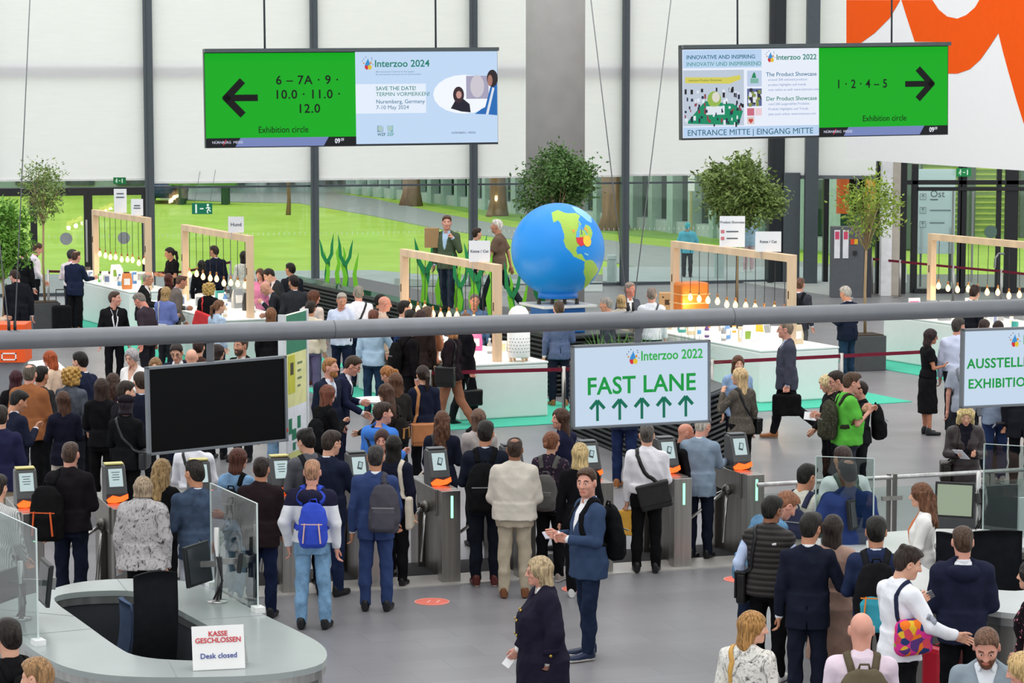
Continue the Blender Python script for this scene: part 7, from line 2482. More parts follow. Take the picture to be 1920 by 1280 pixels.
B.backpack('bright blue sling backpack with pink zips', '1c44c8', .3, .46, .14, x0=.04, straps=(-1, 1), accents='e2b8b0', zdrop=.05, shape=.06)
person('navy-suited man touching the turnstile reader behind the white hooded jacket', 622, 809, 1.80, 24, JACKET('222a44', 'e8ecf4', None, .78), ('26355c', 'denim'), ('short', '33271f'), 'm', L_FAIR, 'k', 1.04, glasses='2c2420', arms=('low', 'reach'), yaw=22, nod=8)
B = person('young man in a grey jacket with a dark backpack behind the white hooded jacket', 572, 807, 1.78, 335, JACKET('6a6c74', '8a8c94', None, .84, .02, False, .006), '24262e', ('messy', '1c1815'), 'm', L_FAIR, glasses='22222a', arms=('hold', 'hold'), yaw=-24, nod=10)
B.backpack('charcoal backpack on the grey jacket', '2c2d33', .3, .44, .15)
B = person('man in a bright blue suit with a grey backpack on his right shoulder', 704, 837, 1.75, 4, JACKET('344a80', 'eef2fa', None, .78), '344a80', ('crew', '33302e'), 'm', L_TAN, 'k', 1.06, arms=('down', 'low'), spread=.02)
B.backpack('grey hard-shell backpack on the bright blue suit', '56545f', .33, .5, .17, x0=.12, straps=(1,), pocket='5c5a66', zdrop=.02, shape=.08)
B = person('woman with long straight black hair in navy with a cream tote', 738, 817, 1.68, 8, JACKET('20243a', '20243a', None, .82, .04, False), '1b1b1e', ('long', '16120f'), 'f', L_FAIR, 'k', arms=('hold', 'down'))
B.satchel('tote_bag', 'cream cloth tote on the shoulder right of the bright blue suit', 'd9cdb8', 1, .36, .38, .08, -.04, cross=False, kind='plain', flap=False, x=.2, strapw=.05)
person('woman with dark reddish hair facing this way left of the cream tote', 716, 806, 1.66, 175, SHIRT('e8d8d2', False), '2a2c34', ('long', '3a2220'), 'f', L_PINK, arms=('hold', 'hold'), nod=8, yaw=8)
B = person('man in a bright blue anorak with a dark shoulder strap', 716, 756, 1.76, 40, SWEATER('1f74d4', .8, .024, 'anorak', True, True), '23262e', ('short', '33251e'), 'm', L_PINK, arms=('hold', 'hold'), yaw=28)
B.satchel('shoulder_bag', 'dark bag of the man in the bright blue anorak', '22252e', 1, .3, .24, .1)
B = person('man in a navy jacket with a black rucksack beside the cream sweater', 910, 791, 1.83, 356, JACKET('1f2638', 'cfd8ea', None, .78), '1e2433', ('short', '1c1612'), 'm', L_TAN, 'r', 1.02, arms=('hold', 'low'), yaw=14)
B.backpack('black soft rucksack on the navy jacket', '1a1a1d', .34, .52, .17, x0=-.04, zdrop=.06, shape=.09)
person('long light brown-haired woman in pale grey behind the rucksack man', 897, 767, 1.66, 345, SWEATER('b8aeaa', .86, .006, 'grey_top', False), '2a2c34', ('long', '6a5042'), 'f', L_FAIR, arms=('hold', 'hold'))
B = person('woman with wavy brown hair in a navy jacket behind the free turnstile', 829, 771, 1.68, 6, JACKET('1f2338', '1f2338', None, .80, .04, False), '1c1e2c', ('wavy', '5a3a28'), 'f', L_FAIR, arms=('low', 'hold'))
B.satchel('shoulder_bag', 'snakeskin patterned bag left of the wavy brown-haired woman', fabric('c4b8a8', 'print', '6a5c50'), -1, .3, .26, .1, -.06, cross=False, flap=False)
B = person('dark-haired woman in navy with a tan leather bag on her shoulder', 793, 686, 1.72, 345, JACKET('1f2740', '1f2740', None, .82, .04, False), '17181f', ('pony', '2e211c'), 'f', L_FAIR, arms=('hold', 'low'), yaw=-14)
B.satchel('shoulder_bag', 'large tan leather bag on a long strap over the navy-dressed woman', 'c0763a', -1, .36, .30, .13, -.10, y=-.20, x=.04, cross=False, strapw=.045, strapcol='c68242')
B = person('balding man in a cream sweater and beige trousers', 965, 822, 1.74, 4, SWEATER('cfc6b8', .88, .02), 'b9ab92', ('balding', '3a2a22'), 'm', L_BROWN, 'b', 1.3, arms=('hold', 'hold'), spread=.02, gait=((0, 0), (4, 4)))
B = person('woman with a reddish bun in a dark floral blouse and grey backpack', 1034, 810, 1.68, 18, SHIRT(('3c3344', 'floral', '7a5a68'), False), '1a1a1f', ('bun', '7a4c34'), 'f', L_FAIR, 'g', arms=('hold', 'hold'), yaw=18)
B.backpack('grey soft backpack on the floral blouse', '6e6c69', .28, .42, .14, zdrop=.12, shape=.06)
person('young woman in navy looking back over her shoulder beside the fast lane screen', 1052, 766, 1.70, 308, JACKET('24284a', '24284a', None, .82, .04, False), '1c1f2c', ('long', '4a3226'), 'f', L_PINK, arms=('low', 'low'), yaw=-64)
B = person('blonde woman in a black jacket beside the man in the blue jacket', 1088, 831, 1.70, 8, JACKET('15151a', '15151a', None, .80, .03, False), '1b1b20', ('longbob', 'cdb27e'), 'f', L_FAIR, 'w', arms=('down', 'down'), gait=((8, 4), (-6, 18)))
B.satchel('shoulder_bag', 'bag with a broad ochre strap over the black jacket of the blonde woman', 'c8902f', 1, .3, .28, .08, -.06, cross=False, flap=False, x=.2, strapw=.05)
B = person('grey-haired man in a white shirt with a black messenger bag', 1213, 797, 1.69, 4, SHIRT('eceaf0', True, loose=.012), '18181b', ('crew', '5a544e'), 'm', L_FAIR, 'k', 1.16, arms=('carry', 'hold'), spread=.015)
B.satchel('messenger_bag', 'large black leather messenger bag on the white shirt', '2a2a2b', 1, .38, .30, .12, .02, y=-.16, x=.10, cross=True, strapw=.045, tilt=14)
B.handbag('carrier_bag', 'small yellow carrier bag in the left hand of the white-shirted man', 'f0b21c', -1, .2, .3, .06, 'plain', .015, tall=.02, turn=90)
B = person('person in navy jeans and brown shoes hidden behind the fast lane screen', 1172, 668, 1.82, 25, JACKET('2b3450', 'e8eaf0'), ('20305a', 'denim'), ('short', '3a2c24'), 'm', L_FAIR, 't', arms=('hold', 'hold'))
person('bald man in black facing right below the fast lane screen', 1288, 795, 1.62, 78, JACKET('1c1c20', '1c1c20', None, .82, .03, False), '1c1d24', ('bald', '6a4a3a'), 'm', 'c98c74', arms=('hold', 'hold'), nod=12)
person('white-haired old man in a pale blue jacket holding his hand in the reader', 1312, 787, 1.69, 18, JACKET('8499ae', 'e4eaf4', None, .78), '20263c', ('receding', 'c4bcb0'), 'm', L_PINK, 'k', 1.06, '6a5a50', arms=('low', 'reach'), yaw=26, nod=14, pos=tuple(atz(1311, 1047).xy))
# --- right of the fast lane screen
B = person('blonde woman in a grey-brown blouse with her hand at her face', 1388, 690, 1.70, 325, SHIRT(('6a6258', 'print', '8c8478'), False, 1.0, False), '151519', ('long', 'cfb083'), 'f', L_FAIR, 'k', arms=('face', 'down'), yaw=-34)
B.satchel('shoulder_bag', 'black crossbody bag of the blonde woman in the grey-brown blouse', '1d1e20', 1, .28, .22, .09, .0)
person('brown-haired woman in a denim shirt facing this way behind the blonde woman', 1384, 667, 1.66, 172, SHIRT(('7f9cc0', 'denim'), False), '2a3040', ('longbob', '5c3a28'), 'f', L_FAIR, arms=('hold', 'down'))
B = person('grey-haired man in a slate suit striding left with a black briefcase', 1474, 602, 1.87, 272, JACKET('4e5062', 'b8c4e0', None, .76, .3, True, .004), '1f1f26', ('crew', '8a7a68'), 'm', L_PINK, 't', 1.08, '4a4038', arms=('carry', 'down'), gait=((-16, 34), (14, 4)), yaw=4)
B.handbag('briefcase', 'black soft briefcase carried by the striding man', '18181a', -1, .42, .32, .12, 'plain', .04, turn=0, tall=.05)
B = person('man in a bright green t-shirt with a camouflage backpack', 1599, 700, 1.78, 78, TEE('53b82f', loose=.014), ('3c424c', 'denim'), ('quiff', '4c3728'), 'm', 'd39a86', 's', 1.3, arms=('phone', 'phone'), nod=12)
B.backpack('camouflage backpack on the bright green t-shirt', fabric('4a4a38', 'camo', '2c2c24'), .34, .50, .2, kind='camo', pocket='4a4a38', strapcol='38382c')
V_, G_ = B.on([B.J.ch(-.05, .06, .43), B.J.ch(-.03, .2, .2), B.J.ch(.0, .22, .05), B.J.ch(.03, .2, .2), B.J.ch(.05, .06, .43)], .004)
B = person('dark-haired man with glasses behind the green t-shirt, black backpack on his back', 1566, 697, 1.74, 262, JACKET('1e1e22', '1e1e22', None, .84, .02, False), '1c1d22', ('short', '2a1e18'), 'm', L_PINK, glasses='2a2020', arms=('hold', 'hold'), nod=16)
B = person('person hidden behind the green t-shirt wearing a black backpack to the right', 1614, 716, 1.58, 268, JACKET('2a2a30', '2a2a30', None, .84, .02, False), '22242a', ('short', '2a1e18'), 'm', L_PINK, arms=('hold', 'hold'))
B.backpack('big black backpack right of the green t-shirt', '1b1b1e', .33, .52, .2)
B = person('blonde woman in black looking down at a paper left of the camouflage backpack', 1545, 704, 1.68, 255, SHIRT('1a1a1e', False), '15151a', ('bob', 'd8c090'), 'f', L_FAIR, arms=('hold', 'low'), nod=24)
B.held('paper_sheet', 'white paper held by the blonde woman in black', (.18, .004, .12), 'f2f2f6', -1, .12)
B = person('woman in a long black dress with dark bobbed hair reading her phone', 1746, 617, 1.68, 78, DRESS('1a1a1d', .36, -.6, .19), None, ('longbob', '2c1c1c'), 'f', 'b57a5c', 's', glasses='1a1a1c', arms=('hold', 'hold'), nod=6, yaw=10)
B.held('phone', 'white phone held by the woman in the long black dress', (.16, .012, .08), 'eef0f6', 1, .1)
person('man in a pale blue shirt beside the right hanging screen', 1796, 597, 1.84, 24, SHIRT('c9d2ec', True, loose=.014), '33343c', ('crew', '3c3630'), 'm', L_PINK, fat=1.14, arms=('down', 'hold'), yaw=26)
B = person('man in a slate polo half hidden by the left edge of the right screen', 1812, 655, 1.74, 16, TEE('98a0b0', cl=True), '2b2c38', ('short', '8a6a4c'), 'm', L_PINK, arms=('down', 'hold'), yaw=30)
B.satchel('shoulder_bag', 'grey bag of the man in the slate polo', '7c8088', 1, .28, .24, .1, kind='plain')
B = person('blonde woman in a brown leather coat and dark scarf reading papers at the railing', 1812, 762, 1.68, 186, COAT(('3b2d30', 'leather'), '1c1c26', .62, .26, .012), '17171c', ('shag', 'd8bd84'), 'f', L_FAIR, 'k', arms=('hold', 'hold'), nod=22)
g = Soft(.006, 2); g.prof(B.J.W, B.J.C, [(.36, .08, .085, .03), (.43, .085, .085, .02), (.49, .068, .072, .01)], k=.02); g.prof(B.J.W, B.J.C, [(.12, .05, .03, .125), (.38, .055, .03, .105)], k=.03)
V, Q = g.mesh(.011); B.put('scarf', V, Q, fabric('1f1d2c'))
B.satchel('shoulder_bag', 'dark shoulder bag with beige handle of the woman in the leather coat', '2e2420', 1, .3, .28, .12, -.06, cross=False)
B.held('paper_sheet', 'white folded papers in front of the leather coat', (.24, .004, .16), 'eceef6', 1, .13)
B = person('person in a dark navy coat with a black trolley, upper half behind the right screen', 1908, 655, 1.80, 12, COAT('22232c', '22232c', .7, .03), '1a1a20', ('short', '2a2420'), 'm', L_TAN, arms=('carry', 'hold'), gait=((6, 6), (-8, 12)), pos=(atd(1880, 793, 34.9).x + .27, 34.9))
tx = atz(1853, 892)
t = thing('trolley_case', 'black trolley case with raised silver handle right of the leather coat', 'suitcase', tx, .2, 'bags')
GP = wm(t).inverted() @ atd(1880, 793, 34.9)
M = wm(t)
q = MB(M); q.box((0, 0, .32), (.36, .24, .5)); q.build('case', fabric('242426'), t, bev=.04)
q = MB(M)
for sx in (-.09, .09): q.tube([(sx, 0, .55), GP + Vector((sx, 0, 0))], .012, 8)
q.build('handle_tube', mat('e4e4e6', .3, .3), t)
q = MB(M); q.tube([GP + Vector((-.1, 0, 0)), GP + Vector((.1, 0, 0))], .018, 8); q.build('grip', M_BLACK, t)
for sx in (-.14, .14):
    q = MB(M); q.tube([(sx - .02, .1, .035), (sx + .02, .1, .035)], .035, 12); q.build('wheel', M_BLACK, t)
person('person in jeans and grey sneakers hidden by the right hanging screen', 1868, 668, 1.78, 350, SHIRT('8090a8', False), ('263a66', 'denim'), ('short', '3a2c22'), 'm', L_FAIR, 'g', arms=('hold', 'hold'))
# --- crowd between the pipe and the black screen, at the left
person('woman with burgundy hair in black at the left edge of the queue', 30, 694, 1.66, 10, SHIRT('1c1619', False, 1.0, False), '1b1b1f', ('longbob', '3c1620'), 'f', L_FAIR)
person('grey-haired man in a rust brown suede jacket', 55, 684, 1.82, 10, JACKET('a05f30', 'a05f30', None, .80, .02, False, .012), '17171b', ('balding', '5a5248'), 'm', L_PINK, fat=1.2, arms=('hold', 'hold'))
person('black-haired person right behind the rust brown jacket', 76, 688, 1.72, 30, SHIRT('3a3a3e', False), '24262c', ('short', '15120f'), 'm', L_TAN)
person('man in navy and brown trousers looking down at his phone at the far left', 40, 734, 1.76, 42, JACKET('222941', 'dfe4f0', None, .80), '6a4a34', ('short', '171412'), 'm', L_TAN, arms=('hold', 'phone'), nod=24, yaw=14)
person('person in a blue-violet jacket cut off by the left picture edge', 0, 762, 1.78, 350, JACKET('292a52', '292a52', None, .78), 'a9987c', ('short', '2a221c'), 'm', L_FAIR)
B = person('red-haired woman in beige facing left at the information box', 92, 658, 1.66, 292, SHIRT('d8b89c', False), '4a4c54', ('longbob', 'a04a24'), 'f', L_PINK, nod=8)
person('woman with big curly blonde hair in a grey denim jacket', 134, 688, 1.72, 10, JACKET(('5c6470', 'denim'), '5c6470', None, .82, .03, False), '2c3038', ('curly', 'b8904c'), 'f', L_FAIR)
B = person('woman with straight brown hair in navy holding a white phone', 118, 734, 1.66, 335, JACKET('1f2136', '1f2136', None, .78, .04, False), 'cfc4b4', ('long', '4a2f22'), 'f', L_FAIR, arms=('phone', 'hold'), yaw=-10)
B.held('phone', 'white phone of the woman with straight brown hair', (.15, .012, .075), 'e8eaf2', -1, .1)
person('man in a navy jacket with a pale face mask facing left', 150, 661, 1.82, 300, JACKET('222b48', 'e8ecf4', None, .80), '22242c', ('short', '17130f'), 'm', L_FAIR, nod=4)
B = person('short grey-haired woman in a white jacket reading a sheet', 245, 654, 1.72, 205, JACKET('eceae8', 'd8a890', None, .80, .2, False), '3a3c44', ('grey_bob', 'a8a2a4'), 'f', L_FAIR, glasses='3a2c30', arms=('hold', 'low'), nod=14)
B.held('paper_sheet', 'white sheet in the hands of the short grey-haired woman', (.26, .004, .19), 'e4e0f0', 1, .14)
person('woman with long dark wavy hair in black, seen from behind left of the beret', 190, 710, 1.72, 10, SWEATER('17171b', .86, .008, 'black_top', False), '141417', ('vlong', '33231c'), 'f', L_FAIR, arms=('hold', 'down'))
person('wavy dark brown-haired woman in a plum top left of the beret', 212, 700, 1.66, 20, SHIRT('33233a', False, 1.0, False), '1c1c20', ('wavy', '3f2a22'), 'f', L_FAIR)
person('dark-haired man in profile to the right behind the beret', 237, 716, 1.80, 66, JACKET('1e1e28', '1e1e28'), '1e2028', ('short', '2c211b'), 'm', L_FAIR, nod=10)
B = person('person in a dark beret and black jacket with a diagonal strap', 236, 742, 1.68, 6, JACKET('18191c', '18191c', None, .80, .03, False), '121214', ('bob', '221922'), 'f', L_FAIR, arms=('hold', 'hold'))
g = Soft(.002, 1); g.ell((0, -.02, .075), (.108, .125, .072), k=.02); V, Q = g.mesh(.008); B.put('beret', V @ B.J.H.T + B.J.head, Q, fabric('231a24'))
B.satchel('shoulder_bag', 'grey strapped bag of the person in the beret', '3a3c40', 1, .28, .24, .1)
B = person('brown-haired man in a navy jacket with a grey strap left of the black screen', 264, 699, 1.80, 348, JACKET('20263a', 'c8d0e0'), '1e222c', ('short', '3a2a20'), 'm', L_FAIR, yaw=-16)
person('dark-haired man in a navy suit looking down above the black screen', 330, 646, 1.80, 186, JACKET('232c48', 'eef0f4', None, .8, .34), '232c48', ('short', '2a1f1a'), 'm', L_FAIR, glasses='33261f', nod=24)
person('bald head above the black screen, seen from behind', 359, 655, 1.76, 2, JACKET('2a2a30'), '22242a', ('bald', '6a4a3a'), 'm', 'd8a48c')
person('light brown hair just above the left corner of the black screen', 291, 671, 1.68, 180, SHIRT('d8cfc8', False), '2a2c34', ('longbob', '8a6844'), 'f', L_FAIR, nod=6)
person('dark bobbed hair right of the screen bracket', 407, 646, 1.70, 25, SHIRT('3a2c34', False), '2a2c34', ('bob', '2c201c'), 'f', L_FAIR, yaw=24)
person('dark-haired person in a brown top left of the bald head', 372, 636, 1.76, 10, SHIRT('5a3c34', False), '2a2c34', ('short', '33201a'), 'm', L_FAIR)
person('bearded man in a black jacket facing left above the black screen', 452, 632, 1.82, 215, JACKET('222224', 'e0dcd8', None, .8, .2), '24262c', ('short', '4a3a30'), 'm', 'c08a70', beard='4a382c')
person('person with long brown hair and loose black top between the pipe and the screen', 508, 577, 1.74, 5, SHIRT('161518', False, 1.0, False, .02), '18181c', ('long', '7a5236'), 'f', L_FAIR)
person('person in light blue jeans behind the right side of the black screen', 524, 690, 1.74, 355, JACKET('5a5248', '5a5248'), ('6d92b6', 'denim'), ('short', '5a4430'), 'm', L_FAIR, 'w')
# --- around the high table and the middle
person('fair bearded man in a navy suit looking right behind the high table', 618, 672, 1.78, 128, JACKET('232b44', 'e8ecf6', 'aebccf', .8, .26), '232b44', ('crew', 'a06f44'), 'm', L_PINK, beard='a5713f', yaw=-16)
B = person('dark-haired man in a navy suit bending over papers at the high table', 668, 670, 1.82, 98, JACKET('232a4c', 'eef0f8', None, .8, .34), '232a4c', ('short', '3c2c22'), 'm', L_PINK, glasses='2c2420', lean=14, arms=('hold', 'table'), nod=28, yaw=4)
B = person('woman with long auburn hair in black writing at the high table', 614, 722, 1.68, 48, JACKET('19191d', '19191d', None, .82, .04, False), '26221e', ('vlong', '6f4030'), 'f', L_FAIR, arms=('hold', 'phone'), lean=6)
B.backpack('black shoulder pack hanging behind the auburn-haired woman', '17181b', .3, .42, .16, x0=.1, straps=(1,), zdrop=.1)
person('woman with a reddish ponytail and floral top bent over the high table', 720, 688, 1.66, 292, SHIRT(('2c2430', 'floral', 'b88a94'), False), '24262e', ('pony', 'a06a3c'), 'f', L_FAIR, lean=12, arms=('hold', 'table'), nod=30)
person('woman with long brown hair in the upper place right of the high table', 742, 700, 1.68, 325, SHIRT('33302e', False), '24262e', ('long', '5c3c2a'), 'f', L_FAIR, arms=('hold', 'hold'))
B = person('woman with straight brown hair pointing at the papers on the high table', 722, 720, 1.66, 300, JACKET('3b2f30', '3b2f30', None, .84, .04, False), '24262e', ('long', '4c3226'), 'f', L_FAIR, arms=('table', 'hold'), nod=8)
B.backpack('small black pack with fur trim behind the pointing woman', '26211f', .24, .32, .12, zdrop=.1, accents='a5743c')
B = person('man in a black bomber jacket walking right, head behind the pipe', 768, 598, 1.80, 62, JACKET('1b1619', 'e8e8ec', None, .88, .2, False, .008), '141418', ('short', '4a3626'), 'm', L_PINK, arms=('down', 'down'), gait=((12, 4), (-10, 14)))
B.backpack('black backpack of the man in the bomber jacket', '141416', .3, .46, .16)
B = person('person in a brown leather jacket with a tan bag, head behind the pipe', 800, 576, 1.78, 15, JACKET(('9c5c36', 'leather'), 'e8e4e0', None, .84, .04, False, .01), '4a3020', ('short', '5a4434'), 'm', L_FAIR, arms=('down', 'hold'))
B.satchel('shoulder_bag', 'tan leather bag below the brown leather jacket', 'a8602c', -1, .38, .28, .12, .02, y=-.18, x=.02, cross=True, strapcol='96602f')
B = person('woman in a black top and brown trousers walking left of the black blazer woman', 845, 600, 1.82, 292, SHIRT('2a1d24', False, 1.0, False), 'a0694a', ('longbob', 'a06a3e'), 'f', L_FAIR, gait=((16, 6), (-14, 20)), arms=('down', 'down'))
B.satchel('shoulder_bag', 'black bag at the hip of the woman in brown trousers', '18181a', -1, .3, .3, .12, -.02, cross=False)
B = person('woman with long brown hair in a black blazer carrying a black handbag', 874, 588, 1.74, 62, JACKET('1a1820', 'd8d4d4', None, .82, .2, False, .006), '26262c', ('long', '6c4a34'), 'f', L_PINK, gait=((-8, 10), (10, 4)), arms=('down', 'carry'), yaw=18)
B.handbag('handbag', 'black leather handbag carried before the middle white table', '18191d', 1, .34, .26, .14, tall=.2)
person('man in a blue plaid jacket and navy trousers behind the barrier belt', 1048, 566, 1.80, 350, JACKET(('5c6c92', 'check', '4c5a80'), 'e8ecf4', None, .80), '20263c', ('short', '4a3a2c'), 'm', L_FAIR, 't', arms=('down', 'hold'), gait=((4, 2), (-2, 2)))
B = person('grey-haired man in a white shirt with a black strap, seen from behind', 672, 537, 1.86, 350, SHIRT('e2e4f0', True, loose=.012), ('1f2a48', 'denim'), ('crew', '8a8478'), 'm', L_PINK, fat=1.1)
B.satchel('shoulder_bag', 'black bag of the grey-haired man in the white shirt', '1c1c20', -1, .32, .26, .1)
B = person('grey-haired man in a pale blue shirt looking down to the right', 641, 550, 1.80, 195, SHIRT('c8d4ee', False), ('1f2a48', 'denim'), ('crew', 'a8a098'), 'm', 'c98e74', nod=14, yaw=-30, arms=('hold', 'hold'))
person('brown-haired person in a light blue shirt, head just above the pipe', 700, 582, 1.76, 8, SHIRT(('a5c4dc', 'plain'), False), ('24405e', 'denim'), ('short', '6a3c2c'), 'm', L_FAIR, arms=('down', 'guard'))
person('bald man in a beige jacket facing right above the pipe', 722, 556, 1.78, 72, JACKET('c4a894', 'd8c4b4', None, .82, .05, False), '6a5c50', ('bald', '8a5a44'), 'm', 'c98c76', nod=8)
person('black-haired person hidden behind the bald man above the pipe', 712, 553, 1.76, 80, SHIRT('3a3a40', False), '24262c', ('short', '15120f'), 'm', L_TAN)
person('dark-haired man with a navy top above the pipe left of the bulbs', 757, 565, 1.80, 40, JACKET('20223a'), ('1f2a48', 'denim'), ('short', '1c1613'), 'm', L_FAIR, yaw=30)
person('black hair just above the pipe below the middle frame', 768, 582, 1.76, 5, SHIRT('22427a', False), '1f2230', ('short', '15110f'), 'm', L_FAIR)
person('dark brown hair just above the pipe right of the black hair', 789, 581, 1.70, 10, SHIRT('3a2a28', False), '1f2230', ('bob', '3a2420'), 'f', L_FAIR)
person('grey-haired man in denim facing this way behind the bulbs of the middle frame', 890, 552, 1.78, 170, SHIRT(('54749a', 'denim'), False), '2c3444', ('receding', '6c645e'), 'm', 'c08468', nod=8)
B = person('brown-haired person in beige with purple trousers left of the white shirts', 588, 545, 1.74, 35, SHIRT('d8c4b8', False), '6a6488', ('longbob', '5c3626'), 'm', L_PINK, 'b', yaw=20)
B.backpack('dark backpack of the person in purple trousers', '2a2a2e', .28, .42, .14)
B = person('dark-haired person in cream in front of the purple trousers', 582, 566, 1.72, 10, SHIRT('d9cdb4', False), '6e6890', ('short', '261b16'), 'm', L_TAN)
# --- beyond the pipe, right half
person('grey-haired man facing left just right of the globe plinth', 1136, 558, 1.76, 285, JACKET('4a4e5c'), '2a2c34', ('crew', '9a948c'), 'm', 'cf9478', nod=6)
person('blonde head at the cable clamp above the pipe', 1165, 553, 1.72, 0, SHIRT('d8c8b0', False), '3a3c44', ('bob', 'c8a474'), 'f', L_FAIR)
person('ruddy grey-haired man behind the cable clamp', 1180, 530, 1.82, 150, JACKET('5a6070'), '2a2c34', ('crew', '9c8c80'), 'm', 'd08a78', yaw=-20)
B = person('grey-haired man in a white shirt with a grey strap left of the orange crate', 1222, 540, 1.80, 5, SHIRT('e6e8ee', False), '3a3c44', ('crew', '8a7a70'), 'm', L_PINK)
B.satchel('shoulder_bag', 'grey strapped bag of the man left of the orange crate', '6a6c74', -1, .3, .24, .1, kind='plain')
B = person('man with a dark backpack right of the light frame near the ticket machine', 1500, 522, 1.78, 25, JACKET('4a4856', 'e8ecf2'), '6a6a6c', ('buzz', '6a4a3a'), 'm', L_PINK)
B.backpack('black backpack on the man near the ticket machine', '202026', .32, .46, .18)
person('silver-haired man in a navy jacket and jeans beside the airy potted tree', 1584, 537, 1.82, 318, JACKET('1e2740', 'dfe4ee', None, .80), ('22405c', 'denim'), ('crew', 'b8b0a8'), 'm', 'cf9478', 'k', 1.06, glasses='5a4a44', arms=('hold', 'hold'), nod=14)
person('dark-haired head behind the pipe at the far right table', 1829, 538, 1.78, 40, JACKET('1c1e28'), '22242c', ('messy', '33211c'), 'm', L_FAIR, lean=10, nod=20)
person('brown-haired man bending over the far right table just above the screen', 1846, 600, 1.74, 25, JACKET('2a2c3a'), '22242c', ('short', '33221c'), 'm', L_PINK, nod=20)
person('dark-haired woman just above the right hanging screen', 1872, 602, 1.70, 25, SHIRT('2c2430', False), '22242c', ('bun', '2a1a18'), 'f', L_FAIR)
# --- beyond the pipe, left half
person('bearded man in a dark suit leaning beside the leafy tree at the left', 26, 507, 1.82, 340, JACKET('1d2029', 'e8e8ee', None, .74, .2, True, .008), '17181d', ('short', '33231b'), 'm', L_PINK, lean=16, nod=20, yaw=-26, arms=('low', 'down'))
person('man in a pale pink shirt looking down behind the thin olive tree', 74, 457, 1.84, 75, SHIRT('e6dcea', True), '20212c', ('short', '4a3426'), 'm', L_PINK, nod=26, arms=('down', 'low'))
B = person('man in a pink-white shirt pulling a case behind the navy jacket', 134, 468, 1.80, 30, SHIRT('ecdfe4', True), '22273a', ('crew', '3c3a3a'), 'm', L_PINK, arms=('side', 'hold'), yaw=20)
person('balding man in a navy jacket and black trousers at the far left table', 143, 471, 1.80, 22, JACKET('242f50', 'e0d4dc', None, .80), '1c1a1e', ('balding', '4a3026'), 'm', L_PINK, 'b', arms=('low', 'reach'), yaw=14, nod=8)
person('dark clothed person in the gap behind the leafy tree', 44, 462, 1.82, 20, JACKET('1e2126'), '1c1d22', ('short', '8a8078'), 'm', L_PINK)
person('person in a beige sleeve at the left picture edge below the leafy tree', -14, 540, 1.70, 60, SHIRT('cdb39a', False), '3a3c44', ('bob', '5a4030'), 'f', L_FAIR, arms=('hold', 'hold'))
person('dark-haired person in a black polo behind the far left tables', 316, 465, 1.78, 240, TEE('18181c', cl=True), '1c1c22', ('pony', '201815'), 'm', L_TAN, nod=14, arms=('hold', 'hold'))
person('man in a navy suit standing behind the second light frame', 402, 461, 1.80, 330, JACKET('22283c', 'e8ecf2'), '22283c', ('crew', '33241c'), 'm', L_TAN, yaw=-30)
person('woman with dark hair and black top left of the navy suit behind the second frame', 378, 488, 1.66, 355, SHIRT('1b1b22', False), '1c1c22', ('bob', '1a1412'), 'f', L_FAIR)
person('woman in a pale patterned jacket right behind the second frame post', 457, 471, 1.72, 345, JACKET(('d8d4c8', 'print', 'b0aa9c'), 'd8d4c8', None, .78, .04, False), '3a3c44', ('longbob', '1f1816'), 'f', L_FAIR)
person('grey balding man with glasses in a dark jacket at the far left table', 279, 511, 1.78, 95, JACKET('26282a', 'eceef4', None, .8, .28), '24262c', ('ring', 'a89a8c'), 'm', 'cf9678', glasses='4a3a34', nod=12, arms=('hold', 'reach'), lean=8)
B = person('man in a black jacket with a white lanyard looking right', 214, 547, 1.78, 160, JACKET('1d1d21', '26262a', None, .82, .2), '1c1c22', ('crew', '4a382e'), 'm', L_PINK, yaw=-58, group='people in the hall')
V_, G_ = B.on([B.J.ch(-.06, .04, .43), B.J.ch(-.035, .14, .2), B.J.ch(.0, .15, .02), B.J.ch(.035, .14, .2), B.J.ch(.06, .04, .43)], .006)
V, F = B.band(V_, G_, .025, .003); mesh_obj('lanyard', V * B.k, np.array(F), fabric('ecebf0'), B.root, None, False, local=True)
person('grey-haired man in a maroon-grey jacket looking down left', 256, 551, 1.80, 292, JACKET('4a3c46', 'd8dce8', None, .8, .24), '2a2830', ('crew', '7c746c'), 'm', 'cf8a76', nod=34, lean=8)
B = person('woman in a periwinkle cardigan with a grey shoulder bag', 311, 538, 1.68, 25, SWEATER('6476b8', .86, .01, 'cardigan', False), '2a2c34', ('longbob', 'a98a5c'), 'f', L_FAIR, arms=('hold', 'hold'))
B.satchel('shoulder_bag', 'pale grey bag of the woman in the periwinkle cardigan', 'b4b6ba', -1, .3, .28, .1, -.02, y=-.18, x=.02, cross=False, kind='plain', flap=False)
person('man in a taupe jacket bending to the second white table', 344, 516, 1.82, 70, JACKET('7c7068', 'b8c0d4', None, .78, .22), '24262e', ('balding', '5a4032'), 'm', 'c08468', lean=12, nod=22, arms=('hold', 'low'))
person('person with reddish brown hair between the taupe jacket and the grey balding man', 316, 513, 1.70, 340, SHIRT('4a2c2c', False), '2a2c34', ('bob', '4c2018'), 'f', L_FAIR)
B = person('woman with curly blonde hair in black carrying a red bag', 392, 530, 1.68, 20, SHIRT('1c1c20', False, 1.0, False), '22242a', ('curly', 'bc9c58'), 'f', L_FAIR, arms=('down', 'hold'))
B.satchel('shoulder_bag', 'bright red bag behind the curly blonde woman', 'd8242a', -1, .36, .30, .12, .10, y=-.2, x=.06, cross=False, kind='plain', flap=False, tilt=-18)
person('woman with tied brown hair in a pale denim jacket at the second white table', 412, 563, 1.66, 45, JACKET(('a4bcd4', 'denim'), 'a4bcd4', None, .84, .03, False), '2a3040', ('pony', '6c4a32'), 'f', L_FAIR, yaw=20, nod=8)
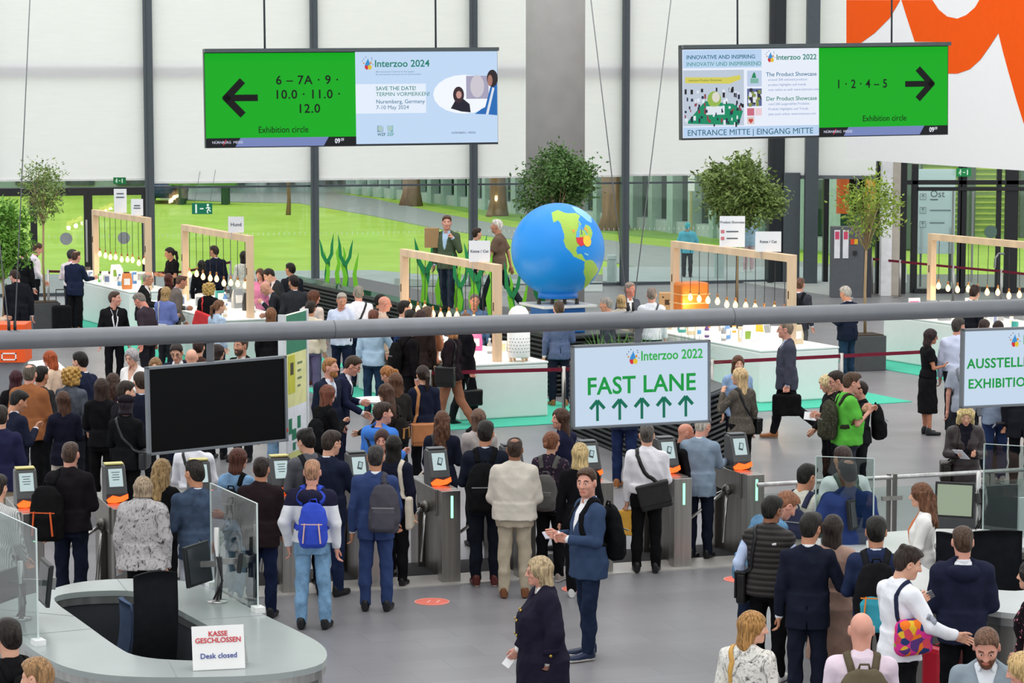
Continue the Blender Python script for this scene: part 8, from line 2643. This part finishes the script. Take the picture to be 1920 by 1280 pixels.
person('stooping dark-haired man in a charcoal suit right of the second frame', 499, 506, 1.82, 250, JACKET('3a3c42', 'e8dce4', None, .8, .22), '2c2e34', ('short', '2c201b'), 'm', L_FAIR, lean=18, nod=34)
person('bald man in a dark grey suit bending right of the second frame', 492, 530, 1.78, 262, JACKET('33353c', 'd8dce4', None, .8, .2), '2c2e34', ('bald', '6a4a3a'), 'm', 'd09a80', lean=24, nod=36, arms=('face', 'hold'))
person('dark-haired man in a charcoal jacket seen from behind at the slatted block', 551, 517, 1.82, 345, JACKET('3c3e44', 'd8dce4', None, .78), '2c2e34', ('short', '1f1714'), 'm', L_TAN, yaw=-22, beard='1f1714')
person('dark-haired man far back left of the slatted block', 545, 494, 1.78, 325, JACKET('2c2f3a', 'e8ecf2'), '2c2e34', ('short', '1f1714'), 'm', L_TAN, yaw=-20)
person('woman in pink with brown hair right behind the second frame post', 487, 504, 1.66, 200, SHIRT('e07aa8', False), '3a3c44', ('longbob', '5a3a2a'), 'f', L_PINK, nod=10)
# --- outside on the path and lawn
B = person('man in an open green jacket on the slatted block carrying a cardboard box', 838, 403, 1.86, 200, JACKET('5a6a50', 'a9cbe8', None, .78, .36), ('2c3c50', 'denim'), ('short', '5a4030'), 'm', L_PINK, arms=('strap', 'down'), gait=((8, 4), (-6, 12)), yaw=-20, pos=(-1.28, 50.3), z=1.08)
bx = B.root.location
t = thing('cardboard_box', 'cardboard box carried by the man in the green jacket', 'box', bx + Vector((-.3, .12, 1.24)))
q = MB(); q.box(bx + Vector((-.3, .12, 1.43)), (.28, .3, .38)); q.build('box', mat('a08058', .7, 0, .06), t)
person('white-haired person in a brown t-shirt striding left on the slatted block', 934, 402, 1.86, 282, TEE('7a6250', sleeve=-.8), '27323a', ('buzz', 'd8d0c8'), 'm', 'b8846a', gait=((24, 6), (-22, 18)), arms=('swingf', 'swingb'), pos=(-.27, 50), z=1.08)
person('dark-haired person partly behind the column left of the brown t-shirt', 896, 432, 1.56, 60, JACKET('2c3a50'), '2c3440', ('short', '33241c'), 'm', L_FAIR, pos=(-.72, 51.2), z=1.08)
person('person in a hooded turquoise jacket outside behind the right light frame', 1302, 447, 1.56, 10, SWEATER('4ad0ee', .8, .03, 'jacket', True, True), '3a444c', ('short', '4ad0ee'), 'm', L_FAIR, arms=('face', 'face'), pos=(4.98, 72.6))
person('person in pink trousers and pale blue outside behind the bushy tree', 1413, 418, 1.76, 350, JACKET('a9c4e0', 'a9c4e0'), 'e8bcc4', ('short', 'c8d8ec'), 'm', L_FAIR, 'w', arms=('hold', 'hold'), pos=(6.9, 74.5))
# --- cases on the floor
for lab, p, col, rz in (('black upright suitcase behind the left planter', atz(116, 628), '1c1d20', .3), ('red suitcase at the bottom edge beside the bearded man', atz(1775, 1345), 'c81e34', .6)):
    t = thing('suitcase', lab, 'suitcase', p, rz, 'bags')
    M = wm(t)
    q = MB(M); q.box((0, 0, .36), (.42, .26, .6)); q.build('case', fabric(col, 'plain') if col != 'c81e34' else mat(col, .4), t, bev=.05)
    q = MB(M)
    for sx in (-.1, .1): q.tube([(sx, .1, .64), (sx, .1, 1.0)], .01, 8)
    q.tube([(-.1, .1, 1.0), (.1, .1, 1.0)], .013, 8)
    if col != 'c81e34': q.build('handle', mat('3a3a3c', .4), t)
    for sx in (-.15, .15):
        q = MB(M); q.tube([(sx - .02, 0, .035), (sx + .02, 0, .035)], .035, 12); q.build('wheel', M_BLACK, t)
    if col == 'c81e34':
        q = MB(M); q.box((0, 0, .665), (.2, .03, .02)); q.build('handle', M_BLACK, t)
        q = MB(M)
        for sx in (-.12, .12): q.box((sx, 0, .36), (.03, .275, .612))
        q.build('belt', M_BLACK, t)
# ------------------------------------------------------------------ lettering becomes plain mesh
dg = bpy.context.evaluated_depsgraph_get()
dg.update()
for o in [o for o in COL.objects if o.type == 'FONT']:
    me = bpy.data.meshes.new_from_object(o.evaluated_get(dg))
    me.materials.clear()
    for m in o.data.materials: me.materials.append(m)
    n = bpy.data.objects.new('lettering', me)
    n.parent, n.matrix_basis = o.parent, o.matrix_basis.copy()
    COL.objects.link(n)
    old = o.data
    bpy.data.objects.remove(o)
    bpy.data.curves.remove(old)
